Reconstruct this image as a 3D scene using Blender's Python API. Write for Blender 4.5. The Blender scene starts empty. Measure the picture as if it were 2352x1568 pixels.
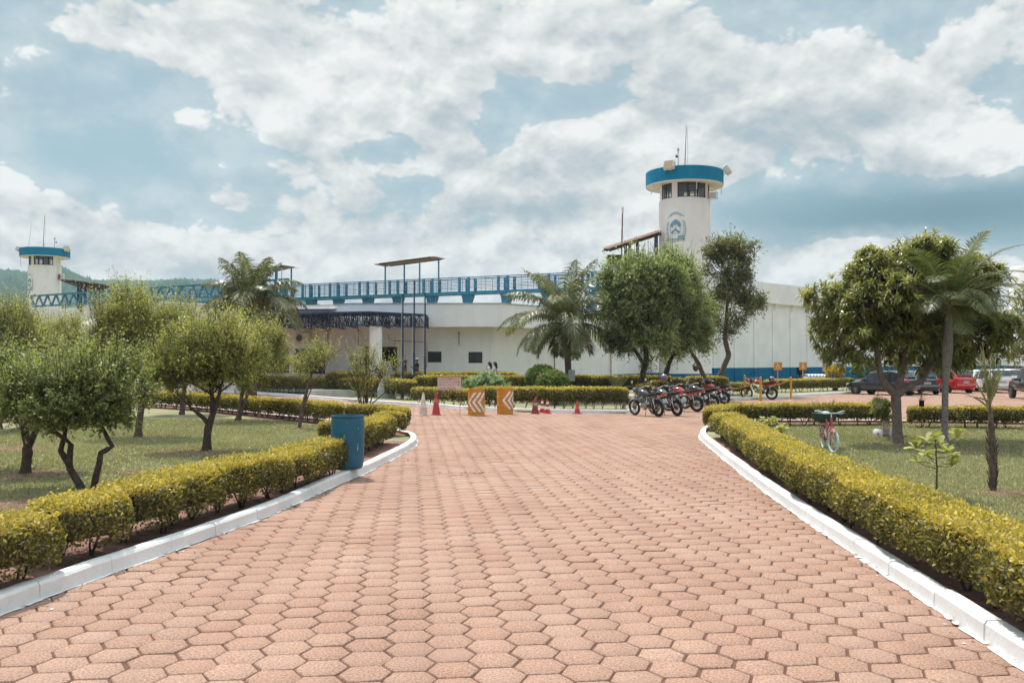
import bpy, bmesh, math, random
import numpy as np
from mathutils import Vector, Matrix
PI = math.pi
R = math.radians
sc = bpy.context.scene
COL = sc.collection

# ------------------------------------------------------------------ camera
EYE = 2.0
FPX = 2050.0            # focal length in pixels of a 2352 px wide picture
HZ = 830.0              # horizon row
TH = math.atan((HZ - 784) / FPX)
cam_d = bpy.data.cameras.new("camera")
cam = bpy.data.objects.new("camera", cam_d)
COL.objects.link(cam)
cam.location = (0, 0, EYE)
cam.rotation_euler = (R(90) + TH, 0, 0)
cam_d.sensor_width = 36
cam_d.sensor_fit = 'HORIZONTAL'
cam_d.lens = FPX / 2352 * 36
cam_d.clip_start = 0.1
cam_d.clip_end = 6000
sc.camera = cam

# ------------------------------------------------------------------ exposure, sun, sky
sc.view_settings.view_transform = 'Standard'
sc.view_settings.look = 'None'
sc.view_settings.gamma = 1
sc.view_settings.exposure = 0.56
SUN_DIR = Vector((0.24, -0.42, -1.0)).normalized()       # the way the light travels
sun_el = math.asin(-SUN_DIR.z)
sun_d = bpy.data.lights.new("sun", 'SUN')
sun_d.energy = 3.0
sun_d.angle = R(0.6)
sun_d.color = (1.0, 0.955, 0.88)
sun = bpy.data.objects.new("sun", sun_d)
COL.objects.link(sun)
sun.rotation_euler = SUN_DIR.to_track_quat('-Z', 'Y').to_euler()
sun.location = (0, 0, 60)

world = bpy.data.worlds.new("World")
sc.world = world
world.use_nodes = True
wt = world.node_tree
wt.nodes.clear()

def nn(t, typ, **kw):
    n = t.nodes.new(typ)
    for k, v in kw.items():
        setattr(n, k, v)
    return n

def W_math(op, a, b=None, c=None):
    n = nn(wt, 'ShaderNodeMath', operation=op)
    for i, v in enumerate((a, b, c)):
        if v is None: continue
        if isinstance(v, (int, float)): n.inputs[i].default_value = v
        else: wt.links.new(v, n.inputs[i])
    return n.outputs[0]

def W_vec(op, a, b=None):
    n = nn(wt, 'ShaderNodeVectorMath', operation=op)
    for i, v in enumerate((a, b)):
        if v is None: continue
        if isinstance(v, (tuple, list)): n.inputs[i].default_value = v
        else: wt.links.new(v, n.inputs[i])
    return n

def build_sky():
    L = wt.links.new
    tc = nn(wt, 'ShaderNodeTexCoord')
    sky = nn(wt, 'ShaderNodeTexSky', sky_type='NISHITA')
    sky.sun_disc = False
    sky.sun_elevation = sun_el
    sky.sun_rotation = math.atan2(-SUN_DIR.x, -SUN_DIR.y)
    sky.altitude = 300
    sky.dust_density = 1.5
    DV = W_vec('NORMALIZE', tc.outputs['Generated']).outputs[0]
    def blob(Dv, bx, by, rx, ry, k=0.9):
        a = (bx - 1176) / FPX; e = (HZ - by) / FPX
        v = Vector((a, 1, e)).normalized(); s = 1.0 / math.sqrt(1 + a*a + e*e)
        q = W_vec('SUBTRACT', Dv, tuple(v))
        q = W_vec('MULTIPLY', q.outputs[0], (FPX/rx/s, 0.6*FPX/max(rx, ry), FPX/ry/s))
        q = W_vec('DOT_PRODUCT', q.outputs[0], q.outputs[0])
        return W_math('EXPONENT', W_math('MULTIPLY', q.outputs['Value'], -k))
    # heavier and lighter parts of the cloud field
    blobs = [
        (640, 150, 330, 150, .20), (960, 230, 240, 90, .16), (1150, 70, 360, 110, .12), (200, 50, 320, 80, .16), (20, 230, 60, 90, .22), (10, 440, 60, 70, .20),
        (150, 300, 40, 45, .17), (230, 545, 150, 70, .17), (30, 600, 120, 60, .12),
        (1000, 285, 40, 40, .20), (1075, 360, 28, 36, .16), (700, 375, 95, 60, .17), (690, 480, 90, 50, .13), (525, 455, 55, 30, .15), (925, 385, 45, 30, .14),
        (1560, 330, 330, 120, .20), (1230, 440, 260, 90, .18), (920, 540, 260, 75, .18), (1800, 250, 400, 170, .14), (2150, 180, 260, 170, .10), (2250, 330, 150, 90, .14),
        (900, 640, 1300, 90, .20), (1176, 740, 1600, 90, .24), (400, 640, 400, 90, .12), (1850, 570, 260, 50, .22), (2050, 600, 300, 40, .16),
        (350, 370, 170, 75, -.24), (270, 190, 170, 50, -.13), (590, 350, 90, 22, -.12), (1160, 250, 110, 60, -.20), (1290, 225, 110, 40, -.16), (850, 335, 80, 50, -.16), (450, 520, 90, 45, -.16), (980, 420, 60, 30, -.14),
        (1420, 150, 60, 30, -.06), (2120, 480, 330, 58, -.46), (2320, 515, 170, 60, -.42), (1790, 465, 120, 45, -.28), (130, 370, 90, 60, -.14), (560, 400, 50, 60, -.14), (1130, 320, 60, 40, -.12),
    ]
    def field(Dv, fine=True):
        sep = nn(wt, 'ShaderNodeSeparateXYZ'); L(Dv, sep.inputs[0])
        inv = W_math('DIVIDE', 1.0, W_math('ADD', W_math('MAXIMUM', sep.outputs[2], 0.0), 0.75))
        comb = nn(wt, 'ShaderNodeCombineXYZ')
        L(W_math('MULTIPLY', sep.outputs[0], inv), comb.inputs[0]); L(W_math('MULTIPLY', sep.outputs[1], inv), comb.inputs[1]); L(W_math('MULTIPLY', sep.outputs[2], 0.9), comb.inputs[2])
        n1 = nn(wt, 'ShaderNodeTexNoise'); n1.inputs['Scale'].default_value = 5.0; n1.inputs['Detail'].default_value = 11 if fine else 7
        n1.inputs['Roughness'].default_value = 0.55; n1.inputs['Distortion'].default_value = 0.12
        L(comb.outputs[0], n1.inputs['Vector'])
        # rounded cauliflower lobes
        wv = W_vec('ADD', comb.outputs[0], W_vec('MULTIPLY', n1.outputs['Color'], (.10, .10, .10)).outputs[0])
        v1 = nn(wt, 'ShaderNodeTexVoronoi', feature='F1'); v1.inputs['Scale'].default_value = 11.0
        v1.inputs['Detail'].default_value = 3; v1.inputs['Roughness'].default_value = 0.6; v1.inputs['Lacunarity'].default_value = 2.2
        L(wv.outputs[0], v1.inputs['Vector'])
        lobes = W_math('SUBTRACT', .55, v1.outputs['Distance'])
        return W_math('ADD', W_math('MULTIPLY', W_math('SUBTRACT', n1.outputs['Fac'], .5), 1.25), W_math('MULTIPLY', lobes, 0.26))
    f0 = field(DV)
    up = W_vec('NORMALIZE', W_vec('ADD', DV, (-0.006, 0.0, 0.020)).outputs[0]).outputs[0]
    f1 = field(up, False)
    big = None
    for (bx, by, rx, ry, w) in blobs:
        g = W_math('MULTIPLY', blob(DV, bx, by, rx, ry), w*1.25); big = g if big is None else W_math('ADD', big, g)
    d = W_math('ADD', W_math('ADD', f0, big), .105)
    cov = nn(wt, 'ShaderNodeMapRange', interpolation_type='SMOOTHSTEP'); L(d, cov.inputs[0])
    cov.inputs[1].default_value = -0.02; cov.inputs[2].default_value = 0.085
    veil = nn(wt, 'ShaderNodeMapRange', interpolation_type='SMOOTHSTEP'); L(d, veil.inputs[0])
    veil.inputs[1].default_value = -0.42; veil.inputs[2].default_value = 0.06; veil.inputs[4].default_value = .36
    covt = W_math('MAXIMUM', cov.outputs[0], veil.outputs[0])
    # lit tops, grey undersides
    lit = W_math('MULTIPLY_ADD', W_math('SUBTRACT', f0, f1), 2.3, 0.72)
    low = nn(wt, 'ShaderNodeTexNoise'); low.inputs['Scale'].default_value = 5.5; low.inputs['Detail'].default_value = 5; L(DV, low.inputs['Vector'])
    lit = W_math('ADD', lit, W_math('MULTIPLY', W_math('SUBTRACT', low.outputs['Fac'], .5), 1.1))
    thick = nn(wt, 'ShaderNodeMapRange'); L(d, thick.inputs[0]); thick.inputs[1].default_value = .10; thick.inputs[2].default_value = .60; thick.inputs[4].default_value = .22
    lit = W_math('SUBTRACT', lit, thick.outputs[0])
    for (bx, by, rx, ry, w) in ((1640, 60, 200, 60, .16), (1350, 60, 90, 40, .10), (2050, 330, 110, 110, .30), (1980, 430, 200, 40, .34), (1300, 500, 170, 30, .14), (560, 190, 120, 40, .08), (2280, 430, 160, 40, .30), (950, 500, 120, 30, .10), (1900, 130, 160, 50, .12)):
        lit = W_math('SUBTRACT', lit, W_math('MULTIPLY', blob(DV, bx, by, rx, ry), w))
    ramp = nn(wt, 'ShaderNodeValToRGB'); L(lit, ramp.inputs[0])
    e = ramp.color_ramp.elements
    e[0].position = 0.0; e[0].color = (.36, .44, .485, 1)
    e[1].position = 0.97; e[1].color = (.79, .80, .785, 1)
    m = ramp.color_ramp.elements.new(0.34); m.color = (.48, .53, .555, 1)
    m = ramp.color_ramp.elements.new(0.66); m.color = (.635, .66, .66, 1)
    skyc = W_vec('MULTIPLY', sky.outputs[0], (.098, .098, .098)).outputs[0]
    tint = W_vec('ADD', W_vec('MULTIPLY', skyc, (.20, .18, .14)).outputs[0], (.255, .385, .45)).outputs[0]
    # rain-dark blue bank low on the right
    dk = W_math('MULTIPLY', blob(DV, 2180, 490, 440, 70, .8), 0.92)
    mixd = nn(wt, 'ShaderNodeMix', data_type='RGBA'); L(dk, mixd.inputs['Factor'])
    L(tint, mixd.inputs['A']); mixd.inputs['B'].default_value = (.13, .245, .305, 1)
    mix = nn(wt, 'ShaderNodeMix', data_type='RGBA'); L(covt, mix.inputs['Factor'])
    L(mixd.outputs['Result'], mix.inputs['A']); L(ramp.outputs[0], mix.inputs['B'])
    # sky above the frame brightened and warmed, added to light the shaded walls
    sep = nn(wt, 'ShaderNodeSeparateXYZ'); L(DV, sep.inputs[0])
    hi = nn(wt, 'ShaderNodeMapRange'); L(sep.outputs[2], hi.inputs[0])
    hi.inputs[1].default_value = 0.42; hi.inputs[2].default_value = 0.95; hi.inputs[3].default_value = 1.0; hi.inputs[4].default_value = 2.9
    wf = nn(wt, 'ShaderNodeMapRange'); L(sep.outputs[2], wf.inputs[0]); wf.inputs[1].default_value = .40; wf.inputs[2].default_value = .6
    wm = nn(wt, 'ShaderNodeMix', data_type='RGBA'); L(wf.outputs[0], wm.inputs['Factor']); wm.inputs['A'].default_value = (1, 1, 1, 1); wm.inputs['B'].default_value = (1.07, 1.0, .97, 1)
    bg = nn(wt, 'ShaderNodeBackground')
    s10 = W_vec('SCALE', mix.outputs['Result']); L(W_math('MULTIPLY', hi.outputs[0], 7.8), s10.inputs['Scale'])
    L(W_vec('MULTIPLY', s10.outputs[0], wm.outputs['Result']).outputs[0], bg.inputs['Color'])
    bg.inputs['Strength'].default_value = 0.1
    out = nn(wt, 'ShaderNodeOutputWorld'); L(bg.outputs[0], out.inputs[0])
build_sky()

world.cycles.sampling_method = 'MANUAL'
world.cycles.sample_map_resolution = 512
cy = sc.cycles
cy.max_bounces = 6; cy.diffuse_bounces = 3; cy.glossy_bounces = 2; cy.transmission_bounces = 4; cy.transparent_max_bounces = 8
cy.use_adaptive_sampling = True; cy.adaptive_threshold = 0.03
cy.caustics_reflective = False; cy.caustics_refractive = False
cy.sample_clamp_indirect = 6
# ------------------------------------------------------------------ picture -> place
def ray(px, py):
    a = (px - 1176) / FPX; b = (784 - py) / FPX
    return Vector((a, math.cos(TH) - b*math.sin(TH), math.sin(TH) + b*math.cos(TH)))
def G(px, py, z=0.0):
    d = ray(px, py); t = (z - EYE) / d.z
    return Vector((d.x*t, d.y*t, z))
def P(px, py, Y):
    d = ray(px, py); t = Y / d.y
    return Vector((d.x*t, Y, EYE + d.z*t))

# ------------------------------------------------------------------ objects
def tag(o, label=None, cat=None, group=None, kind=None):
    if label: o['label'] = label
    if cat: o['category'] = cat
    if group: o['group'] = group
    if kind: o['kind'] = kind
    return o
def empty(name, loc=(0, 0, 0), rz=0.0, label=None, cat=None, group=None):
    o = bpy.data.objects.new(name, None); COL.objects.link(o)
    o.location = loc; o.rotation_euler = (0, 0, rz); o.empty_display_size = .2
    return tag(o, label, cat, group)
def link_mesh(name, me, parent=None):
    o = bpy.data.objects.new(name, me); COL.objects.link(o)
    if parent is not None: o.parent = parent
    return o
def np_mesh(name, V, F, mats, parent=None, smooth=False, attr=None, mi=None):
    """V (n,3), F (m,k) arrays of one face size."""
    V = np.asarray(V, dtype=np.float32); F = np.asarray(F, dtype=np.int32)
    me = bpy.data.meshes.new(name)
    k = F.shape[1]
    me.vertices.add(len(V)); me.vertices.foreach_set('co', V.ravel())
    me.loops.add(F.size); me.loops.foreach_set('vertex_index', F.ravel())
    me.polygons.add(len(F)); me.polygons.foreach_set('loop_start', np.arange(0, F.size, k, dtype=np.int32))
    me.polygons.foreach_set('loop_total', np.full(len(F), k, dtype=np.int32))
    if smooth: me.polygons.foreach_set('use_smooth', np.ones(len(F), dtype=bool))
    if mi is not None: me.polygons.foreach_set('material_index', np.asarray(mi, dtype=np.int32))
    me.update(calc_edges=True)
    if attr is not None:
        at = me.attributes.new('tone', 'FLOAT', 'POINT')
        at.data.foreach_set('value', np.asarray(attr, dtype=np.float32))
    for m in (mats if isinstance(mats, (list, tuple)) else [mats]): me.materials.append(m)
    return link_mesh(name, me, parent)

class MB:
    def __init__(s): s.v = []; s.f = []; s.m = []; s.cur = 0
    def add(s, vs, fs):
        o = len(s.v); s.v.extend([tuple(v) for v in vs])
        for f in fs: s.f.append(tuple(i + o for i in f)); s.m.append(s.cur)
    def mat(s, i): s.cur = i; return s
    def box(s, c, size, rz=0, M=None, ch=0.0):
        x, y, z = size[0]/2, size[1]/2, size[2]/2
        if ch > 0:
            c_ = ch; vs = []
            for sz in (-1, 1):
                for (ax, ay) in ((-1,-1),(1,-1),(1,1),(-1,1)):
                    vs.append((ax*(x-c_), ay*(y-c_), sz*z))
                for (ax, ay) in ((-1,-1),(1,-1),(1,1),(-1,1)):
                    vs.append((ax*x, ay*y, sz*(z-c_)))
            fs = [(3,2,1,0), (8,9,10,11)]
            for i in range(4):
                j = (i+1) % 4
                fs += [(i, j, 4+j, 4+i), (4+i, 4+j, 12+j, 12+i), (12+i, 12+j, 8+j, 8+i)]
        else:
            vs = [(-x,-y,-z),(x,-y,-z),(x,y,-z),(-x,y,-z),(-x,-y,z),(x,-y,z),(x,y,z),(-x,y,z)]
            fs = [(3,2,1,0),(4,5,6,7),(0,1,5,4),(1,2,6,5),(2,3,7,6),(3,0,4,7)]
        T = Matrix.Translation(c) @ Matrix.Rotation(rz, 4, 'Z')
        if M is not None: T = T @ M
        s.add([T @ Vector(v) for v in vs], fs); return s
    def bar(s, a, b, w, h=None, up=(0,0,1)):
        a = Vector(a); b = Vector(b); h = w if h is None else h
        d = (b-a).normalized(); u = Vector(up)
        if abs(d.dot(u)) > .98: u = Vector((1, 0, 0))
        r = d.cross(u).normalized(); u = r.cross(d)
        vs = []
        for p in (a, b):
            for (i, j) in ((-1,-1),(1,-1),(1,1),(-1,1)): vs.append(p + r*i*w/2 + u*j*h/2)
        s.add(vs, [(3,2,1,0),(4,5,6,7),(0,1,5,4),(1,2,6,5),(2,3,7,6),(3,0,4,7)]); return s
    def tube(s, pts, rad, n=8, cap=True, flat=1.0):
        pts = [Vector(p) for p in pts]
        if not hasattr(rad, '__len__'): rad = [rad]*len(pts)
        o = []; prev = None
        for i, p in enumerate(pts):
            d = (pts[min(i+1, len(pts)-1)] - pts[max(i-1, 0)])
            if d.length < 1e-9: d = Vector((0,0,1))
            d.normalize()
            if prev is None:
                u = Vector((0,0,1)) if abs(d.z) < .9 else Vector((1,0,0))
                r = d.cross(u).normalized()
            else:
                r = (prev - d*prev.dot(d))
                r = r.normalized() if r.length > 1e-6 else d.orthogonal().normalized()
            prev = r; u = r.cross(d)
            for k in range(n):
                a = 2*PI*k/n
                o.append(p + r*math.cos(a)*rad[i] + u*math.sin(a)*rad[i]*flat)
        fs = []
        for i in range(len(pts)-1):
            for k in range(n):
                k2 = (k+1) % n
                fs.append((i*n+k, (i+1)*n+k, (i+1)*n+k2, i*n+k2))
        if cap:
            fs.append(tuple(range(n))); fs.append(tuple(reversed([(len(pts)-1)*n+k for k in range(n)])))
        s.add(o, fs); return s
    def lathe(s, prof, n=24, M=None, c=(0,0,0), a0=0.0, a1=2*PI):
        full = abs(a1-a0) > 2*PI-1e-6
        m = n if full else n+1
        vs = []
        for (r, z) in prof:
            for k in range(m):
                a = a0 + (a1-a0)*k/n
                vs.append(Vector((r*math.cos(a), r*math.sin(a), z)))
        T = Matrix.Translation(c)
        if M is not None: T = T @ M
        fs = []
        for i in range(len(prof)-1):
            for k in range(n):
                k2 = (k+1) % m
                fs.append((i*m+k, i*m+k2, (i+1)*m+k2, (i+1)*m+k))
        s.add([T @ v for v in vs], fs); return s
    def cyl(s, a, b, r, n=16): return s.tube([a, b], r, n)
    def torus(s, c, R_, r, M=None, n=28, m=8, sx=1.0):
        T = Matrix.Translation(c)
        if M is not None: T = T @ M
        vs = []
        for i in range(n):
            a = 2*PI*i/n
            for j in range(m):
                b = 2*PI*j/m
                vs.append(T @ Vector(((R_+r*math.cos(b))*math.cos(a), (R_+r*math.cos(b))*math.sin(a), r*math.sin(b)*sx)))
        fs = []
        for i in range(n):
            for j in range(m):
                i2 = (i+1) % n; j2 = (j+1) % m
                fs.append((i*m+j, i2*m+j, i2*m+j2, i*m+j2))
        s.add(vs, fs); return s
    def sphere(s, c, r, n=16, m=10, M=None, sc_=(1,1,1)):
        prof = [(r*math.sin(PI*i/m), -r*math.cos(PI*i/m)) for i in range(m+1)]
        T = Matrix.Diagonal((sc_[0], sc_[1], sc_[2], 1))
        if M is not None: T = M @ T
        return s.lathe([(max(a, 1e-4), b) for a, b in prof], n, T, c)
    def prism(s, poly, z0, z1, M=None):
        n = len(poly)
        vs = [Vector((x, y, z0)) for x, y in poly] + [Vector((x, y, z1)) for x, y in poly]
        if M is not None: vs = [M @ v for v in vs]
        fs = [tuple(range(n-1, -1, -1)), tuple(range(n, 2*n))]
        for i in range(n):
            j = (i+1) % n; fs.append((i, j, n+j, n+i))
        s.add(vs, fs); return s
    def build(s, name, mats, parent=None, smooth=False, label=None):
        me = bpy.data.meshes.new(name)
        me.from_pydata(s.v, [], s.f)
        ml = mats if isinstance(mats, (list, tuple)) else [mats]
        for m in ml: me.materials.append(m)
        if len(ml) > 1: me.polygons.foreach_set('material_index', s.m)
        if smooth:
            me.polygons.foreach_set('use_smooth', [True]*len(s.f))
            try: me.set_sharp_from_angle(angle=R(38))
            except Exception: pass
        me.update()
        o = link_mesh(name, me, parent)
        if label: o['label'] = label
        return o

def copy_tree(o, parent=None):
    c = o.copy(); COL.objects.link(c); c.parent = parent
    for ch in list(o.children): copy_tree(ch, c)
    return c

# ------------------------------------------------------------------ materials
def lin(r, g, b):
    f = lambda c: (c/255/12.92) if c/255 <= .04045 else ((c/255+.055)/1.055)**2.4
    return (f(r), f(g), f(b))
def mat(name, col, rough=.7, var=.12, scale=8, bump=0, bscale=60, metal=0, spec=.5, coat=0, trans=0, col2=None, w=None, detail=4):
    m = bpy.data.materials.new(name); m.use_nodes = True
    t = m.node_tree; b = t.nodes['Principled BSDF']; L = t.links.new
    b.inputs['Roughness'].default_value = rough; b.inputs['Metallic'].default_value = metal
    b.inputs['Specular IOR Level'].default_value = spec
    if coat: b.inputs['Coat Weight'].default_value = coat; b.inputs['Coat Roughness'].default_value = .08
    if trans: b.inputs['Transmission Weight'].default_value = trans
    tc = t.nodes.new('ShaderNodeTexCoord')
    n = t.nodes.new('ShaderNodeTexNoise'); n.inputs['Scale'].default_value = scale; n.inputs['Detail'].default_value = detail
    L(tc.outputs['Object'], n.inputs['Vector'])
    mr = t.nodes.new('ShaderNodeMapRange'); L(n.outputs['Fac'], mr.inputs[0])
    mr.inputs[1].default_value = .3; mr.inputs[2].default_value = .7
    mx = t.nodes.new('ShaderNodeMix'); mx.data_type = 'RGBA'
    L(mr.outputs[0], mx.inputs['Factor'])
    c2 = col2 if col2 else tuple(min(1, c*(1+var)) for c in col)
    c1 = col if col2 else tuple(c*(1-var) for c in col)
    mx.inputs['A'].default_value = (*c1, 1); mx.inputs['B'].default_value = (*c2, 1)
    L(mx.outputs['Result'], b.inputs['Base Color'])
    if bump:
        nb = t.nodes.new('ShaderNodeTexNoise'); nb.inputs['Scale'].default_value = bscale; nb.inputs['Detail'].default_value = 5
        L(tc.outputs['Object'], nb.inputs['Vector'])
        bp = t.nodes.new('ShaderNodeBump'); bp.inputs['Strength'].default_value = bump; bp.inputs['Distance'].default_value = .02
        L(nb.outputs['Fac'], bp.inputs['Height']); L(bp.outputs[0], b.inputs['Normal'])
    return m
def leafmat(name, dark, mid, light, trans=.35, rough=.45, spec=.4):
    m = bpy.data.materials.new(name); m.use_nodes = True
    t = m.node_tree; t.nodes.clear(); L = t.links.new
    at = t.nodes.new('ShaderNodeAttribute'); at.attribute_name = 'tone'
    rp = t.nodes.new('ShaderNodeValToRGB'); L(at.outputs['Fac'], rp.inputs[0])
    e = rp.color_ramp.elements
    e[0].position = 0; e[0].color = (*dark, 1); e[1].position = 1; e[1].color = (*light, 1)
    q = e.new(.5); q.color = (*mid, 1)
    b = t.nodes.new('ShaderNodeBsdfPrincipled'); L(rp.outputs[0], b.inputs['Base Color'])
    b.inputs['Roughness'].default_value = rough; b.inputs['Specular IOR Level'].default_value = spec
    tr = t.nodes.new('ShaderNodeBsdfTranslucent')
    sc_ = t.nodes.new('ShaderNodeVectorMath'); sc_.operation = 'MULTIPLY'; L(rp.outputs[0], sc_.inputs[0]); sc_.inputs[1].default_value = (1.5, 1.7, .8)
    L(sc_.outputs[0], tr.inputs[0])
    ms = t.nodes.new('ShaderNodeMixShader'); ms.inputs[0].default_value = trans
    L(b.outputs[0], ms.inputs[1]); L(tr.outputs[0], ms.inputs[2])
    o = t.nodes.new('ShaderNodeOutputMaterial'); L(ms.outputs[0], o.inputs[0])
    return m

def wall_mat(name, col, stain=(.42,.40,.37), amount=.35, speck=.0, bump=.15, streak=(1.2, 1.2, .12)):
    """painted render with rain streaks and grime of its own"""
    m = mat(name, col, rough=.85, var=.05, scale=.7, bump=bump, bscale=25, spec=.2)
    t = m.node_tree; b = t.nodes['Principled BSDF']; L = t.links.new
    src = b.inputs['Base Color'].links[0].from_socket
    tc = [n for n in t.nodes if n.type == 'TEX_COORD'][0]
    mp = t.nodes.new('ShaderNodeMapping'); mp.inputs['Scale'].default_value = streak
    L(tc.outputs['Object'], mp.inputs[0])
    n = t.nodes.new('ShaderNodeTexNoise'); n.inputs['Scale'].default_value = 1.6; n.inputs['Detail'].default_value = 7; n.inputs['Roughness'].default_value = .6
    L(mp.outputs[0], n.inputs['Vector'])
    mr = t.nodes.new('ShaderNodeMapRange'); L(n.outputs['Fac'], mr.inputs[0])
    mr.inputs[1].default_value = .50; mr.inputs[2].default_value = .78; mr.inputs[3].default_value = 0; mr.inputs[4].default_value = amount
    mx = t.nodes.new('ShaderNodeMix'); mx.data_type = 'RGBA'; L(mr.outputs[0], mx.inputs['Factor'])
    L(src, mx.inputs['A']); mx.inputs['B'].default_value = (*stain, 1)
    L(mx.outputs['Result'], b.inputs['Base Color'])
    return m

M = {}
M['white'] = wall_mat('white_wall_paint', (.83, .805, .79), amount=.18)
M['pwhite'] = wall_mat('perimeter_wall_paint', (.81, .79, .80), amount=.25, streak=(.5, .5, .08))
M['fascia'] = wall_mat('fascia_paint', (.84, .825, .83), amount=.14)
M['tower'] = wall_mat('tower_paint', (.83, .795, .785), amount=.16, streak=(1.5, 1.5, .12))
M['soffit'] = mat('soffit', (.78, .72, .66), .85)
M['cblue'] = wall_mat('blue_wall_paint', (.002, .125, .25), stain=(.02, .2, .36), amount=.5)
M['ring'] = wall_mat('ring_blue_paint', (.006, .185, .33), stain=(.03, .27, .40), amount=.5, streak=(2, 2, .3))
M['sblue'] = mat('steel_blue_paint', (.010, .15, .265), .5, .2, 3)
M['navy'] = mat('navy_steel_paint', (.010, .028, .075), .5, .2, 3)
M['kerb'] = wall_mat('kerb_whitewash', (.73, .725, .725), stain=(.55, .48, .42), amount=.38, bump=.25, streak=(2.5, 2.5, 2.5))
M['kerbin'] = mat('kerb_bare_brick', (.26, .085, .035), .9, .4, 6, .5)
M['joint'] = mat('joint_sand', (.15, .072, .048), .95, .35, 5, .8, 90)
M['earth'] = mat('red_earth', (.21, .10, .065), .95, .35, 3, .8, 30)
M['glass'] = mat('dark_glass', (.02, .022, .028), .12, .1, 2, spec=.6)
M['black'] = mat('black_frame', (.012, .013, .016), .5)
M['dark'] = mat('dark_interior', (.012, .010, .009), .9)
M['rust'] = mat('rusty_steel', (.20, .065, .035), .8, .4, 12)
M['galv'] = mat('galvanised_grey', (.42, .43, .44), .5, .15, 10, metal=.3)
M['lwhite'] = mat('off_white_metal', (.62, .60, .56), .5, .1, 6)
M['tile'] = mat('clay_tile', (.24, .135, .095), .85, .35, 5)
M['tileun'] = mat('clay_tile_under', (.28, .16, .11), .9, .25, 5)
M['cement'] = mat('fibre_cement_roof', (.52, .49, .45), .85, .2, 2, .2)
M['wood'] = mat('dark_roof_wood', (.045, .028, .020), .8, .3, 6)
M['bark'] = mat('tree_bark', (.125, .085, .065), .95, .4, 14, 1.0, 45)
M['barkdk'] = mat('dark_tree_bark', (.075, .05, .04), .95, .4, 14, 1.0, 45)
M['barkgr'] = mat('grey_palm_bark', (.24, .205, .19), .95, .3, 22, 1.0, 50)
M['barkmg'] = mat('mango_bark', (.18, .135, .115), .95, .3, 10, .9, 50)
M['wht'] = mat('white_paint', (.76, .76, .76), .55, .05, 4)
M['red'] = mat('red_plastic', (.50, .028, .022), .5, .2, 8)
M['redf'] = mat('faded_red_plastic', (.42, .045, .045), .65, .3, 12)
M['orange'] = mat('orange_paint', (.62, .24, .022), .5, .12, 6)
M['yellow'] = mat('yellow_post_paint', (.62, .30, .03), .5, .15, 8)
M['tyre'] = mat('tyre_rubber', (.018, .017, .017), .85, .2, 20)
M['chrome'] = mat('chrome', (.62, .62, .62), .18, .05, 5, metal=1)
M['alu'] = mat('dull_aluminium', (.32, .31, .30), .4, .15, 12, metal=.8)
M['blackp'] = mat('black_gloss_paint', (.010, .011, .015), .2, .1, 3, coat=.7)
M['redp'] = mat('red_gloss_paint', (.38, .008, .012), .22, .1, 3, coat=1)
M['seat'] = mat('black_vinyl', (.013, .013, .014), .8, .2, 9, spec=.15)
M['plate'] = mat('plate_white', (.55, .55, .55), .4, .03)
M['amber'] = mat('amber_lens', (.75, .16, .015), .2, .05)
M['redl'] = mat('red_lens', (.45, .01, .01), .2, .05)
M['clear'] = mat('clear_lens', (.6, .6, .6), .1, .05, spec=.8)
M['skin'] = mat('skin', (.34, .17, .105), .6, .08)
M['skindk'] = mat('brown_skin', (.20, .095, .06), .6, .08)
M['hair'] = mat('dark_hair', (.022, .014, .011), .6, .3, 30)
M['bcloth'] = mat('black_cloth', (.012, .012, .013), .9, .2, 20)
M['wcloth'] = mat('white_cloth', (.70, .71, .74), .9, .05, 20)
M['jeans'] = mat('dark_blue_jeans', (.03, .045, .09), .9, .2, 20)
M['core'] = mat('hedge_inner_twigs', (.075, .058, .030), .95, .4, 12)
M['soil'] = mat('garden_soil', (.23, .115, .085), .95, .4, 8, 1, 40)
# foliage: dark, mid and new-growth leaf colours of each species
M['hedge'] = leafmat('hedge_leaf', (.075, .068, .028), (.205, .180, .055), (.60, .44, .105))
M['acerola'] = leafmat('small_leaf', (.085, .090, .028), (.20, .195, .062), (.44, .40, .16), trans=.42)
M['acerolag'] = leafmat('small_dark_leaf', (.058, .072, .028), (.145, .165, .058), (.34, .34, .15), trans=.4)
M['mango'] = leafmat('mango_leaf', (.055, .072, .024), (.16, .165, .052), (.38, .35, .14), trans=.34, rough=.34, spec=.6)
M['tamar'] = leafmat('feathery_leaf', (.060, .080, .030), (.155, .185, .070), (.38, .40, .20), trans=.4)
M['rough'] = leafmat('tall_tree_leaf', (.045, .055, .020), (.125, .13, .045), (.30, .28, .12))
M['coco'] = leafmat('coconut_leaflet', (.045, .05, .018), (.115, .12, .045), (.28, .27, .13), trans=.25, rough=.38, spec=.45)
M['palm'] = leafmat('feather_palm_leaflet', (.05, .07, .028), (.13, .15, .06), (.27, .28, .13), trans=.22, rough=.38, spec=.6)
M['cashew'] = leafmat('broad_pale_leaf', (.18, .18, .05), (.36, .34, .14), (.56, .52, .30))
M['bush'] = leafmat('bush_leaf', (.045, .085, .020), (.10, .16, .035), (.22, .28, .07))
M['greyb'] = leafmat('grey_green_leaf', (.10, .15, .075), (.20, .27, .15), (.36, .42, .27))
M['croton'] = leafmat('yellow_croton_leaf', (.26, .15, .02), (.55, .33, .03), (.7, .5, .06))
M['grass'] = leafmat('grass_blade', (.17, .16, .08), (.31, .29, .17), (.50, .44, .29), trans=.25)
M['dry'] = leafmat('dry_leaf', (.12, .05, .03), (.22, .10, .05), (.36, .20, .10), trans=.1)
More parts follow.
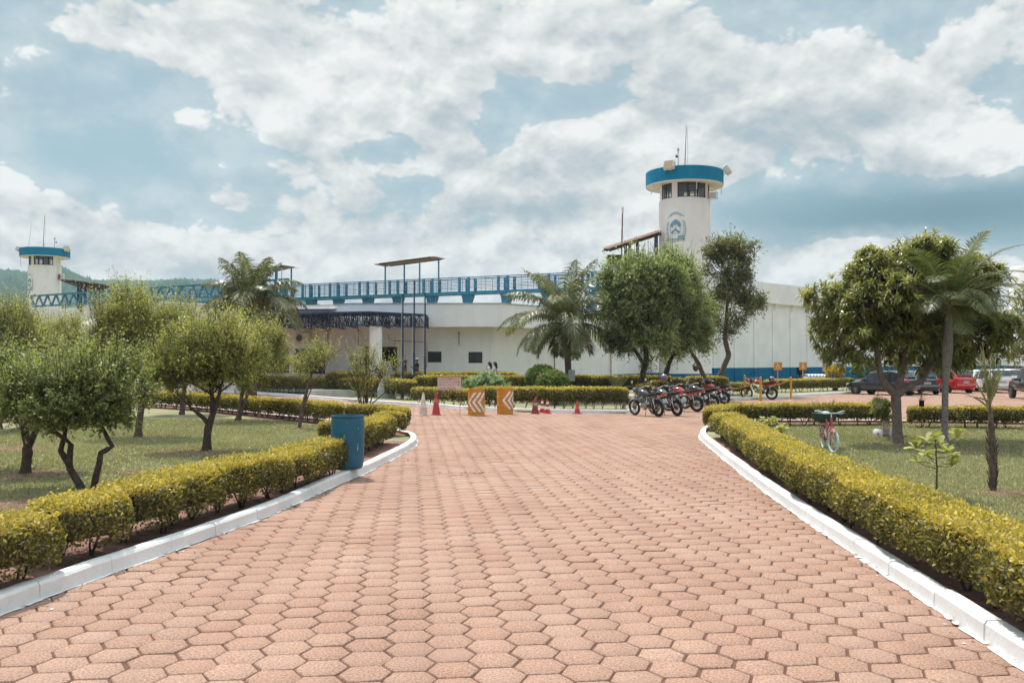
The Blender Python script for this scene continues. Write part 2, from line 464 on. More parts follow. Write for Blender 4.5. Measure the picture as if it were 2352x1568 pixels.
# ================================================================== setting
def resample(pts, step, closed=False):
    pts = [Vector((p[0], p[1], 0)) for p in pts]
    if closed: pts = pts + [pts[0]]
    out = [pts[0].copy()]; acc = 0
    for a, b in zip(pts[:-1], pts[1:]):
        L_ = (b-a).length; n = max(1, int(round(L_/step)))
        for i in range(1, n+1): out.append(a.lerp(b, i/n))
    if closed: out.pop()
    return out
def smooth_poly(pts, it=2, closed=False):
    pts = [Vector((p[0], p[1], 0)) for p in pts]
    for _ in range(it):
        o = []
        n = len(pts); rng = range(n) if closed else range(n-1)
        if not closed: o.append(pts[0])
        for i in rng:
            a, b = pts[i], pts[(i+1) % n]
            o.append(a.lerp(b, .25)); o.append(a.lerp(b, .75))
        if not closed: o.append(pts[-1])
        pts = o
    return pts
def inpoly(x, y, poly):
    x = np.asarray(x); y = np.asarray(y); r = np.zeros(x.shape, bool)
    n = len(poly); j = n-1
    for i in range(n):
        xi, yi = poly[i][0], poly[i][1]; xj, yj = poly[j][0], poly[j][1]
        c = ((yi > y) != (yj > y)) & (x < (xj-xi)*(y-yi)/((yj-yi) if yj != yi else 1e-12)+xi)
        r ^= c; j = i
    return r
from mathutils.geometry import tessellate_polygon
def sheet(name, poly, z, m, kind='structure'):
    vs = [Vector((p[0], p[1], z)) for p in poly]
    tr = tessellate_polygon([vs])
    fs = []
    for t in tr:
        a, b, c = (vs[i] for i in t)
        fs.append(t if (b-a).cross(c-a).z > 0 else (t[0], t[2], t[1]))
    me = bpy.data.meshes.new(name); me.from_pydata(vs, [], fs); me.materials.append(m)
    o = link_mesh(name, me)
    return tag(o, kind=kind)

def lawn_mat():
    m = mat('lawn_turf', (.20, .20, .095), .95, scale=1.3, col2=(.33, .30, .165), bump=.8, bscale=70)
    t = m.node_tree; b = t.nodes['Principled BSDF']; L = t.links.new
    src = b.inputs['Base Color'].links[0].from_socket
    tc = [n for n in t.nodes if n.type == 'TEX_COORD'][0]
    n = t.nodes.new('ShaderNodeTexNoise'); n.inputs['Scale'].default_value = .55; n.inputs['Detail'].default_value = 6; n.inputs['Roughness'].default_value = .65
    L(tc.outputs['Object'], n.inputs['Vector'])
    mr = t.nodes.new('ShaderNodeMapRange'); L(n.outputs['Fac'], mr.inputs[0]); mr.inputs[1].default_value = .60; mr.inputs[2].default_value = .72
    mr.inputs[4].default_value = .7
    mx = t.nodes.new('ShaderNodeMix'); mx.data_type = 'RGBA'; L(mr.outputs[0], mx.inputs['Factor']); L(src, mx.inputs['A']); mx.inputs['B'].default_value = (.27, .18, .12, 1)
    L(mx.outputs['Result'], b.inputs['Base Color'])
    return m
M['lawn'] = lawn_mat()

def paver_mat():
    m = bpy.data.materials.new('clay_paver'); m.use_nodes = True
    t = m.node_tree; b = t.nodes['Principled BSDF']; L = t.links.new
    b.inputs['Roughness'].default_value = .9; b.inputs['Specular IOR Level'].default_value = .25
    tc = t.nodes.new('ShaderNodeTexCoord')
    at = t.nodes.new('ShaderNodeAttribute'); at.attribute_name = 'tone'
    n = t.nodes.new('ShaderNodeTexNoise'); n.inputs['Scale'].default_value = .45; n.inputs['Detail'].default_value = 5; L(tc.outputs['Object'], n.inputs['Vector'])
    s = t.nodes.new('ShaderNodeTexNoise'); s.inputs['Scale'].default_value = 60; s.inputs['Detail'].default_value = 4; s.inputs['Roughness'].default_value = .7; L(tc.outputs['Object'], s.inputs['Vector'])
    add = t.nodes.new('ShaderNodeMath'); add.operation = 'MULTIPLY_ADD'; L(n.outputs['Fac'], add.inputs[0]); add.inputs[1].default_value = 1.5; add.inputs[2].default_value = -.75
    add2 = t.nodes.new('ShaderNodeMath'); add2.operation = 'MULTIPLY_ADD'; L(at.outputs['Fac'], add2.inputs[0]); add2.inputs[1].default_value = .40; L(add.outputs[0], add2.inputs[2])
    add3 = t.nodes.new('ShaderNodeMath'); add3.operation = 'ADD'; L(add2.outputs[0], add3.inputs[0]); add3.inputs[1].default_value = .32
    rp = t.nodes.new('ShaderNodeValToRGB'); L(add3.outputs[0], rp.inputs[0])
    e = rp.color_ramp.elements
    e[0].color = (.320, .180, .128, 1); e[1].color = (.405, .262, .200, 1)
    q = e.new(.5); q.color = (.362, .220, .162, 1)
    mr = t.nodes.new('ShaderNodeMapRange'); L(s.outputs['Fac'], mr.inputs[0]); mr.inputs[1].default_value = .36; mr.inputs[2].default_value = .66; mr.inputs[3].default_value = .55; mr.inputs[4].default_value = 1.42
    ml = t.nodes.new('ShaderNodeVectorMath'); ml.operation = 'SCALE'; L(rp.outputs[0], ml.inputs[0]); L(mr.outputs[0], ml.inputs['Scale'])
    # worn grey dust and stains
    d = t.nodes.new('ShaderNodeTexNoise'); d.inputs['Scale'].default_value = 1.1; d.inputs['Detail'].default_value = 7; d.inputs['Roughness'].default_value = .68; L(tc.outputs['Object'], d.inputs['Vector'])
    dm = t.nodes.new('ShaderNodeMapRange'); L(d.outputs['Fac'], dm.inputs[0]); dm.inputs[1].default_value = .54; dm.inputs[2].default_value = .75; dm.inputs[4].default_value = .55
    mx = t.nodes.new('ShaderNodeMix'); mx.data_type = 'RGBA'; L(dm.outputs[0], mx.inputs['Factor']); L(ml.outputs[0], mx.inputs['A']); mx.inputs['B'].default_value = (.36, .25, .20, 1)
    # tyre-polished, oil-darkened tracks along the way of travel
    mpp = t.nodes.new('ShaderNodeMapping'); mpp.inputs['Scale'].default_value = (1.1, .09, 1); L(tc.outputs['Object'], mpp.inputs[0])
    tk = t.nodes.new('ShaderNodeTexNoise'); tk.inputs['Scale'].default_value = 1.3; tk.inputs['Detail'].default_value = 6; L(mpp.outputs[0], tk.inputs['Vector'])
    tm = t.nodes.new('ShaderNodeMapRange'); L(tk.outputs['Fac'], tm.inputs[0]); tm.inputs[1].default_value = .42; tm.inputs[2].default_value = .72; tm.inputs[3].default_value = 1.03; tm.inputs[4].default_value = .88
    sp = t.nodes.new('ShaderNodeTexNoise'); sp.inputs['Scale'].default_value = 3.5; sp.inputs['Detail'].default_value = 8; sp.inputs['Roughness'].default_value = .7; L(tc.outputs['Object'], sp.inputs['Vector'])
    sm = t.nodes.new('ShaderNodeMapRange'); L(sp.outputs['Fac'], sm.inputs[0]); sm.inputs[1].default_value = .64; sm.inputs[2].default_value = .72; sm.inputs[3].default_value = 1.0; sm.inputs[4].default_value = .72
    mm_ = t.nodes.new('ShaderNodeMath'); mm_.operation = 'MULTIPLY'; L(tm.outputs[0], mm_.inputs[0]); L(sm.outputs[0], mm_.inputs[1])
    fin = t.nodes.new('ShaderNodeVectorMath'); fin.operation = 'SCALE'; L(mx.outputs['Result'], fin.inputs[0]); L(mm_.outputs[0], fin.inputs['Scale'])
    L(fin.outputs[0], b.inputs['Base Color'])
    bp = t.nodes.new('ShaderNodeBump'); bp.inputs['Strength'].default_value = .5; bp.inputs['Distance'].default_value = .006
    L(s.outputs['Fac'], bp.inputs['Height']); L(bp.outputs[0], b.inputs['Normal'])
    return m
M['paver'] = paver_mat()

gL = lambda lst, z=0: [G(x, y, z) for x, y in lst]
ISL_L = gL([(-420, 1600), (-150, 1475), (0, 1412), (120, 1367), (242, 1320), (440, 1250), (632, 1179), (700, 1147), (811, 1098), (840, 1086), (905, 1052), (945, 1030), (958, 1019), (956, 1009), (940, 1002), (900, 993), (840, 984), (761, 973), (632, 960), (520, 948), (417, 938), (311, 931), (200, 936), (100, 950), (0, 976), (-200, 1020), (-600, 1100)])
ISL_R = gL([(1606, 1000), (1612, 1012), (1642, 1037), (1697, 1082), (1784, 1149), (1958, 1268), (2074, 1345), (2233, 1455), (2352, 1533), (2500, 1630), (2660, 1735), (3700, 1600), (3700, 990), (2600, 981), (2352, 979), (2100, 975), (1921, 973), (1750, 974), (1665, 978), (1618, 988)])
KFAR = gL([(-400, 905), (0, 893), (320, 893), (517, 901), (670, 910), (824, 923), (927, 930), (1034, 937), (1078, 941), (1213, 947), (1436, 950), (1452, 949), (1462, 942), (1490, 928), (1545, 918), (1670, 919), (1740, 917), (1850, 910), (1957, 904), (2010, 897), (2100, 893), (2352, 891), (2700, 890)])
LAWN_FAR = KFAR + [Vector((110, 75, 0)), Vector((110, 160, 0)), Vector((-120, 160, 0)), Vector((-70, 62, 0))]

ground = sheet('ground', [(-2500, -200), (2500, -200), (2500, 4200), (-2500, 4200)], -.10, M['earth'])
sheet('paving_bed', [(-75, 3.2), (95, 3.2), (95, 76), (-75, 76)], -.014, M['joint'])

def inset(poly, d, side=1):
    n = len(poly); out = []
    for i in range(n):
        t = (poly[(i+1) % n]-poly[i-1]).normalized(); out.append(poly[i]+Vector((-t.y, t.x, 0))*d*side)
    return out
def lump(P_, s, seed):
    rg = np.random.default_rng(seed); r = 0
    for k in range(4):
        w = rg.normal(0, 1, 3)*s*(1.7**k); r = r + np.sin(P_@w + rg.random()*6.28)/(1.5**k)
    return r/2.2

def build_pavers():
    rng = np.random.default_rng(4)
    r = .1775; hx_ = np.array([1, .60, -.60, -1, -.60, .60])*r; hy_ = np.array([0, .148, .148, 0, -.148, -.148]); dx = .60*r+r+.0015; dy = .298
    A = R(6.5)
    ii, jj = np.meshgrid(np.arange(-360, 400), np.arange(-60, 330), indexing='ij')
    x = ii*dx; y = jj*dy + (ii % 2)*dy/2
    x = x.ravel(); y = y.ravel()
    # rows wander a little, as hand-laid blocks do
    y = y + .03*np.sin(x*.8+1) + .02*np.sin(x*.31+y*.2)
    X = x*math.cos(A) - y*math.sin(A); Y = x*math.sin(A) + y*math.cos(A)
    k = (Y > 4.2) & (Y < 72) & (np.abs(X) < .72*Y + 3.0)
    k &= ~inpoly(X, Y, inset(ISL_L, .13, 1)) & ~inpoly(X, Y, inset(ISL_R, .13, 1)) & ~inpoly(X, Y, [p+Vector((0, .2, 0)) for p in LAWN_FAR])
    X = X[k]; Y = Y[k]; n = len(X)
    ang = A + rng.normal(0, .012, n)
    sag = lump(np.c_[X, Y, X*0], .9, 3); dz = rng.normal(0, .0016, n)+.002*sag; tx = rng.normal(0, .008, n); ty = rng.normal(0, .009, n)
    X = X + rng.normal(0, .003, n); Y = Y + rng.normal(0, .003, n)
    gap = np.clip(rng.normal(.0034, .0018, n), .0006, .010)
    rings = [(-.009, 0.0), (-.002, -.006), (0.0, -.05)]
    V = np.zeros((n, 18, 3), np.float32)
    for q, (off, zz) in enumerate(rings):
        for c in range(6):
            # chipped, slightly rounded corners
            rr = (1 - (gap - off)/.155) * (1 - .025*rng.random(n))
            lx0 = hx_[c]*rr; ly0 = hy_[c]*rr; lx = lx0*np.cos(ang)-ly0*np.sin(ang); ly = lx0*np.sin(ang)+ly0*np.cos(ang)
            V[:, q*6+c, 0] = X+lx; V[:, q*6+c, 1] = Y+ly; V[:, q*6+c, 2] = dz+zz+tx*lx+ty*ly
    base = (np.arange(n)*18)[:, None]
    quads = []
    for q in range(2):
        for c in range(6):
            d = (c+1) % 6
            quads.append([q*6+c, (q+1)*6+c, (q+1)*6+d, q*6+d])
    quads.append([0, 1, 2, 3]); quads.append([0, 3, 4, 5])
    F = (base[:, None, :] + np.array(quads)[None]).reshape(-1, 4)
    tone = np.repeat(rng.random(n), 18)
    o = np_mesh('paving', V.reshape(-1, 3), F, M['paver'], attr=tone)
    tag(o, kind='structure')
build_pavers()

def kerb(name, line, closed, side, seed, w=.15, h=.15, zi=.06):
    """line = outer foot; side = +1 when the planted side lies to the left of travel"""
    rnd = random.Random(seed)
    pts0 = resample(smooth_poly(line, 1, closed), .33, closed); pts = []; jt = []
    for i, p in enumerate(pts0):
        if i % 3 == 0 and 0 < i < len(pts0)-1:
            t = (pts0[i+1]-pts0[i-1]).normalized()
            for o_, q_ in ((-.007, 0), (-.005, 1), (.005, 1), (.007, 0)): pts.append(p+t*o_); jt.append(q_)
        else: pts.append(p); jt.append(0)
    n = len(pts); stone = [rnd.gauss(0, .005) for _ in range(n)]
    prof = [(-.006, -.05, 0), (0, .05, 0), (.004, h-.03, 0), (.022, h-.004, 0), (w*.5, h, 0), (w-.012, h-.004, 0), (w, h-.02, 1), (w+.002, zi-.10, 1)]
    vs = []; fs = []; ms = []
    for i, p in enumerate(pts):
        a = pts[(i-1) % n] if closed or i > 0 else p; b = pts[(i+1) % n] if closed or i < n-1 else p
        t = (b-a).normalized(); nrm = Vector((-t.y, t.x, 0))*side
        sb_ = stone[sum(jt[:i+1])//2] if i < 600 else 0; jz = rnd.gauss(0, .0015) + .004*math.sin(p.x*.9+p.y*.7) + sb_*.6; jx = rnd.gauss(0, .002)
        for (u, z, _) in prof:
            dj = jt[i]*(.010 if z > .02 else 0); vs.append(p + nrm*(u+jx+(dj if u < w*.4 else (-dj if u > w*.6 else 0))) + Vector((0, 0, z + ((jz-dj) if z > .05 else 0))))
    m = len(prof)
    for i in range(n if closed else n-1):
        i2 = (i+1) % n
        for k in range(m-1):
            f = (i*m+k, i2*m+k, i2*m+k+1, i*m+k+1)
            fs.append(f if side > 0 else f[::-1]); ms.append(1 if k == 6 else 0)
    me = bpy.data.meshes.new(name); me.from_pydata(vs, [], [tuple(reversed(f)) for f in fs])
    me.materials.append(M['kerb']); me.materials.append(M['kerbin']); me.polygons.foreach_set('material_index', ms)
    o = tag(link_mesh(name, me), kind='structure')
    # whitewash slopped on the blocks along the foot
    vs = []; fs = []; m2 = 0
    prev = None
    fine = resample(pts, .06, closed)
    for i in range(len(fine)-1):
        a, b = fine[i], fine[i+1]
        t = (b-a)
        if t.length < 1e-5: continue
        t.normalize(); nrm = Vector((t.y, -t.x, 0))*side
        wv = .035 + .010*math.sin(i*.13) + .008*math.sin(i*.41+1) + .006*math.sin(i*1.3) + .006*rnd.random()
        vs += [a - nrm*.01 + Vector((0, 0, 0.0068)), a + nrm*wv + Vector((0, 0, 0.0068))]
        if prev is not None:
            fs.append((m2-2, m2-1, m2+1, m2) if side > 0 else (m2, m2+1, m2-1, m2-2))
        prev = 1; m2 += 2
        if rnd.random() < .10 and i > 2:
            c = a + nrm*(wv + abs(rnd.gauss(0, .12))); s_ = .004+.016*rnd.random()**2
            if c.y < 26:
                k0 = rnd.random()*6
                vs += [c + Vector((math.cos(k0+q*1.26)*s_*(.6+.6*rnd.random()), math.sin(k0+q*1.26)*s_*(.6+.6*rnd.random()), 0.0078)) for q in range(5)]
                fs.append(tuple(m2+q for q in range(5))); m2 += 5; prev = None
    me = bpy.data.meshes.new('paint_splash'); me.from_pydata(vs, [], fs); me.materials.append(M['kerb'])
    tag(link_mesh('paint_splash', me, o))
    return o
kerb('kerb', ISL_L, True, 1, 1)
kerb('kerb', ISL_R, True, 1, 2)
kerb('kerb', KFAR, False, 1, 3)
def orient(poly):
    a = sum(poly[i].x*poly[(i+1) % len(poly)].y - poly[(i+1) % len(poly)].x*poly[i].y for i in range(len(poly)))
    return 1 if a > 0 else -1
sL = orient(ISL_L); sR = orient(ISL_R)
LAWN_Z = .06
sheet('lawn', inset(ISL_L, .10, sL), LAWN_Z, M['lawn'])
sheet('lawn', inset(ISL_R, .10, sR), LAWN_Z, M['lawn'])
sheet('lawn', LAWN_FAR, LAWN_Z, M['lawn'])

# garden beds of bare red soil under the hedges, with ragged edges
def bed(line, d0, d1, side, seed):
    rnd = random.Random(seed); pts = resample(line, .25)
    vs = []; fs = []
    for i, p in enumerate(pts):
        a = pts[max(0, i-1)]; b = pts[min(len(pts)-1, i+1)]; t = (b-a).normalized(); nr = Vector((-t.y, t.x, 0))*side
        e = d1 + .25*math.sin(i*.37+seed)*rnd.random() + rnd.gauss(0, .05)
        vs += [p+nr*d0+Vector((0, 0, LAWN_Z+.005)), p+nr*(d0+d1)/2+Vector((0, 0, LAWN_Z+.012)), p+nr*e+Vector((0, 0, LAWN_Z+.005))]
        if i:
            k = 3*i
            for q in (0, 1): fs.append((k-3+q, k-3+q+1, k+q+1, k+q) if side < 0 else (k-3+q, k+q, k+q+1, k-3+q+1))
    fs = [f[::-1] for f in fs]
    me = bpy.data.meshes.new('garden_bed'); me.from_pydata(vs, [], fs); me.materials.append(M['soil'])
    return tag(link_mesh('garden_bed', me), kind='structure')
bed(ISL_L[0:13], .15, 1.25, sL, 1)
bed(ISL_L[14:25], .15, .95, sL, 2)
bed(ISL_R[1:11], .15, 1.05, sR, 3)
bed(ISL_R[12:20], .15, .95, sR, 4)
def soil_patch(c, rx, ry, seed, z=LAWN_Z+.009):
    rnd = random.Random(seed); n = 36; vs = [Vector((c.x, c.y, z+.012))]
    for i in range(n):
        a = 2*PI*i/n; k = .8 + .18*math.sin(3*a+seed) + .1*math.sin(7*a+seed*2) + rnd.gauss(0, .05)
        vs.append(Vector((c.x+rx*k*math.cos(a), c.y+ry*k*math.sin(a), z)))
    me = bpy.data.meshes.new('soil_patch'); me.from_pydata(vs, [], [(0, 1+i, 1+(i+1) % n) for i in range(n)]); me.materials.append(M['soil'])
    return tag(link_mesh('soil_patch', me), kind='structure')
for i, (px, py, rx, ry) in enumerate([(80, 1088, .9, .8), (455, 1040, 1.3, 1.0), (360, 1003, .7, .5), (60, 1160, 1.4, .7), (20, 1030, 1.3, 1.0), (330, 1085, .6, .5), (2300, 1133, .55, .5), (2090, 1027, 1.2, .5), (2240, 1030, 1.2, .5), (695, 985, .35, .3), (2330, 1013, .5, .35)]):
    soil_patch(G(px, py, LAWN_Z), rx, ry, i)

# ------------------------------------------------------------------ foliage
def unit(a): return a / np.maximum(np.linalg.norm(a, axis=1, keepdims=True), 1e-9)
def leafquads(C, A, N, L, W, tone, fold=.12):
    n = len(C); B = unit(np.cross(A, N)); Nn = np.cross(B, A)
    L = np.broadcast_to(np.asarray(L, float).reshape(-1, 1), (n, 1)); W = np.broadcast_to(np.asarray(W, float).reshape(-1, 1), (n, 1))
    V = np.empty((n, 4, 3))
    V[:, 0] = C - A*L*.5
    V[:, 1] = C + B*W*.5 + Nn*W*fold + A*L*.05
    V[:, 2] = C + A*L*.5
    V[:, 3] = C - B*W*.5 + Nn*W*fold + A*L*.05
    F = np.arange(n*4).reshape(n, 4)
    return V.reshape(-1, 3), F, np.repeat(np.clip(tone, 0, 1), 4)
def merge(parts):
    V = []; F = []; T = []; o = 0
    for v, f, t in parts:
        V.append(v); F.append(f+o); T.append(t); o += len(v)
    return np.concatenate(V), np.concatenate(F), np.concatenate(T)
def hedge(line, w, h, label, seed, ragged=.34, group='clipped hedges', z0=LAWN_Z, h0=.26, side=0, gaps=True, yel=1.0, dens=1.0, cat='hedge'):
    rng = np.random.default_rng(seed)
    pts = resample(line, .12)
    if side:
        q = []
        for i, p in enumerate(pts):
            t = (pts[min(i+1, len(pts)-1)]-pts[max(i-1, 0)]).normalized(); q.append(p+Vector((-t.y, t.x, 0))*side*w/2)
        pts = q
    Pp = np.array([[p.x, p.y] for p in pts])
    seg = np.linalg.norm(np.diff(Pp, axis=0), axis=1); S = np.concatenate([[0], np.cumsum(seg)]); Ltot = S[-1]
    T = np.gradient(Pp, axis=0); T = T/np.maximum(np.linalg.norm(T, axis=1, keepdims=True), 1e-9)
    mid = Pp[len(Pp)//2]
    root = empty('hedge', (float(mid[0]), float(mid[1]), z0), 0, label, cat, group)
    O = np.array([mid[0], mid[1], z0])
    def place(s, u, v):      # u across -1..1, v from bottom 0 to top 1
        x = np.interp(s, S, Pp[:, 0]); y = np.interp(s, S, Pp[:, 1]); tx = np.interp(s, S, T[:, 0]); ty = np.interp(s, S, T[:, 1])
        e = np.minimum(s, Ltot-s); e = np.clip(e/(w*.45), 0, 1); k = (1-(1-e)**3.2)**.5*.75+.25
        wob = 1 + .10*np.sin(s*1.9+seed) + .06*np.sin(s*5.3+seed*2)
        tb = 1 - .018*np.abs(np.sin(s*1.3+seed))-.012*np.sin(s*4.1+seed)
        hh = h*(h0 + (1-h0)*v)*tb * (1 - .10*(1-e)**2)
        uu = u*w/2*k*wob*(.80+.20*np.sin(np.clip(v, 0, 1)*PI*.8+.35))
        return np.stack([x-ty*uu, y+tx*uu, z0+hh], 1), np.stack([-ty, tx], 1)
    # sampled outside
    per = 2*h*(1-h0)+w; cents = []; 
    ds = .5; ns = max(1, int(round(Ltot/ds))); ss = []; Ls = []
    for i in range(ns):
        s0 = Ltot*i/ns; s1 = Ltot*(i+1)/ns; sm = (s0+s1)/2
        c = np.array([np.interp(sm, S, Pp[:, 0]), np.interp(sm, S, Pp[:, 1])]); d = max(5, np.linalg.norm(c))
        if abs(c[0]) > .75*c[1]+3.0: continue
        l = min(max(.046, d*.00240), .095)
        k = int((s1-s0)*per*9.5*dens/(l*l)*.9)
        ss.append(rng.uniform(s0, s1, k)); Ls.append(np.full(k, l))
    if not ss: ss = [rng.uniform(0, Ltot, 800)]; Ls = [np.full(800, .06)]
    s = np.concatenate(ss); l = np.concatenate(Ls)*rng.uniform(.65, 1.25, sum(map(len, ss))); n = len(s)
    q = rng.random(n)*per; hs = h*(1-h0)
    u = np.where(q < hs, -1.0, np.where(q < 2*hs, 1.0, rng.uniform(-1, 1, n)))
    v = np.where(q < 2*hs, rng.random(n), 1.0)
    # end caps
    ec = rng.random(n) < (w*hs*2)/(per*Ltot+w*hs*2)
    s = np.where(ec, np.where(rng.random(n) < .5, 0, Ltot), s)
    u = np.where(ec, rng.uniform(-1, 1, n), u); v = np.where(ec, rng.random(n), v)
    # round the shoulders
    vv = v*2-1; nr = (np.abs(u)**6+np.abs(np.maximum(vv, 0))**6)**(1/6); nr = np.maximum(nr, 1e-3)
    sc1 = np.where(nr > 1, 1/nr, 1); u2 = u*sc1; v2 = (vv*np.where(vv > 0, sc1, 1)+1)/2
    Pt, nn_ = place(s, u2, v2)
    onside = (np.abs(u) > .99) & (v < .985)
    N = np.zeros((n, 3)); N[:, :2] = nn_*np.where(onside, np.sign(u), u*.25)[:, None]; N[:, 2] = np.where(onside, .25+.4*v, 1)
    Tn = np.stack([np.interp(s, S, T[:, 0]), np.interp(s, S, T[:, 1])], 1)
    N[ec, :2] = Tn[ec]*np.where(s[ec] < .1, -1, 1)[:, None]; N[ec, 2] = .3
    N = unit(N)
    lf = lump(Pt, 2.6, seed)
    depth = np.abs(rng.normal(0, 1, n))
    out = np.where(v > .985, .022*rng.normal(0, 1, n)-.010*depth, -.045*depth + .035*lf)
    shoot = rng.random(n) < .03
    out = np.where(shoot, out+rng.uniform(.02, .06, n), out)
    C = Pt + N*out[:, None]
    # ragged underside and thin places between the plants
    plant = .5+.5*np.sin(s*2*PI/.62+seed)
    cut = (.02+ragged*plant*rng.random(n)) if gaps else np.full(n, .02)
    keep = (v2 > cut) | (rng.random(n) < .22)
    thin = lump(Pt*1.0, 4.5, seed+9)
    keep &= ~((thin > .62) & (v2 < .65) & (rng.random(n) < .75))
    A = unit(rng.normal(0, .75, (n, 3))+N*.65+np.array([0, 0, .25])); Nl = unit(rng.normal(0, .6, (n, 3))+N*.7+np.array([0, 0, .3]))
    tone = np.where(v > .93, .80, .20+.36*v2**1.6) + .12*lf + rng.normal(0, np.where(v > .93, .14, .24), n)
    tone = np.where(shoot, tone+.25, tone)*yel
    V, F, Tt = leafquads(C-O, A, Nl, l, l*.52, tone)
    kk = np.nonzero(keep)[0]
    V = V.reshape(-1, 4, 3)[kk].reshape(-1, 3); Tt = Tt.reshape(-1, 4)[kk].ravel(); F = np.arange(len(V)).reshape(-1, 4)
    # dense inner twigs and old leaves
    m = max(2, int(Ltot/.25)); cs = np.linspace(.04, Ltot-.04, m); prof = [(-.80, .22), (-.86, .55), (-.80, .86), (-.5, .94), (0, .955), (.5, .94), (.80, .86), (.86, .55), (.80, .22), (0, .16)]
    CV = []
    for j, (a, b) in enumerate(prof):
        pj, _ = place(cs, np.full(m, a*(1-.06/w)), np.full(m, b)+.05*np.sin(cs*7+j)*(1 if b < .5 else 0)); CV.append(pj-O)
    CV = np.stack(CV, 1); k = len(prof); ci = np.arange(m*k).reshape(m, k); CF = []
    for i in range(m-1):
        for j in range(k): CF.append([ci[i, j], ci[i, (j+1) % k], ci[i+1, (j+1) % k], ci[i+1, j]])
    for i in (0, m-1):
        CF += [[ci[i, 0], ci[i, 1], ci[i, 8], ci[i, 9]], [ci[i, 1], ci[i, 2], ci[i, 7], ci[i, 8]], [ci[i, 2], ci[i, 3], ci[i, 5+1], ci[i, 7]], [ci[i, 3], ci[i, 4], ci[i, 5], ci[i, 6]]]
    CV = CV.reshape(-1, 3)
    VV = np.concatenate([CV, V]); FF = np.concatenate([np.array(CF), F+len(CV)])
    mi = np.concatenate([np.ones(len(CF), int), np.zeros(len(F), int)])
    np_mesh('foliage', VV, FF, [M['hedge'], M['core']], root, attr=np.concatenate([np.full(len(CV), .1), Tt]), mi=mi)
    # woody stems
    st = MB(); rn = random.Random(seed)
    nst = max(2, int(Ltot/.40))
    for i in range(nst):
        s_ = (i+.5+rn.uniform(-.25, .25))/nst*Ltot; a, _ = place(np.array([s_]), np.array([rn.uniform(-.3, .3)]), np.array([0.]))
        a = Vector(a[0]-O)
        if a.length > 0 and abs(a.x+O[0]) > .75*(a.y+O[1])+3: continue
        b0 = Vector((a.x, a.y, -.03))
        st = MB()
        for f in range(rn.choice((2, 3, 3))):
            d = Vector((rn.uniform(-.16, .16), rn.uniform(-.16, .16), h*(h0+.22)))
            st.tube([b0+Vector((rn.uniform(-.03, .03), rn.uniform(-.03, .03), 0)), b0+d*.45+Vector((rn.uniform(-.03, .03), 0, 0)), b0+d], [.016, .012, .008], 5)
        st.build('stem', M['barkdk'], root)
    return root

def crown_leaves(ells, rng, ncl, shoots, per, L, W, center, up=.25, shoot_len=.35, spread=.22, tone0=.5, droop=0, topshoot=0, shell=.55, tip=.24, irr=1.0):
    """leaves set along short shoots that fan out from clumps spread through the crown"""
    Cs = []; Os = []
    w = np.array([e[3] if len(e) > 3 else e[1][0]*e[1][2] for e in ells], float); w /= w.sum()
    pick = rng.choice(len(ells), ncl, p=w)
    for i in range(ncl):
        c, r = ells[pick[i]][:2]
        d = rng.normal(0, 1, 3); d /= np.linalg.norm(d)
        if d[2] < -.45 and rng.random() < .55: d[2] *= -1
        rr = shell+(1-shell)*rng.random()**.7
        rr *= 1 + irr*(.16*math.sin(d[0]*6+pick[i]*2)+.12*math.sin(d[2]*8+d[1]*5)+.10*rng.normal())
        Cs.append(np.array(c)+d*np.array(r)*rr); Os.append(d)
    Cs = np.array(Cs); Os = np.array(Os); n = ncl*shoots
    ct = rng.normal(0, .16, ncl)
    cl = np.repeat(np.arange(ncl), shoots)
    st = Cs[cl]+rng.normal(0, spread, (n, 3))*.55
    dr = unit(Os[cl]*.75+rng.normal(0, .62, (n, 3))+np.array([0, 0, up]))
    sl = shoot_len*rng.uniform(.5, 1.3, n)
    if topshoot:
        tp = (Os[cl][:, 2] > .35) & (rng.random(n) < topshoot)
        dr[tp] = unit(rng.normal(0, .28, (tp.sum(), 3))+Os[cl][tp]*.3+np.array([0, 0, 1.0])); sl[tp] *= rng.uniform(1.6, 2.8, tp.sum())
    t = np.tile(np.linspace(.08, 1, per), n); k = np.repeat(np.arange(n), per); m = len(k)
    pos = st[k]+dr[k]*(sl[k]*t)[:, None]+rng.normal(0, L*.28, (m, 3))
    if droop: pos[:, 2] -= droop*(sl[k]*t)**2
    A = unit(dr[k]*.55+rng.normal(0, .7, (m, 3))); N = unit(rng.normal(0, .55, (m, 3))+np.array([0, 0, .8])+Os[cl][k]*.35)
    tone = tone0+ct[cl][k]+tip*(t-.5)+.12*Os[cl][k][:, 2]+rng.normal(0, .13, m)
    l = L*rng.uniform(.6, 1.25, m)
    return pos, A, N, l, l*W, tone, Cs, st, dr, sl

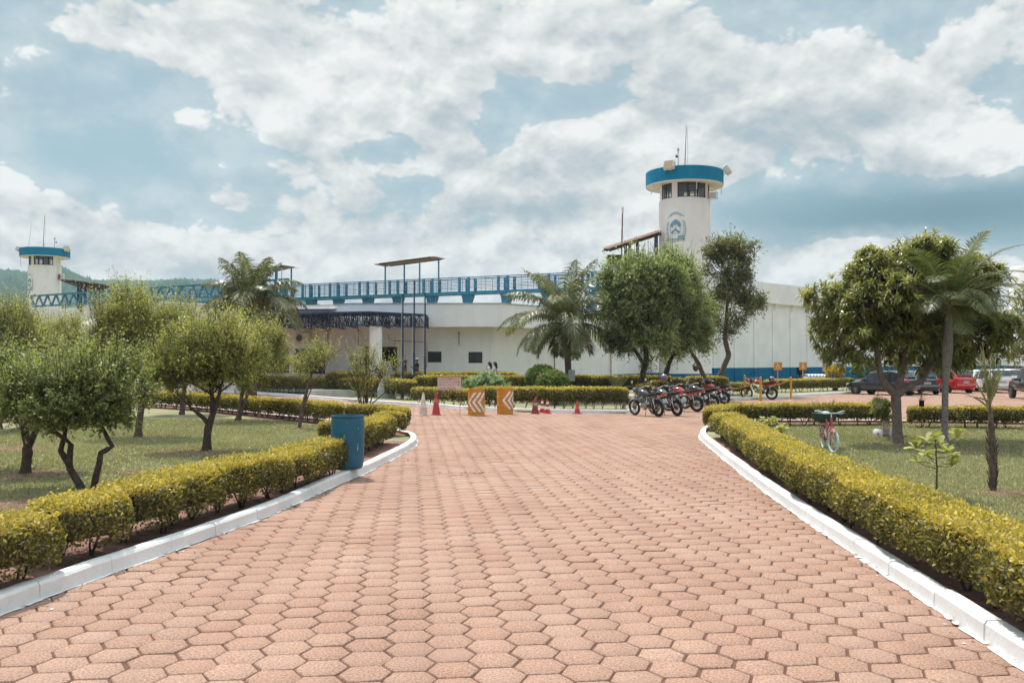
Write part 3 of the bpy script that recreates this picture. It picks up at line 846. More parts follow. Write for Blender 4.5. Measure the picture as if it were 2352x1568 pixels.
def tree(name, label, base, stems, ells, lm, bark, seed, ncl, shoots, per, L, W=.5, group=None, cat='tree', limbs=26, twig=.5, **kw):
    """stems: polylines of (Vector, radius); ells: crown ellipsoids (centre, radii)"""
    rng = np.random.default_rng(seed); rn = random.Random(seed)
    O = Vector(base); root = empty(name, O, 0, label, cat, group)
    sk = .13 if name == 'garden_tree' else 0
    ells = [(np.array(e[0])-np.array(O), tuple(max(q*.55, q-sk) for q in e[1]), *e[2:]) for e in ells]
    pos, A, N, l, w, tone, Cs, st, dr, sl = crown_leaves(ells, rng, ncl, shoots, per, L, W, None, **kw)
    V, F, T = leafquads(pos, A, N, l, w, tone)
    tb = MB(); ends = []
    for s in stems:
        pp = [Vector(p)-O for p, r in s]; rr = [r for p, r in s]
        # make the stem less straight
        P2 = []; R2 = []
        for i in range(len(pp)-1):
            for q in range(3):
                f = q/3; P2.append(pp[i].lerp(pp[i+1], f)+Vector((rn.gauss(0, rr[i]*.12), rn.gauss(0, rr[i]*.12), 0))*(1 if i+q else 0)); R2.append((rr[i]*(1-f)+rr[i+1]*f)*rn.uniform(.94, 1.06))
        P2.append(pp[-1]); R2.append(rr[-1])
        if pp[0].z < .2: R2[0] *= 1.35; P2[0].z -= .06
        tb.tube(P2, R2, 10); ends.append((pp[-1], rr[-1]))
    idx = list(range(len(Cs))); rn.shuffle(idx)
    for i in idx[:limbs]:
        c = Vector(Cs[i]); e, r = min(ends, key=lambda q: (q[0]-c).length+rn.random()*.3)
        mid = e.lerp(c, .5)+Vector((rn.gauss(0, .06), rn.gauss(0, .06), rn.gauss(.03, .05)))*(c-e).length
        m1 = e.lerp(mid, .5)+Vector((rn.gauss(0, .03), rn.gauss(0, .03), 0))
        r0 = max(r*.55, .012)
        tb.tube([e, m1, mid, mid.lerp(c, .6), c], [r0, r0*.8, r0*.55, r0*.35, max(.004, r0*.15)], 6)
    # fine twigs carrying the shoots
    nt = int(len(st)*twig*.5); ii = rng.choice(len(st), min(nt, 900), replace=False) if nt else []
    for i in ii:
        a = Vector(st[i]); b = a+Vector(dr[i])*sl[i]
        tb.tube([a-Vector(dr[i])*.08, b], [.006*max(1, L/.05), .003], 3, cap=False)
    tb.build('trunk', bark, root, smooth=True)
    np_mesh('crown', V, F, lm, root, attr=T)
    return root

def frond(rng, base, az, el, length, droop, nleaf, ll, lw, out, hang=.55, vee=.25, tone0=.5, wood=None, curl=0.0):
    n = 14; p = np.array(base, float); pts = [p.copy()]; dirs = []; a = az
    for i in range(n):
        t = i/(n-1); e = el-droop*t**1.35; a = az+curl*t
        d = np.array([math.cos(a)*math.cos(e), math.sin(a)*math.cos(e), math.sin(e)]); dirs.append(d); p = p+d*length/n; pts.append(p.copy())
    dirs.append(dirs[-1]); pts = np.array(pts); dirs = np.array(dirs)
    if wood is not None:
        wood.tube([Vector(q) for q in pts], [lerp_(.028, .006, i/n)*max(.6, length/2.5) for i in range(n+1)], 5, cap=False)
    ts = np.linspace(.12, .995, nleaf); ts = np.repeat(ts, 2); sd = np.tile([-1., 1.], nleaf); m = len(ts)
    fi = ts*n; Pp = np.stack([np.interp(fi, np.arange(n+1), pts[:, k]) for k in range(3)], 1)
    Dd = unit(np.stack([np.interp(fi, np.arange(n+1), dirs[:, k]) for k in range(3)], 1))
    side = unit(np.cross(Dd, np.array([0, 0, 1.0])+1e-6)); up = np.cross(side, Dd)
    env = np.sin(np.clip(ts*.92+.12, 0, 1)*PI)**.55*ll*rng.uniform(.85, 1.1, m)
    fw = .45+.5*ts
    d1 = unit(side*sd[:, None]*(1.0)+Dd*fw[:, None]+up*vee+rng.normal(0, .07, (m, 3)))
    d2 = unit(d1+np.array([0, 0, -1.0])*hang*rng.uniform(.6, 1.3, m)[:, None])
    d3 = unit(d2+np.array([0, 0, -1.0])*hang*1.1)
    a0 = Pp; a1 = a0+d1*(env*.38)[:, None]; a2 = a1+d2*(env*.36)[:, None]; a3 = a2+d3*(env*.28)[:, None]
    wv = unit(np.cross(d1, up))*1.0
    V = []; tt = np.clip(tone0+rng.normal(0, .12, m)+rng.normal(0, .06), 0, 1)
    quads = [(a0, .35, a1, 1), (a1, 1, a2, .8), (a2, .8, a3, .08)]
    for (p0, w0, p1, w1) in quads:
        q = np.empty((m, 4, 3)); q[:, 0] = p0-wv*lw*w0*.5; q[:, 1] = p0+wv*lw*w0*.5; q[:, 2] = p1+wv*lw*w1*.5; q[:, 3] = p1-wv*lw*w1*.5
        V.append(q.reshape(-1, 3))
    V = np.concatenate(V); F = np.arange(len(V)).reshape(-1, 4); T = np.tile(np.repeat(tt, 4), 3)
    out.append((V, F, T))
def lerp_(a, b, t): return a+(b-a)*t

def palm(name, label, base, trunk, fronds, lm, bark, seed, cat='palm tree', group=None, **kw):
    """trunk [(Vector, r)], fronds [(az, el, len, droop)]"""
    rng = np.random.default_rng(seed); O = Vector(base); root = empty(name, O, 0, label, cat, group)
    tb = MB(); P2 = []; R2 = []
    pp = [Vector(p)-O for p, r in trunk]; rr = [r for p, r in trunk]
    for i in range(len(pp)-1):
        m = max(2, int((pp[i+1]-pp[i]).length/.07))
        for q in range(m):
            f = q/m; P2.append(pp[i].lerp(pp[i+1], f)); R2.append(lerp_(rr[i], rr[i+1], f)*(1+.07*((len(P2)) % 2)))
    P2.append(pp[-1]); R2.append(rr[-1]); tb.tube(P2, R2, 12)
    tb.build('trunk', bark, root, smooth=True)
    top = pp[-1]
    fr = []
    for k, (az, el, ln, dr) in enumerate(fronds):
        out = []; wood = MB()
        b = top+Vector((math.cos(az)*rr[-1]*.6, math.sin(az)*rr[-1]*.6, rng.uniform(-.08, .08)))
        frond(rng, b, az, el, ln, dr, out=out, wood=wood, **kw)
        V, F, T = merge(out)
        wv = np.array([tuple(v) for v in wood.v]); wf = np.array([f for f in wood.f])
        VV = np.concatenate([V, wv]); FF = np.concatenate([F, wf+len(V)]); mi = np.concatenate([np.zeros(len(F), int), np.ones(len(wf), int)])
        np_mesh('frond', VV, FF, [lm, M['rachis']], root, attr=np.concatenate([T, np.full(len(wv), .5)]), mi=mi)
    return root
M['rachis'] = mat('frond_rachis', (.30, .28, .12), .6, .2, 8)
# ================================================================== hedges
gl = lambda lst: [G(x, y, LAWN_Z) for x, y in lst]
def span(x0, x1, Y): return [P(x0, 900, Y), P(x1, 900, Y)]
hedge(gl([(-140, 1412), (92, 1325)]), .72, .60, 'nearest short hedge block at the lower left corner by the white kerb', 11, side=.1)
hedge(gl([(99, 1314), (262, 1262)]), .72, .62, 'low rectangular hedge block with red bare stems, second from the left edge', 12, side=.1)
hedge(gl([(272, 1256), (400, 1213), (640, 1140)]), .74, .64, 'longest yellow-topped hedge block along the left white kerb', 13, side=.1)
hedge(gl([(650, 1136), (772, 1088)]), .72, .62, 'hedge block right in front of the blue drum', 14, side=.1)
hedge(gl([(843, 1050), (912, 1018)]), .60, .66, 'hedge block just right of the blue drum', 15, side=1)
hedge(gl([(880, 1005), (945, 1001)]), .75, .62, 'rounded hedge block at the tip of the left island', 16, side=1)
hedge(gl([(722, 1012), (780, 1014)]), .55, .45, 'small low hedge block seen just left of the blue drum', 17, side=1)
hedge(gl([(780, 982), (860, 985), (905, 993)]), .6, .66, 'curved hedge stretch behind the blue drum', 18, side=1)
hedge(gl([(315, 935), (417, 941), (520, 951), (632, 963), (765, 978)]), .55, .66, 'long thin hedge with bare stems along the back of the left lawn', 19, side=1)
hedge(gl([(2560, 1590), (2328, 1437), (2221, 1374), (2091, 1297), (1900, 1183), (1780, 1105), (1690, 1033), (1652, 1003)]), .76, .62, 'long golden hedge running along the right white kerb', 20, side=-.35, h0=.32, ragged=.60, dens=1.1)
hedge(gl([(1664, 992), (1700, 982), (1800, 980), (1960, 979), (2048, 977)]), .66, .66, 'hedge with bare stems behind the pink bicycle', 21, side=1)
hedge(gl([(2096, 984), (2250, 985), (2420, 988)]), .66, .62, 'hedge behind the tall palm on the right lawn edge', 22, side=1)
hedge(gl([(520, 897), (640, 903), (824, 911), (934, 919)]), .8, 1.0, 'tall hedge row facing the left branch of the driveway', 23, side=1)
hedge(gl([(936, 927), (1076, 935)]), .75, .74, 'hedge behind the tall traffic cones and the notice board', 24, side=1)
hedge(gl([(1081, 938), (1260, 940), (1444, 941)]), .9, .88, 'long hedge behind the two orange drums', 25, side=1)
hedge(span(948, 1548, 46), .9, 1.20, 'long dark hedge in the middle row before the building', 26, side=1)
hedge(span(744, 1190, 50.5), .8, 1.33, 'farthest hedge row at the foot of the entrance porch', 27, side=1)
hedge(span(1463, 1506, 41.5), .9, .88, 'lowest hedge block behind the first parked motorcycle', 28, side=1)
hedge(span(1490, 1540, 44.5), .9, .98, 'hedge block with a rounded end behind the motorcycles', 29, side=1)
hedge(span(1543, 1577, 48), 1.0, 1.08, 'rounded hedge block between the two lowest tree trunks', 30, side=1)
hedge(span(1579, 1676, 50.5), 1.0, 1.10, 'hedge block beside the leaning tree trunk', 31, side=1)
hedge(gl([(1676, 908), (1728, 905)]), .8, .68, 'low hedge stretch left of the trail motorcycle', 32, side=1)
hedge(gl([(1772, 902), (1870, 899), (1968, 896)]), .8, .80, 'hedge in front of the orange parking signs', 33, side=1)
hedge(gl([(60, 900), (300, 898)]), .9, .9, 'hedge glimpsed beneath the far left trees', 34, side=1)

# ------------------------------------------------------------------ trees of the left lawn
GL = 'small-leaved trees on the left lawn'
def E(px, py, Y, rx, ry, rz, w=None):
    c = P(px, py, Y); return (np.array(c), (rx, ry, rz)) + ((w,) if w else ())
def S(*pts): return [(P(px, py, Y), r) for (px, py, Y, r) in pts]
def stemlist(base, *lists): return [[(Vector(base), l[0])]+[(P(px, py, Y), r) for (px, py, Y, r) in l[1:]] for l in lists]
b = G(57, 1089, LAWN_Z); Y = b.y
tree('garden_tree', 'small dark tree with a forked trunk near the left edge, in bare soil', b, stemlist(b, (.085, (62, 1030, Y, .07), (85, 985, Y, .045)), (.07, (66, 1045, Y, .05), (52, 990, Y, .035)), (.05, (70, 1040, Y, .04), (60, 975, Y, .03))),
     [E(40, 930, Y, .62, .7, .50), E(110, 905, Y+.2, .6, .7, .5), E(10, 860, Y+1, .6, .6, .5)], M['acerolag'], M['barkdk'], 101, 115, 22, 11, .054, group=GL, topshoot=.3, spread=.09, shoot_len=.24, tip=.4, tone0=.5)
b = G(198, 1126, LAWN_Z); Y = b.y
tree('garden_tree', 'tree with two dark crooked stems splaying into a V, close behind the near hedge', b, stemlist(b + Vector((-.04, 0, 0)), (.058, (165, 1080, Y, .05), (140, 1035, Y, .042), (150, 990, Y, .03)), (.06, (160, 1075, Y, .05), (163, 1020, Y-.1, .04))) + stemlist(b + Vector((.10, .05, 0)), (.055, (226, 1075, Y, .046), (230, 1040, Y, .042), (258, 1025, Y, .034), (230, 975, Y+.2, .03))),
     [E(150, 930, Y, .95, .8, .50), E(235, 905, Y+.3, .75, .8, .62), E(90, 905, Y+.3, .7, .7, .48), E(255, 950, Y+.1, .5, .5, .35)], M['acerolag'], M['barkdk'], 102, 195, 22, 11, .054, group=GL, topshoot=.35, spread=.09, shoot_len=.25, tip=.4, tone0=.52)
b = G(317, 1004, LAWN_Z); Y = b.y
tree('garden_tree', 'largest upright tree of the left lawn, shoots rising above the blue truss', b, stemlist(b, (.095, (322, 950, Y, .082), (328, 900, Y, .075), (350, 850, Y, .055)), (.06, (325, 915, Y, .06), (312, 880, Y, .05), (290, 820, Y, .04))),
     [E(325, 810, Y, 1.2, 1.1, .95), E(310, 735, Y, 1.0, .9, .62), E(255, 765, Y, .75, .8, .6), E(395, 770, Y, .75, .8, .6)], M['acerola'], M['bark'], 103, 250, 22, 11, .056, group=GL, topshoot=.75, spread=.10, shoot_len=.30, tip=.4, tone0=.55, up=.5)
b = G(474, 1036, LAWN_Z); Y = b.y
tree('garden_tree', 'tree with a knobbly forked trunk and wide crown in the middle of the left lawn', b, stemlist(b, (.095, (477, 985, Y, .08), (490, 950, Y, .065), (486, 905, Y, .045)), (.06, (480, 975, Y, .055), (462, 955, Y, .045), (440, 938, Y, .03)), (.05, (486, 965, Y, .045), (505, 900, Y, .035))),
     [E(470, 830, Y, .98, .95, .62), E(545, 838, Y+.3, .75, .8, .62), E(400, 850, Y, .65, .7, .50), E(490, 795, Y+.2, .8, .7, .40)], M['acerola'], M['barkdk'], 104, 215, 22, 11, .054, group=GL, topshoot=.55, spread=.10, shoot_len=.28, tip=.4, tone0=.56)
b = G(546, 967, LAWN_Z); Y = b.y
tree('garden_tree', 'tree with two thin parallel stems behind the knobbly one', b, stemlist(b, (.09, (553, 925, Y, .07), (558, 893, Y, .05)), (.06, (560, 930, Y, .05), (572, 890, Y, .04))),
     [E(590, 825, Y, 1.2, 1.1, .90), E(535, 815, Y, .9, 1, .75), E(590, 785, Y, .85, .8, .45)], M['acerola'], M['bark'], 105, 200, 20, 11, .066, group=GL, topshoot=.25, spread=.13, shoot_len=.36, tone0=.6)
b = G(417, 952, LAWN_Z); Y = b.y
tree('garden_tree', 'tree by the back hedge, its crown hidden behind the knobbly tree', b, stemlist(b, (.10, (420, 915, Y, .08), (425, 890, Y, .06))),
     [E(425, 815, Y, 1.2, 1.0, .90), E(450, 785, Y, 1.0, .9, .5)], M['acerola'], M['bark'], 106, 170, 20, 11, .066, group=GL, topshoot=.4, spread=.13, shoot_len=.36, tone0=.5)
b = G(-6, 985, LAWN_Z); Y = b.y
tree('garden_tree', 'leftmost tree, its broad crown cut by the left edge of the picture', b, stemlist(b, (.12, (0, 940, Y, .10), (15, 890, Y, .07))),
     [E(10, 800, Y, 1.25, 1.2, .95), E(70, 830, Y, 1.0, 1.0, .75), E(-20, 750, Y, .8, .9, .5)], M['acerola'], M['bark'], 107, 230, 20, 11, .062, group=GL, topshoot=.5, spread=.13, shoot_len=.36, tone0=.5)
b = G(135, 948, LAWN_Z); Y = b.y
tree('garden_tree', 'yellowish bushy tree in front of the low pale roof', b, stemlist(b, (.12, (140, 900, Y, .09), (150, 870, Y, .07))),
     [E(130, 800, Y, 1.3, 1.2, 1.0), E(185, 840, Y, 1.0, 1.0, .8), E(90, 860, Y, 1.0, 1.0, .7)], M['acerola'], M['bark'], 108, 210, 20, 11, .066, group=GL, topshoot=.45, spread=.13, shoot_len=.36, tone0=.6)
b = G(230, 958, LAWN_Z); Y = b.y
tree('garden_tree', 'shaded tree filling the gap behind the V-stemmed tree', b, stemlist(b, (.11, (235, 915, Y, .08), (240, 890, Y, .06))),
     [E(225, 850, Y, 1.0, 1.0, .8), E(280, 860, Y, .8, .8, .7)], M['acerolag'], M['bark'], 109, 230, 12, 9, .056, group=GL, topshoot=.3, spread=.13, shoot_len=.36, tone0=.4)
b = G(687, 984, LAWN_Z); Y = b.y
tree('leaning_sapling', 'thin leaning tree with a sparse crown, left of the blue drum', b, stemlist(b, (.05, (693, 940, Y, .045), (702, 905, Y, .035), (716, 858, Y, .028), (724, 835, Y, .018)), (.03, (700, 930, Y, .02), (722, 875, Y, .015), (745, 850, Y, .01)), (.03, (716, 858, Y, .02), (740, 835, Y, .015), (765, 812, Y, .012), (795, 797, Y, .006))),
     [E(712, 835, Y, .48, .5, .28, 3), E(690, 850, Y, .3, .3, .2, 1), E(760, 815, Y, .26, .2, .12, 1.2), E(735, 810, Y, .3, .3, .16, 1)], M['acerola'], M['bark'], 110, 42, 9, 9, .055, topshoot=.5, spread=.13, shoot_len=.28, tone0=.6, shell=.2, limbs=20)
b = G(836, 965, LAWN_Z); Y = b.y
rn = random.Random(5); fans = []
for k in range(11):
    x1 = 836+(k-5)*8+rn.uniform(-6, 6); y1 = 850-rn.random()*45+abs(k-5)*4
    fans.append((.035, (836+(k-5)*2, 935, Y+rn.uniform(-.1, .1), .024), ((836+x1)/2+rn.uniform(-6, 6), 895, Y+rn.uniform(-.2, .2), .015), (x1, y1, Y+rn.uniform(-.3, .3), .006)))
fans.append((.03, (850, 930, Y, .022), (880, 905, Y, .015), (905, 880, Y, .01), (930, 865, Y, .005)))
tree('upright_shrub', 'sparse many-stemmed shrub rising behind the blue drum', b, stemlist(b, *fans),
     [E(835, 850, Y, .50, .4, .50, 5), E(880, 870, Y, .4, .3, .35, 2), E(905, 845, Y, .25, .2, .16, .8), E(835, 900, Y, .38, .35, .35, 2)], M['acerola'], M['barkdk'], 111, 100, 7, 7, .055, cat='shrub', topshoot=.6, spread=.12, shoot_len=.30, tone0=.55, shell=.2, limbs=30, up=.7)

# ------------------------------------------------------------------ trees by the motorcycles
GM = 'trees behind the parked motorcycles'
kwf = dict(spread=.22, shoot_len=.62, droop=.22, tip=.5, up=.05)
b = Vector((P(1473, 880, 43).x, 43, LAWN_Z))
tree('feathery_tree', 'wide feathery tree with a thick dark trunk behind the first motorcycle', b, stemlist(b, (.18, (1474, 880, 43, .16), (1478, 855, 43, .15), (1485, 820, 43, .13), (1480, 770, 43, .10)), (.1, (1480, 840, 43, .10), (1450, 790, 43, .07))),
     [E(1460, 700, 43, 1.5, 1.5, 1.6), E(1435, 760, 42.6, .9, 1.1, .8), E(1500, 660, 43.3, 1.4, 1.5, 1.3), E(1440, 650, 43, 1.1, 1.2, .9), E(1480, 780, 42.8, 1.2, 1.2, .8)], M['tamar'], M['barkdk'], 120, 330, 20, 12, .15, .36, group=GM, topshoot=.12, tone0=.5, **kwf)
b = Vector((P(1530, 880, 46).x, 46, LAWN_Z))
tree('feathery_tree', 'feathery tree whose trunk leans right, in front of the guard tower', b, stemlist(b, (.17, (1526, 868, 46, .14), (1536, 835, 46, .12), (1555, 800, 46, .09))),
     [E(1560, 700, 46, 1.1, 1.3, 1.75), E(1540, 640, 46, 1.0, 1.1, .95), E(1575, 770, 46, .95, 1.0, .8), E(1530, 790, 45.8, .9, .9, .5)], M['tamar'], M['barkdk'], 121, 230, 20, 12, .15, .36, group=GM, topshoot=.15, tone0=.55, **kwf)
b = Vector((P(1618, 880, 49).x, 49, LAWN_Z))
tree('feathery_tree', 'feathery tree with a bare trunk curving left, a pot hanging from it', b, stemlist(b, (.15, (1617, 868, 49, .13), (1607, 840, 49, .12), (1592, 815, 49, .10), (1580, 790, 49, .08))),
     [E(1590, 765, 49, .95, 1.0, .8), E(1600, 720, 49, .75, .9, .9)], M['tamar'], M['bark'], 122, 150, 12, 10, .12, .34, group=GM, topshoot=.1, tone0=.45, **kwf)
b = Vector((P(1650, 885, 52).x, 52, LAWN_Z))
tree('tall_tree', 'narrow tree with a kinked bare trunk standing right of the guard tower', b, stemlist(b, (.20, (1650, 870, 52, .17), (1664, 840, 52, .15), (1674, 812, 52, .15), (1666, 780, 52, .13), (1668, 730, 52, .09), (1672, 650, 52, .05))),
     [E(1672, 620, 52, 1.35, 1.2, 1.35), E(1690, 570, 52, 1.0, .9, .55), E(1640, 580, 52, .6, .6, .45), E(1690, 700, 52, 1.35, 1.1, .95), E(1660, 750, 52, .95, .9, .55), E(1725, 690, 52, .7, .7, .5), E(1640, 680, 52, .5, .6, .4)], M['rough'], M['bark'], 123, 190, 17, 9, .14, .42, topshoot=.2, tone0=.5, spread=.26, shoot_len=.5, droop=.25)

# ------------------------------------------------------------------ mango
def whorls(root, ells, rng, n, lm, L=.20, W=.042, per=13, shell=.5, name='crown', tone0=.45):
    pos, A, N, l, w, tone, Cs, st, dr, sl = crown_leaves(ells, rng, n, 1, 1, .01, .5, None, up=.15, spread=.05, shell=shell)
    ct = rng.normal(0, .17, n)
    k = np.repeat(np.arange(n), per); m = len(k); az = np.tile(np.arange(per)*2.4, n)+rng.random(m)*.5
    ax = unit(dr*.6+np.array([0, 0, .5])+rng.normal(0, .25, dr.shape)); 
    s1 = unit(np.cross(ax, np.array([.3, .9, .1]))); s2 = np.cross(ax, s1)
    tl = np.tile(np.linspace(0, 1, per), n)
    rad = s1[k]*np.cos(az)[:, None]+s2[k]*np.sin(az)[:, None]
    d1 = unit(rad*(.95-.35*tl)[:, None]+ax[k]*(.25+.75*tl)[:, None]+rng.normal(0, .1, (m, 3)))
    d2 = unit(d1+np.array([0, 0, -.55])*rng.uniform(.6, 1.3, m)[:, None]); d3 = unit(d2+np.array([0, 0, -.75]))
    ll = L*rng.uniform(.7, 1.2, m); c = Cs[k]+ax[k]*(tl*.07)[:, None]
    wv = unit(np.cross(d1, np.array([0, 0, 1.0])+rng.normal(0, .25, (m, 3))))
    a0 = c; a1 = a0+d1*(ll*.34)[:, None]; a2 = a1+d2*(ll*.36)[:, None]; a3 = a2+d3*(ll*.32)[:, None]
    tt = np.clip(tone0+ct[k]+.22*tl+.10*dr[k][:, 2]+rng.normal(0, .10, m), 0, 1); V = []
    for (p0, w0, p1, w1) in ((a0, .3, a1, 1), (a1, 1, a2, .85), (a2, .85, a3, .05)):
        q = np.empty((m, 4, 3)); q[:, 0] = p0-wv*W*w0*.5; q[:, 1] = p0+wv*W*w0*.5; q[:, 2] = p1+wv*W*w1*.5; q[:, 3] = p1-wv*W*w1*.5; V.append(q.reshape(-1, 3))
    V = np.concatenate(V); np_mesh(name, V, np.arange(len(V)).reshape(-1, 4), lm, root, attr=np.tile(np.repeat(tt, 4), 3))
    return Cs
b = G(2061, 1019, LAWN_Z); Y = b.y
root = empty('mango_tree', b, 0, 'large mango tree with hanging dark leaves on the right lawn, grey forked trunk', 'tree')
el = [E(2010, 700, Y, 1.05, 1.1, .78), E(1940, 760, Y, .70, .9, .70), E(2110, 640, Y+.8, 1.0, .8, .78), E(2200, 680, Y+1.3, 1.0, .7, .85), E(2070, 765, Y+.3, 1.2, .9, .85), E(2230, 780, Y+1.2, .85, .7, .75), E(2150, 820, Y+1.0, 1.0, .6, .50), E(2130, 730, Y+1.1, 1.0, .6, .8), E(1930, 830, Y-.1, .50, .5, .22), E(2140, 580, Y+.2, .5, .5, .35), E(1990, 640, Y, .5, .5, .4), E(2255, 640, Y+.3, .45, .5, .40), E(2310, 760, Y+.4, .35, .4, .40), E(1880, 690, Y, .3, .4, .3), E(2000, 600, Y+.1, .35, .4, .25)]
el = [(e[0]-np.array(b), e[1]) for e in el]
Cs = whorls(root, el, np.random.default_rng(7), 3900, M['mango'], L=.21, tone0=.55)
tb = MB(); O = Vector(b)
tr = [Vector((0, 0, -.08)), Vector((0, 0, .06)), P(2061, 990, Y)-O, P(2060, 950, Y)-O, P(2058, 918, Y)-O, P(2056, 900, Y)-O]
tb.tube(tr, [.18, .145, .115, .105, .115, .10], 14)
forks = [[(2056, 905, Y, .10), (2035, 885, Y, .085), (2022, 862, Y-.05, .072), (2016, 820, Y, .062), (2008, 760, Y, .05), (1990, 710, Y, .03)],
         [(2058, 905, Y, .09), (2068, 872, Y+.1, .078), (2074, 840, Y+.1, .068), (2085, 780, Y+.2, .055), (2100, 700, Y+.2, .035)],
         [(2060, 908, Y, .09), (2090, 885, Y, .07), (2120, 872, Y+.2, .062), (2138, 840, Y+.4, .055), (2150, 780, Y+.7, .045), (2180, 700, Y+1.0, .03)],
         [(2138, 840, Y+.4, .045), (2175, 810, Y+.8, .035), (2225, 770, Y+1.1, .02)],
         [(2020, 850, Y, .05), (1990, 835, Y-.1, .035), (1950, 828, Y-.1, .02)]]
ends = []
for f in forks:
    pp = [P(x, y, yy)-O for x, y, yy, r in f]; tb.tube(pp, [q[3] for q in f], 10); ends += pp[2:]
rn = random.Random(3)
for i in rn.sample(range(len(Cs)), 260):
    c = Vector(Cs[i]); e = min(ends, key=lambda q: (q-c).length); m_ = e.lerp(c, .5)+Vector((rn.gauss(0, .05), rn.gauss(0, .05), -.03))
    tb.tube([e, m_, c], [.022, .013, .005], 5, cap=False)
tb.build('trunk', M['barkmg'], root, smooth=True)

b = G(2420, 960, LAWN_Z); Y = b.y
root2 = empty('broadleaf_tree', b, 0, 'pale thin-leaved tree cut by the right edge, right of the mango tree', 'tree')
el = [E(2345, 760, Y, .95, 1, .9), E(2400, 700, Y, 1.3, 1.2, 1.0), E(2330, 820, Y, .6, .8, .45), E(2420, 800, Y, 1.2, 1.0, .8)]
Cs = whorls(root2, [(e[0]-np.array(b), e[1]) for e in el], np.random.default_rng(17), 520, M['rough'], L=.17, W=.055, per=9, tone0=.75, shell=.3)
tb = MB(); O = Vector(b); tb.tube([Vector((0, 0, -.1)), Vector((0, 0, 1.2)), P(2400, 820, Y)-O], [.13, .11, .07], 10)
for i in rn.sample(range(len(Cs)), 90):
    c = Vector(Cs[i]); e = P(2400, 820, Y)-O; tb.tube([e, e.lerp(c, .5)+Vector((0, 0, .1)), c], [.035, .016, .005], 5, cap=False)
tb.build('trunk', M['bark'], root2, smooth=True)

# ------------------------------------------------------------------ palms
def ring_fronds(rng, spec):
    o = []
    for (n, el, ln, dr, off) in spec:
        for i in range(n): o.append((2*PI*i/n+off+rng.uniform(-.12, .12), el+rng.uniform(-.10, .10), ln*rng.uniform(.9, 1.08), dr*rng.uniform(.88, 1.12)))
    return o
rg = np.random.default_rng(31)
b = Vector((P(1304, 880, 44).x, 44, LAWN_Z))
palm('coconut_palm', 'coconut palm with a short red-brown trunk before the white building corner', b, [(b, .20), (P(1305, 850, 44), .15), (P(1303, 800, 44), .17), (P(1300, 770, 44), .24), (P(1300, 745, 44), .16)],
     ring_fronds(rg, [(7, 1.28, 3.7, .75, .3), (7, .9, 3.9, 1.35, .8), (8, .5, 3.9, 1.65, .1), (7, .05, 3.5, 1.5, .5), (4, -.5, 2.2, 1.0, .2)]), M['coco'], M['bark'], 31, nleaf=50, ll=1.0, lw=.055, hang=.85, tone0=.45)
b = Vector((P(580, 880, 41).x, 41, LAWN_Z))
palm('coconut_palm', 'coconut palm rising behind the left lawn trees beside the canopy', b, [(b, .22), (P(580, 830, 41), .18), (P(580, 770, 41), .20), (P(577, 725, 41), .24), (P(576, 702, 41), .16)],
     ring_fronds(rg, [(7, 1.28, 2.7, .7, .2), (7, .9, 2.8, 1.4, .7), (8, .5, 2.9, 1.6, .1), (7, .05, 2.8, 1.45, .5)]), M['coco'], M['bark'], 32, nleaf=46, ll=.9, lw=.055, hang=.85, tone0=.42)
b = G(2170, 1023, LAWN_Z); Y = b.y
palm('feather_palm', 'slender grey-trunked palm with feathery fronds beside the mango trunk', b, [(b, .085), (P(2170, 985, Y), .070), (P(2171, 880, Y), .068), (P(2174, 850, Y), .085), (P(2176, 800, Y), .12), (P(2178, 755, Y), .09), (P(2178, 700, Y), .05)],
     [(-1.35, .65, 1.75, 1.95), (-.05, 1.05, 2.3, .9), (.35, .75, 2.2, 1.2), (.0, .28, 2.2, .75), (PI-.2, 1.1, 1.9, .8), (PI+.25, .75, 2.0, 1.6), (2.2, 1.25, 2.1, .5), (1.0, 1.0, 2.1, 1.0), (-.6, .9, 2.0, 1.3), (-2.2, .85, 1.7, 1.5), (1.8, .6, 2.0, 1.5), (-.9, .25, 1.8, 1.2), (.15, 1.3, 2.3, .7), (3.3, .3, 1.7, 1.2), (-1.6, 1.1, 1.9, 1.2), (-1.2, .9, 2.0, 1.5), (-2.6, 1.1, 2.1, 1.1), (-.3, .55, 2.1, 1.0), (-1.9, .4, 1.5, 1.0), (-1.5, .3, 1.6, 1.3), (-.9, .7, 1.9, 1.5), (-2.3, .45, 1.7, 1.5), (.3, .1, 1.7, 1.2), (2.9, .0, 1.6, 1.1), (-.4, .0, 1.7, 1.1), (-1.2, 1.3, 2.0, .8), (-1.7, -.3, 1.3, .8)],
     M['palm'], M['barkgr'], 33, nleaf=58, ll=.48, lw=.017, hang=.3, vee=.25, tone0=.5)
b = G(2281, 1129, LAWN_Z); Y = b.y
palm('young_palm', 'young palm with a dark shaggy trunk and few upright fronds, front of the right lawn', b, [(b, .046), (P(2281, 1090, Y), .052), (P(2278, 1030, Y), .060), (P(2277, 980, Y), .045), (P(2275, 950, Y), .028), (P(2273, 925, Y), .018)],
     [(2.8, 1.52, 1.0, .06), (2.4, 1.48, .85, .08), (.3, 1.42, .5, .10), (.1, 1.25, .5, .2), (3.0, .75, .42, .5), (3.3, .35, .40, .4), (-1.2, 1.35, .55, .2), (1.6, 1.4, .8, .1), (-.8, 1.3, .6, .2), (3.6, 1.3, .7, .15), (.9, 1.42, .7, .15), (2.9, 1.2, .6, .3)], M['coco'], M['bark'], 34, nleaf=30, ll=.10, lw=.009, hang=.02, vee=.0, tone0=.6)
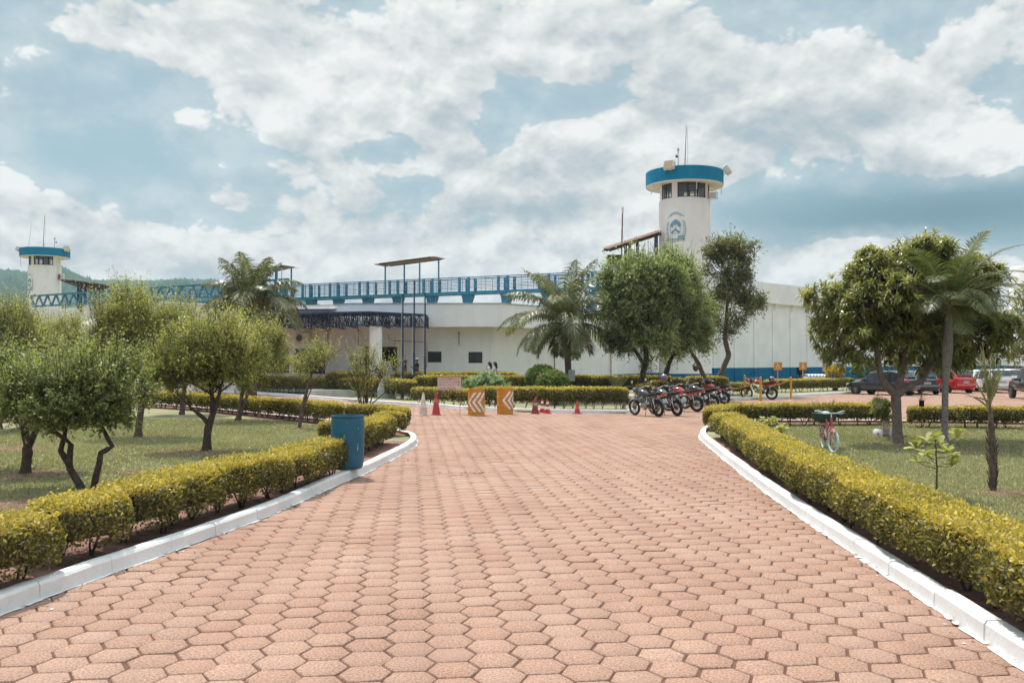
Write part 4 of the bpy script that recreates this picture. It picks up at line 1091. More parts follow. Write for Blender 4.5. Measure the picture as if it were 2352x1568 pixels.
# shaggy leaf bases on the young trunk
rootyp = [o for o in COL.objects if o.name == 'young_palm'][0]
sb = MB(); rn = random.Random(9)
for i in range(70):
    z = rn.uniform(.1, 1.05); a = rn.uniform(0, 2*PI); r = .046+.012*math.sin(z*3)
    c = Vector((math.cos(a)*r-.02*z, math.sin(a)*r, z)); o_ = Vector((math.cos(a), math.sin(a), 0))
    sb.tube([c-Vector((0, 0, .05)), c+o_*.012, c+o_*.032+Vector((0, 0, .045))], [.013, .010, .003], 5, flat=.5)
sb.build('leaf_bases', M['barkdk'], rootyp)
# small palm shoots between hedges
b = Vector((P(1418, 884, 41.5).x, 41.5, LAWN_Z))
palm('palm_shoot', 'small trunkless palm between the hedges before the thick tree trunk', b, [(b, .05), (b+Vector((0, 0, .35)), .04)], ring_fronds(rg, [(6, 1.25, 1.05, .5, .2), (5, .8, .95, .8, .5)]), M['coco'], M['bark'], 35, nleaf=16, ll=.30, lw=.035, hang=.1, tone0=.7, cat='plant')
b = Vector((P(1140, 895, 41).x, 41, LAWN_Z))
palm('spiky_plant', 'grey spiky plant peeking over the hedge right of the grey-green bush', b, [(b, .05), (b+Vector((0, 0, .5)), .04)], ring_fronds(rg, [(9, 1.0, .7, .9, .2), (8, .5, .7, .9, .5)]), M['greyb'], M['bark'], 36, nleaf=10, ll=.12, lw=.035, hang=.1, tone0=.7, cat='plant')

# ------------------------------------------------------------------ bushes
def bush(label, base, ells, lm, seed, ncl, L=.06, name='bush', cat='bush', stems=None, flowers=None, W=.5, per=7, shoots=10, **kw):
    b = Vector(base)
    st = stems or [[(b+Vector((math.cos(k*1.3)*.08, math.sin(k*1.3)*.08, 0)), .03), (Vector(ells[0][0]), .015)] for k in range(5)]
    kw.setdefault('spread', .06); kw.setdefault('shoot_len', .07); kw.setdefault('shell', .8); kw.setdefault('irr', .12); kw.setdefault('tone0', .6)
    r = tree(name, label, b, st, ells, lm, M['barkdk'], seed, ncl, shoots, per, L, W, cat=cat, limbs=14, twig=.1, **kw)
    if flowers:
        fb = MB(); rn = random.Random(seed)
        for i in range(flowers):
            c, rr = ells[0][:2]; a = rn.uniform(PI, 2*PI); e = rn.uniform(-.1, 1.1)
            p = Vector(c)+Vector((math.cos(a)*math.cos(e)*rr[0], math.sin(a)*math.cos(e)*rr[1], math.sin(e)*rr[2]))*1.06-b
            fb.sphere(p, .035, 8, 6)
        fb.build('flowers', M['red'], r, smooth=True)
    return r
def bx(px, Y): return Vector((P(px, 900, Y).x, Y, LAWN_Z))
bush('large round clipped bush before the coconut palm', bx(1247, 41), [E(1245, 868, 41, .75, .75, .55)], M['bush'], 201, 380, .06)
bush('smaller round bush dotted with red flowers', bx(1278, 39.8), [E(1272, 880, 39.8, .72, .7, .52)], M['bush'], 202, 360, .06, flowers=7)
bush('loose grey-green bush behind the left orange drum', bx(1120, 41), [E(1120, 886, 41, .95, .7, .40), E(1118, 873, 41, .42, .4, .28)], M['greyb'], 203, 190, .085, irr=.8, shoot_len=.16)
bush('golden croton bush left of the black parked car', bx(1919, 60), [E(1919, 853, 60, .60, .5, .38)], M['croton'], 204, 90, .10, stems=[[(bx(1919, 60)+Vector((k*.05-.1, 0, 0)), .03), (P(1919+(k-2)*7, 862, 60), .02)] for k in range(5)])
bush('dark green ball bush behind the black parked car', bx(1990, 60), [E(1990, 850, 60, .95, .9, .52)], M['bush'], 205, 170, .11)
bush('small flowering shrub planted in the painted tyre', G(2035, 994, LAWN_Z), [E(2033, 948, 23.2, .30, .30, .26), E(2022, 935, 23.2, .22, .2, .18)], M['acerolag'], 206, 90, .05, cat='shrub', name='potted_shrub', stems=[[(G(2035, 994, .25)+Vector((k*.03-.06, 0, 0)), .014), (P(2035+(k-2)*4, 955, 23.2), .008)] for k in range(5)])
# broad-leaved seedlings
def seedling(label, base, h, leaves, seed, L=.11, sp=.30, n=9):
    rng = np.random.default_rng(seed); rn = random.Random(seed)
    r = empty('cashew_sapling', base, 0, label, 'sapling', 'broad-leaved saplings'); tb = MB()
    top = Vector((rn.uniform(-.02, .02), 0, h)); tb.tube([Vector((0, 0, -.03)), Vector((.01, 0, h*.5)), top], [.016, .012, .006], 6)
    tips = [top]
    for k in range(n):
        a = k*2.4+seed; z = h*(.5+.45*k/n); q = Vector((math.cos(a)*sp*rn.uniform(.5, 1), math.sin(a)*sp*rn.uniform(.5, 1), z+rn.uniform(.02, .14))); s = Vector((.005, 0, z))
        tb.tube([s, s.lerp(q, .55)+Vector((0, 0, -.02)), q], [.007, .005, .003], 5); tips.append(q)
    tb.build('stem', M['bark'], r, smooth=True)
    for q in tips:
        for j in range(leaves):
            a = j*2*PI/leaves+rn.random(); el = rn.uniform(.1, 1.35)
            d = Vector((math.cos(a)*math.cos(el), math.sin(a)*math.cos(el), math.sin(el))); s = d.cross(Vector((0, 0, 1))).normalized(); up = s.cross(d); l = L*rn.uniform(.7, 1.2)
            V = []; prof = [(0, .04), (.25, .22), (.5, .34), (.75, .40), (.92, .28), (1, .05)]
            for (t, w) in prof:
                c = q+d*l*t+up*(-.25*l*t*t)
                V += [c-s*w*l+up*.07*l*w*3, c-up*.01, c+s*w*l+up*.07*l*w*3]
            F = []
            for i in range(len(prof)-1):
                for c in (0, 1): F.append([i*3+c, i*3+c+1, i*3+c+4, i*3+c+3])
            o = np_mesh('leaf', np.array([tuple(v) for v in V]), np.array(F), M['cashew'], r, smooth=True, attr=np.full(len(V), min(1, max(0, rn.gauss(.5, .25)))))
    return r
b = G(2151, 1146, LAWN_Z); seedling('young sapling with large round pale leaves behind the golden hedge', b, .86, 6, 3, L=.145, sp=.32, n=10)
seedling('broad-leaved sapling at the tip of the right lawn, left of the bicycle', G(1768, 992, LAWN_Z), .30, 5, 5, L=.13, sp=.22, n=9)
seedling('lower broad-leaved sapling beside the bicycle shadow', G(1795, 1008, LAWN_Z), .26, 4, 8, L=.12, sp=.18, n=6)

# ------------------------------------------------------------------ grass and litter
def scatter(poly, dens0, rng, ymin, ymax):
    out = []
    y = ymin
    while y < ymax:
        y2 = y+1; xr = .74*y2+2.5; n = int(2*xr*dens0*min(1, (9/y)**1.5)); x = rng.uniform(-xr, xr, n); yy = rng.uniform(y, y2, n)
        k = inpoly(x, yy, poly); out.append(np.stack([x[k], yy[k]], 1)); y = y2
    return np.concatenate(out)
def litter(name, poly, n, seed, z, size, lm, ymin=5, ymax=26, along=None):
    rng = np.random.default_rng(seed)
    if along is not None:
        k = rng.integers(0, len(along)-1, n); t = rng.random(n)[:, None]; A_ = np.array([[q.x, q.y] for q in along]); p = A_[k]*(1-t)+A_[k+1]*t+rng.normal(0, .14, (n, 2))
    else:
        p = scatter(poly, n, rng, ymin, ymax)
    m = len(p); a = rng.random(m)*6.28; A = np.c_[np.cos(a), np.sin(a), rng.normal(0, .25, m)]
    V, F, T = leafquads(np.c_[p, np.full(m, z)+rng.random(m)*.012], unit(A), unit(rng.normal(0, .3, (m, 3))+[0, 0, 1]), size*rng.uniform(.5, 1.4, m), size*.5, rng.random(m))
    o = np_mesh(name, V, F, lm, attr=T); tag(o, kind='stuff'); return o
def grass(poly, seed, ymin, ymax, dens=2600):
    rng = np.random.default_rng(seed); p = scatter(poly, dens, rng, ymin, ymax); n = len(p)
    lf = lump(np.c_[p, np.zeros(n)], .9, seed); k = rng.random(n) < np.clip(.95+.5*lf, .15, 1); p = p[k]; lf = lf[k]; n = len(p)
    d = p[:, 1]; h = rng.uniform(.018, .05, n)*(1+d*.012); w = .005*(d/8)*rng.uniform(.8, 1.5, n)
    a = rng.random(n)*6.28; b_ = np.c_[p, np.full(n, LAWN_Z-.004)]; lean = rng.normal(0, .5, (n, 2))*h[:, None]
    s = np.c_[np.cos(a)*w, np.sin(a)*w, np.zeros(n)]; V = np.empty((n, 3, 3)); V[:, 0] = b_-s; V[:, 1] = b_+s; V[:, 2] = b_+np.c_[lean, h]
    o = np_mesh('grass', V.reshape(-1, 3), np.arange(n*3).reshape(n, 3), M['grass'], attr=np.repeat(np.clip(.5+.15*lf+rng.normal(0, .2, n), 0, 1), 3))
    tag(o, kind='stuff')
grass(inset(ISL_R, .75, sR), 1, 8, 29, 3400)
litter('dirt_scatter', None, 110, 13, .012, .05, M['dry'], along=[G(925, 1055), G(990, 1082), G(1060, 1092), G(1110, 1085)])
litter('dirt_scatter', None, 50, 14, .012, .04, M['dry'], along=[G(880, 1065), G(960, 1052), G(1010, 1060)])
grass(inset(ISL_L, 1.1, sL), 2, 8, 30)
litter('fallen_leaves', None, 260, 3, .018, .035, M['dry'], along=[p-Vector((0, 0, 0)) for p in inset(resample(ISL_R[1:11], .5), -.12, sR)])
litter('fallen_leaves', None, 120, 4, .018, .035, M['dry'], along=inset(resample(ISL_L[1:13], .5), -.12, sL))
litter('fallen_leaves', inset(ISL_L, .25, sL), 26, 5, LAWN_Z+.02, .05, M['dry'], 7, 22)
litter('fallen_leaves', inset(ISL_R, .25, sR), 10, 6, LAWN_Z+.025, .06, M['dry'], 8, 24)
# ================================================================== buildings
def quadwall(mb, a, b, z0, z1):
    mb.add([(a[0], a[1], z0), (b[0], b[1], z0), (b[0], b[1], z1), (a[0], a[1], z1)], [(0, 1, 2, 3)])
def wall_run(mb, pts, z0, z1, th=.18):
    """wall as a solid strip along plan points (outer face first), mitred"""
    pts = [Vector((p[0], p[1], 0)) for p in pts]; inn = []
    for i in range(len(pts)):
        a = pts[max(i-1, 0)]; b = pts[min(i+1, len(pts)-1)]
        d1 = (pts[i]-a).normalized() if i else (b-pts[i]).normalized(); d2 = (b-pts[i]).normalized() if i < len(pts)-1 else d1
        n = Vector((-(d1+d2).y, (d1+d2).x, 0)).normalized(); c = max(.3, n.dot(Vector((-d1.y, d1.x, 0)))); inn.append(pts[i]+n*th/c)
    vs = []
    for p, q in zip(pts, inn): vs += [p+Vector((0, 0, z0)), p+Vector((0, 0, z1)), q+Vector((0, 0, z1)), q+Vector((0, 0, z0))]
    fs = []
    for i in range(len(pts)-1):
        a = 4*i; b = a+4
        fs += [(a, b, b+1, a+1), (a+1, b+1, b+2, a+2), (a+2, b+2, b+3, a+3), (a+3, b+3, b, a)]
    fs += [(0, 1, 2, 3), tuple(4*(len(pts)-1)+k for k in (3, 2, 1, 0))]
    mb.add(vs, fs)
def wall_holes(mb, a, b, z0, z1, holes, th=.2):
    """front face plane from a to b with rectangular openings (s0,s1,h0,h1) and reveals"""
    a = Vector((a[0], a[1], 0)); b = Vector((b[0], b[1], 0)); d = (b-a); L = d.length; d.normalize(); n = Vector((-d.y, d.x, 0))
    xs = sorted({0, L, *[h[0] for h in holes], *[h[1] for h in holes]}); zs = sorted({z0, z1, *[h[2] for h in holes], *[h[3] for h in holes]})
    for i in range(len(xs)-1):
        for j in range(len(zs)-1):
            cx = (xs[i]+xs[i+1])/2; cz = (zs[j]+zs[j+1])/2
            if any(h[0] < cx < h[1] and h[2] < cz < h[3] for h in holes): continue
            p = [a+d*xs[i]+Vector((0, 0, zs[j])), a+d*xs[i+1]+Vector((0, 0, zs[j])), a+d*xs[i+1]+Vector((0, 0, zs[j+1])), a+d*xs[i]+Vector((0, 0, zs[j+1]))]
            mb.add(p, [(0, 1, 2, 3)])
    for h in holes:
        c = [a+d*h[0]+Vector((0, 0, h[2])), a+d*h[1]+Vector((0, 0, h[2])), a+d*h[1]+Vector((0, 0, h[3])), a+d*h[0]+Vector((0, 0, h[3]))]
        e = [q+n*th for q in c]
        mb.add(c+e, [(0, 4, 5, 1), (1, 5, 6, 2), (2, 6, 7, 3), (3, 7, 4, 0)])
    return a, d, n
BZ = LAWN_Z
bld = empty('entrance_building', (0, 56, 0), 0, 'long low white building with a deep plain fascia behind the hedges', 'building')
def loc(mb, root):
    o = root.location; mb.v = [(v[0]-o.x, v[1]-o.y, v[2]-o.z) for v in mb.v]; return mb
XL = lambda px, Y: P(px, 800, Y).x
F0 = (XL(420, 57), 57); F1 = (XL(753, 57), 57); F2 = (XL(802, 55.2), 55.2); F3 = (XL(1155, 55), 55); F4 = (XL(1408, 64.8), 64.8); F5 = (XL(1522, 77), 77); FB0 = (F0[0]-1, 63)
ftop = 5.57; fbot = 4.14
mb = MB(); wall_run(mb, [FB0, F0, F1, F2, F3, F4, F5], fbot, ftop, .25)
loc(mb, bld).build('fascia', M['fascia'], bld)
# thin drip edge on top of the fascia
mb = MB(); wall_run(mb, [(F0[0], F0[1]-.05), (F1[0], F1[1]-.05), (F2[0]-.02, F2[1]-.05), (F3[0]+.03, F3[1]-.05), (F4[0]+.05, F4[1]-.04), (F5[0], F5[1])], ftop+.002, ftop+.045, .36)
loc(mb, bld).build('coping', M['galv'], bld)
mb = MB(); mb.add([(p[0], p[1]+.02, fbot+.02) for p in (F0, F1, F2, F3, F4)]+[(F4[0]-1.2, F4[1]+2.2, fbot+.02), (F3[0]-.7, 57.5, fbot+.02), (F0[0], 60, fbot+.02)], [(0, 1, 2, 3, 4, 5, 6, 7)])
loc(mb, bld).build('eaves_soffit', M['soffit'], bld)
mb = MB(); mb.add([(F0[0], 57.2, ftop-.25), (F3[0], 55.2, ftop-.25), (F4[0], 65, ftop-.25), (F5[0], 77, ftop-.25), (F5[0]-8, 84, ftop-.25), (F0[0], 80, ftop-.25)], [(0, 1, 2, 3, 4, 5)])
loc(mb, bld).build('roof', M['cement'], bld)
# lower walls set back below the fascia
W0 = (F0[0], 57.9); W1 = (XL(761, 57.9), 57.9); W2 = (XL(797, 56.2), 56.2); W3 = (XL(1135, 56), 56); W4 = (XL(1408, 65.9), 65.9); W5 = (XL(1520, 78), 78)
def lens(a, b, px, ):   # distance along a-b where image column px falls
    best = None
    for i in range(2001):
        t = i/2000; x = a[0]+(b[0]-a[0])*t; y = a[1]+(b[1]-a[1])*t
        e = abs(x/y*FPX/1.0*math.cos(0)+1176-px)
        if best is None or e < best[0]: best = (e, t)
    return best[1]*math.hypot(b[0]-a[0], b[1]-a[1])
def zat(py, Y): return P(1176, py, Y).z
mb = MB()
hA = [(lens(W0, W1, 590), lens(W0, W1, 664), zat(856, 57.9), zat(798, 57.9)), (lens(W0, W1, 676), lens(W0, W1, 747), zat(858, 57.9), zat(801, 57.9))]
hB = [(lens(W2, W3, 838), lens(W2, W3, 848), zat(860, 56), zat(796, 56)), (lens(W2, W3, 877), lens(W2, W3, 912), .42, zat(796, 56)), (lens(W2, W3, 982.5), lens(W2, W3, 1014), zat(832, 56), zat(807, 56)), (lens(W2, W3, 1076), lens(W2, W3, 1108), zat(833.5, 56), zat(808, 56))]
fa = wall_holes(mb, W0, W1, BZ, fbot+.3, hA); quadwall(mb, W1, W2, BZ, fbot+.3); fb = wall_holes(mb, W2, W3, BZ, fbot+.3, hB); quadwall(mb, W3, W4, BZ, fbot+.3)
loc(mb, bld).build('front_wall', M['white'], bld)
mb = MB(); quadwall(mb, W4, W5, 1.05, fbot+.3); loc(mb, bld).build('side_wall', M['white'], bld)
mb = MB(); quadwall(mb, W4, W5, BZ, 1.05); loc(mb, bld).build('blue_wall_base', M['cblue'], bld)
# dark rooms behind the openings
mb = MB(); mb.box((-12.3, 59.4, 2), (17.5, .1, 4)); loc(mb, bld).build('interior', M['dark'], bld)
def window(fr, h, root, mull=1, name='window', glassinset=.07, fw=.05):
    a, d, n = fr; o = root.location; mb = MB()
    s0, s1, z0, z1 = h; p = lambda s, z, k=.06: a+d*s+n*k+Vector((0, 0, z))-o
    mb.bar(p(s0, z0+fw/2), p(s1, z0+fw/2), .08, fw); mb.bar(p(s0, z1-fw/2), p(s1, z1-fw/2), .08, fw)
    mb.bar(p(s0+fw/2, z0+fw), p(s0+fw/2, z1-fw), fw, .08, up=d); mb.bar(p(s1-fw/2, z0+fw), p(s1-fw/2, z1-fw), fw, .08, up=d)
    for k in range(mull):
        s = s0+(s1-s0)*(k+1)/(mull+1); mb.bar(p(s, z0+fw), p(s, z1-fw), fw*.8, .06, up=d)
    w = mb.build(name, M['black'], root)
    g = MB(); g.add([p(s0+fw, z0+fw, glassinset), p(s1-fw, z0+fw, glassinset), p(s1-fw, z1-fw, glassinset), p(s0+fw, z1-fw, glassinset)], [(0, 1, 2, 3)])
    g.build('pane', M['glass'], w)
    return w
for h in hA: window(fa, h, bld, 2, fw=.07)
window(fb, hB[2], bld, 1); window(fb, hB[3], bld, 1)
# doors: dark openings with a frame and an open leaf
for h in hB[:2]:
    a, d, n = fb; o = bld.location; p = lambda s, z, k=.03: a+d*s+n*k+Vector((0, 0, z))-o; mb = MB(); fw = .06
    mb.bar(p(h[0]+.03, h[2]), p(h[0]+.03, h[3]), fw, .1, up=d); mb.bar(p(h[1]-.03, h[2]), p(h[1]-.03, h[3]), fw, .1, up=d); mb.bar(p(h[0], h[3]-.03), p(h[1], h[3]-.03), .1, fw)
    mb.box(p(h[1]-.16, (h[2]+h[3])/2, .35), (.04, .5, h[3]-h[2]-.1)); mb.build('door', M['black'], bld)
# column, plinth, conduits, drain pipes, air conditioner
mb = MB(); cc = P(863, 800, 50.8); mb.lathe([(.36, .38), (.36, 4.0), (.40, 4.02), (.40, 4.06)], 28, c=(cc.x, cc.y, 0)); loc(mb, bld).build('column', M['white'], bld, smooth=True)
mb = MB(); x0 = XL(700, 49.5); x1 = XL(985, 49.5); mb.box(((x0+x1)/2, 52.9, .21), (x1-x0, 6.6, .42), ch=.02); loc(mb, bld).build('porch_slab', M['cement'], bld)
mb = MB()
for px, y0, y1, Y in ((643, 755, 792, 57.8), (753, 757, 797, 57.75), (823, 757, 795, 55.95), (1054, 763, 792, 55.9)):
    mb = MB(); mb.cyl(P(px, y0, Y), P(px, y1, Y), .025, 6); mb.box(P(px, y0+1, Y), (.09, .07, .10)); loc(mb, bld).build('drain_tube', M['rust'], bld)
for px, y0, y1, t in ((1263, 785, 845, .46), (1405, 792, 848, .97)):
    q = Vector((W3[0]+(W4[0]-W3[0])*t+.06, W3[1]+(W4[1]-W3[1])*t-.08, 0)); mb = MB(); mb.cyl(q+Vector((0, 0, .2)), q+Vector((0, 0, 3.6 if t < .9 else 3.9)), .035, 6); loc(mb, bld).build('drain_pipe', M['rust'], bld)
q = Vector((W3[0]+(W4[0]-W3[0])*.38, W3[1]+(W4[1]-W3[1])*.38-.1, 3.35)); mb = MB(); mb.bar(q, q+Vector((.8, .9, 0)), .05); loc(mb, bld).build('wall_bracket', M['rust'], bld); mb = MB()
mb.tube([P(892, 770, 55.93), P(893, 778, 55.93), P(903, 782, 55.93), P(980, 786, 55.93), P(981, 800, 55.93), P(979, 846, 55.93)], .018, 5)
loc(mb, bld).build('conduit', M['rust'], bld)
def ac_unit(c, yaw, root, w=.95, h=.62, dp=.34, name='air_conditioner'):
    mb = MB(); mb.box((0, 0, 0), (w, dp, h), ch=.02); mb.box((-w*.4, dp*.2, -h*.56), (.04, dp*1.2, .04)); mb.box((w*.4, dp*.2, -h*.56), (.04, dp*1.2, .04))
    mb.v = [tuple(Matrix.Rotation(yaw, 4, 'Z') @ Vector(v)+Vector(c)-root.location) for v in mb.v]
    o = mb.build(name, M['lwhite'], root)
    g = MB(); Mx = Matrix.Rotation(R(90), 4, 'X')
    g.lathe([(.23, 0), (.25, .0), (.25, .02), (.23, .02), (.23, 0)], 24, Mx, (-w*.18, -dp/2-.001, 0))
    g.mat(1).lathe([(.001, .004), (.225, .004)], 24, Mx, (-w*.18, -dp/2, 0)); g.mat(0)
    for k in range(5): g.torus((-w*.18, -dp/2-.012, 0), .04+.045*k, .004, Mx, 20, 4)
    g.v = [tuple(Matrix.Rotation(yaw, 4, 'Z') @ Vector(v)+Vector(c)-root.location) for v in g.v]
    g.build('fan_grille', [M['lwhite'], M['black']], o); return o
ac_unit(P(696, 776, 57.5), R(-20), bld)
# entrance canopy of navy lattice beams
can = empty('entrance_canopy', (XL(860, 51), 51, 4.0), 0, 'flat navy steel lattice canopy over the building entrance', 'canopy')
edge = [P(560, 733, 54.5), P(640, 733, 52.6), P(740, 733, 50.9), P(848, 733, 50.0), P(977, 733, 53.0)]
edge = [Vector((p.x, p.y, 0)) for p in edge]; zb = 4.03; zt = 4.74
def lattice(mb, a, b, z0, z1, n, t=.05, cross=True):
    a = Vector((a.x, a.y, 0)); b = Vector((b.x, b.y, 0))
    for z in (z0, z1): mb.bar(a+Vector((0, 0, z)), b+Vector((0, 0, z)), .09, .07)
    for i in range(n+1):
        p = a.lerp(b, i/n); mb.bar(p+Vector((0, 0, z0)), p+Vector((0, 0, z1)), t*.8)
        if i < n:
            q = a.lerp(b, (i+1)/n)
            if i % 2: mb.bar(p+Vector((0, 0, z0)), q+Vector((0, 0, z1)), t*.8)
            else: mb.bar(p+Vector((0, 0, z1)), q+Vector((0, 0, z0)), t*.8)
            if cross and i % 2: mb.bar(p+Vector((0, 0, z1)), q+Vector((0, 0, z0)), t*.6)
mb = MB()
for a, b in zip(edge[:-1], edge[1:]): lattice(mb, a, b, zb, zt, max(3, int((b-a).length/.42)))
loc(mb, can).build('front_truss', M['navy'], can)
mb = MB()
for i, f in enumerate(np.linspace(0, 1, 13)):
    L_ = [(b-a).length for a, b in zip(edge[:-1], edge[1:])]; s = f*sum(L_)*.999; k = 0
    while s > L_[k]: s -= L_[k]; k += 1
    p = edge[k].lerp(edge[k+1], s/L_[k]); lattice(mb, p+Vector((0, .1, 0)), Vector((p.x, 55.0 if p.x > F2[0]-.5 else 56.9, 0)), zb+.03, zt-.06, 6, .045, True)
loc(mb, can).build('cross_truss', M['navy'], can)
mb = MB(); ev = edge+[Vector((edge[-1].x, 54.93, 0)), Vector((F2[0], 54.93, 0)), Vector((F1[0], 56.9, 0)), Vector((edge[0].x, 56.9, 0))]
mb.prism([(p.x, p.y) for p in ev], zt+.036, zt+.08); loc(mb, can).build('roof_deck', M['navy'], can)

# pale corrugated shed roof far left
sh = empty('pale_shed', P(300, 760, 70)*1, 0, 'low shed with a pale corrugated roof seen over the left trees', 'shed'); sh.location.z = 0
mb = MB(); a = P(168, 747, 66); b = P(470, 745, 66); c = P(440, 722, 74); d = P(235, 726, 78)
n = 90
for i in range(n):
    f0 = i/n; f1 = (i+1)/n; hz = .05*math.sin(i*PI); z = [.05 if i % 2 else -.05, .05 if (i+1) % 2 else -.05]
    mb.add([a.lerp(b, f0)+Vector((0, 0, z[0])), a.lerp(b, f1)+Vector((0, 0, z[1])), d.lerp(c, f1)+Vector((0, 0, z[1])), d.lerp(c, f0)+Vector((0, 0, z[0]))], [(0, 1, 2, 3)])
loc(mb, sh).build('roof', M['cement'], sh, smooth=True)
mb = MB(); mb.box(((a.x+b.x)/2, 68.5, 2.2), (b.x-a.x-.8, 4, 4.0)); loc(mb, sh).build('wall', M['white'], sh)
mb = MB(); mb.box(((a.x+b.x)/2, 66.42, 1.6), (b.x-a.x-3, .1, 1.1)); loc(mb, sh).build('window_strip', M['glass'], sh)

# perimeter walls
pw = empty('perimeter_wall', (30, 95, 0), 0, 'very high white prison wall with a blue base, running right behind the parking', 'wall')
A_ = (XL(1500, 77.5), 77.5); B_ = (XL(2500, 152), 152)
A_ = (XL(1612, 79.0), 79.0); B_ = (XL(2330, 135.5)*1.25-XL(1632, 78)*.25, 135.5*1.25-78*.25)
top = 9.6
mb = MB(); wall_run(mb, [A_, B_], 1.42, 7.62, .3); loc(mb, pw).build('wall_face', M['pwhite'], pw)
mb = MB(); wall_run(mb, [A_, B_], -.1, 1.42, .3); loc(mb, pw).build('blue_base', M['cblue'], pw)
dW = (Vector((B_[0], B_[1], 0))-Vector((A_[0], A_[1], 0))); LW = dW.length; dW.normalize(); nW = Vector((dW.y, -dW.x, 0))
off = lambda p, k: (p[0]+nW.x*k, p[1]+nW.y*k)
mb = MB(); wall_run(mb, [off(A_, .35), off(B_, .35)], 7.62, top, .8); loc(mb, pw).build('parapet', M['pwhite'], pw)
mb = MB(); mb2 = MB(); mb3 = MB()
for i in range(int(LW/3.4)):
    c = Vector((A_[0], A_[1], 0))+dW*(2+i*3.4)+nW*.04; yaw = math.atan2(dW.y, dW.x)
    mb.box(c+Vector((0, 0, 4.5)), (.55, .10, 6.2), yaw); mb2.box(c+Vector((0, 0, .66)), (.55, .10, 1.5), yaw)
    e = c+nW*.05
    mb3.add([e+Vector((0, 0, 7.6))-dW*.12, e+Vector((0, 0, 6.9))-dW*.12, e+nW*.28+Vector((0, 0, 7.6))-dW*.12, e+Vector((0, 0, 7.6))+dW*.12, e+Vector((0, 0, 6.9))+dW*.12, e+nW*.28+Vector((0, 0, 7.6))+dW*.12], [(0, 1, 2), (5, 4, 3), (1, 4, 5, 2), (0, 3, 4, 1)])
    mb.box(c+Vector((0, 0, 3.6))+dW*1.7-nW*.028, (2.85, .02, .025), yaw)
loc(mb, pw).build('pilasters', M['pwhite'], pw); loc(mb2, pw).build('blue_pilaster_bases', M['cblue'], pw); loc(mb3, pw).build('brackets', M['soffit'], pw)
pl = empty('perimeter_wall', (-45, 115, 0), 0, 'plain grey-white wall at the foot of the left guard tower', 'wall')
mb = MB(); wall_run(mb, [(XL(62, 119), 119), (XL(126, 118), 118), (XL(330, 100), 100), (XL(640, 88), 88)], -.1, 8.9, .4); 
mb.v = [(x, y, min(z, 7.3) if x > -38 else z) for x, y, z in mb.v]
loc(mb, pl).build('wall_face', M['pwhite'], pl)

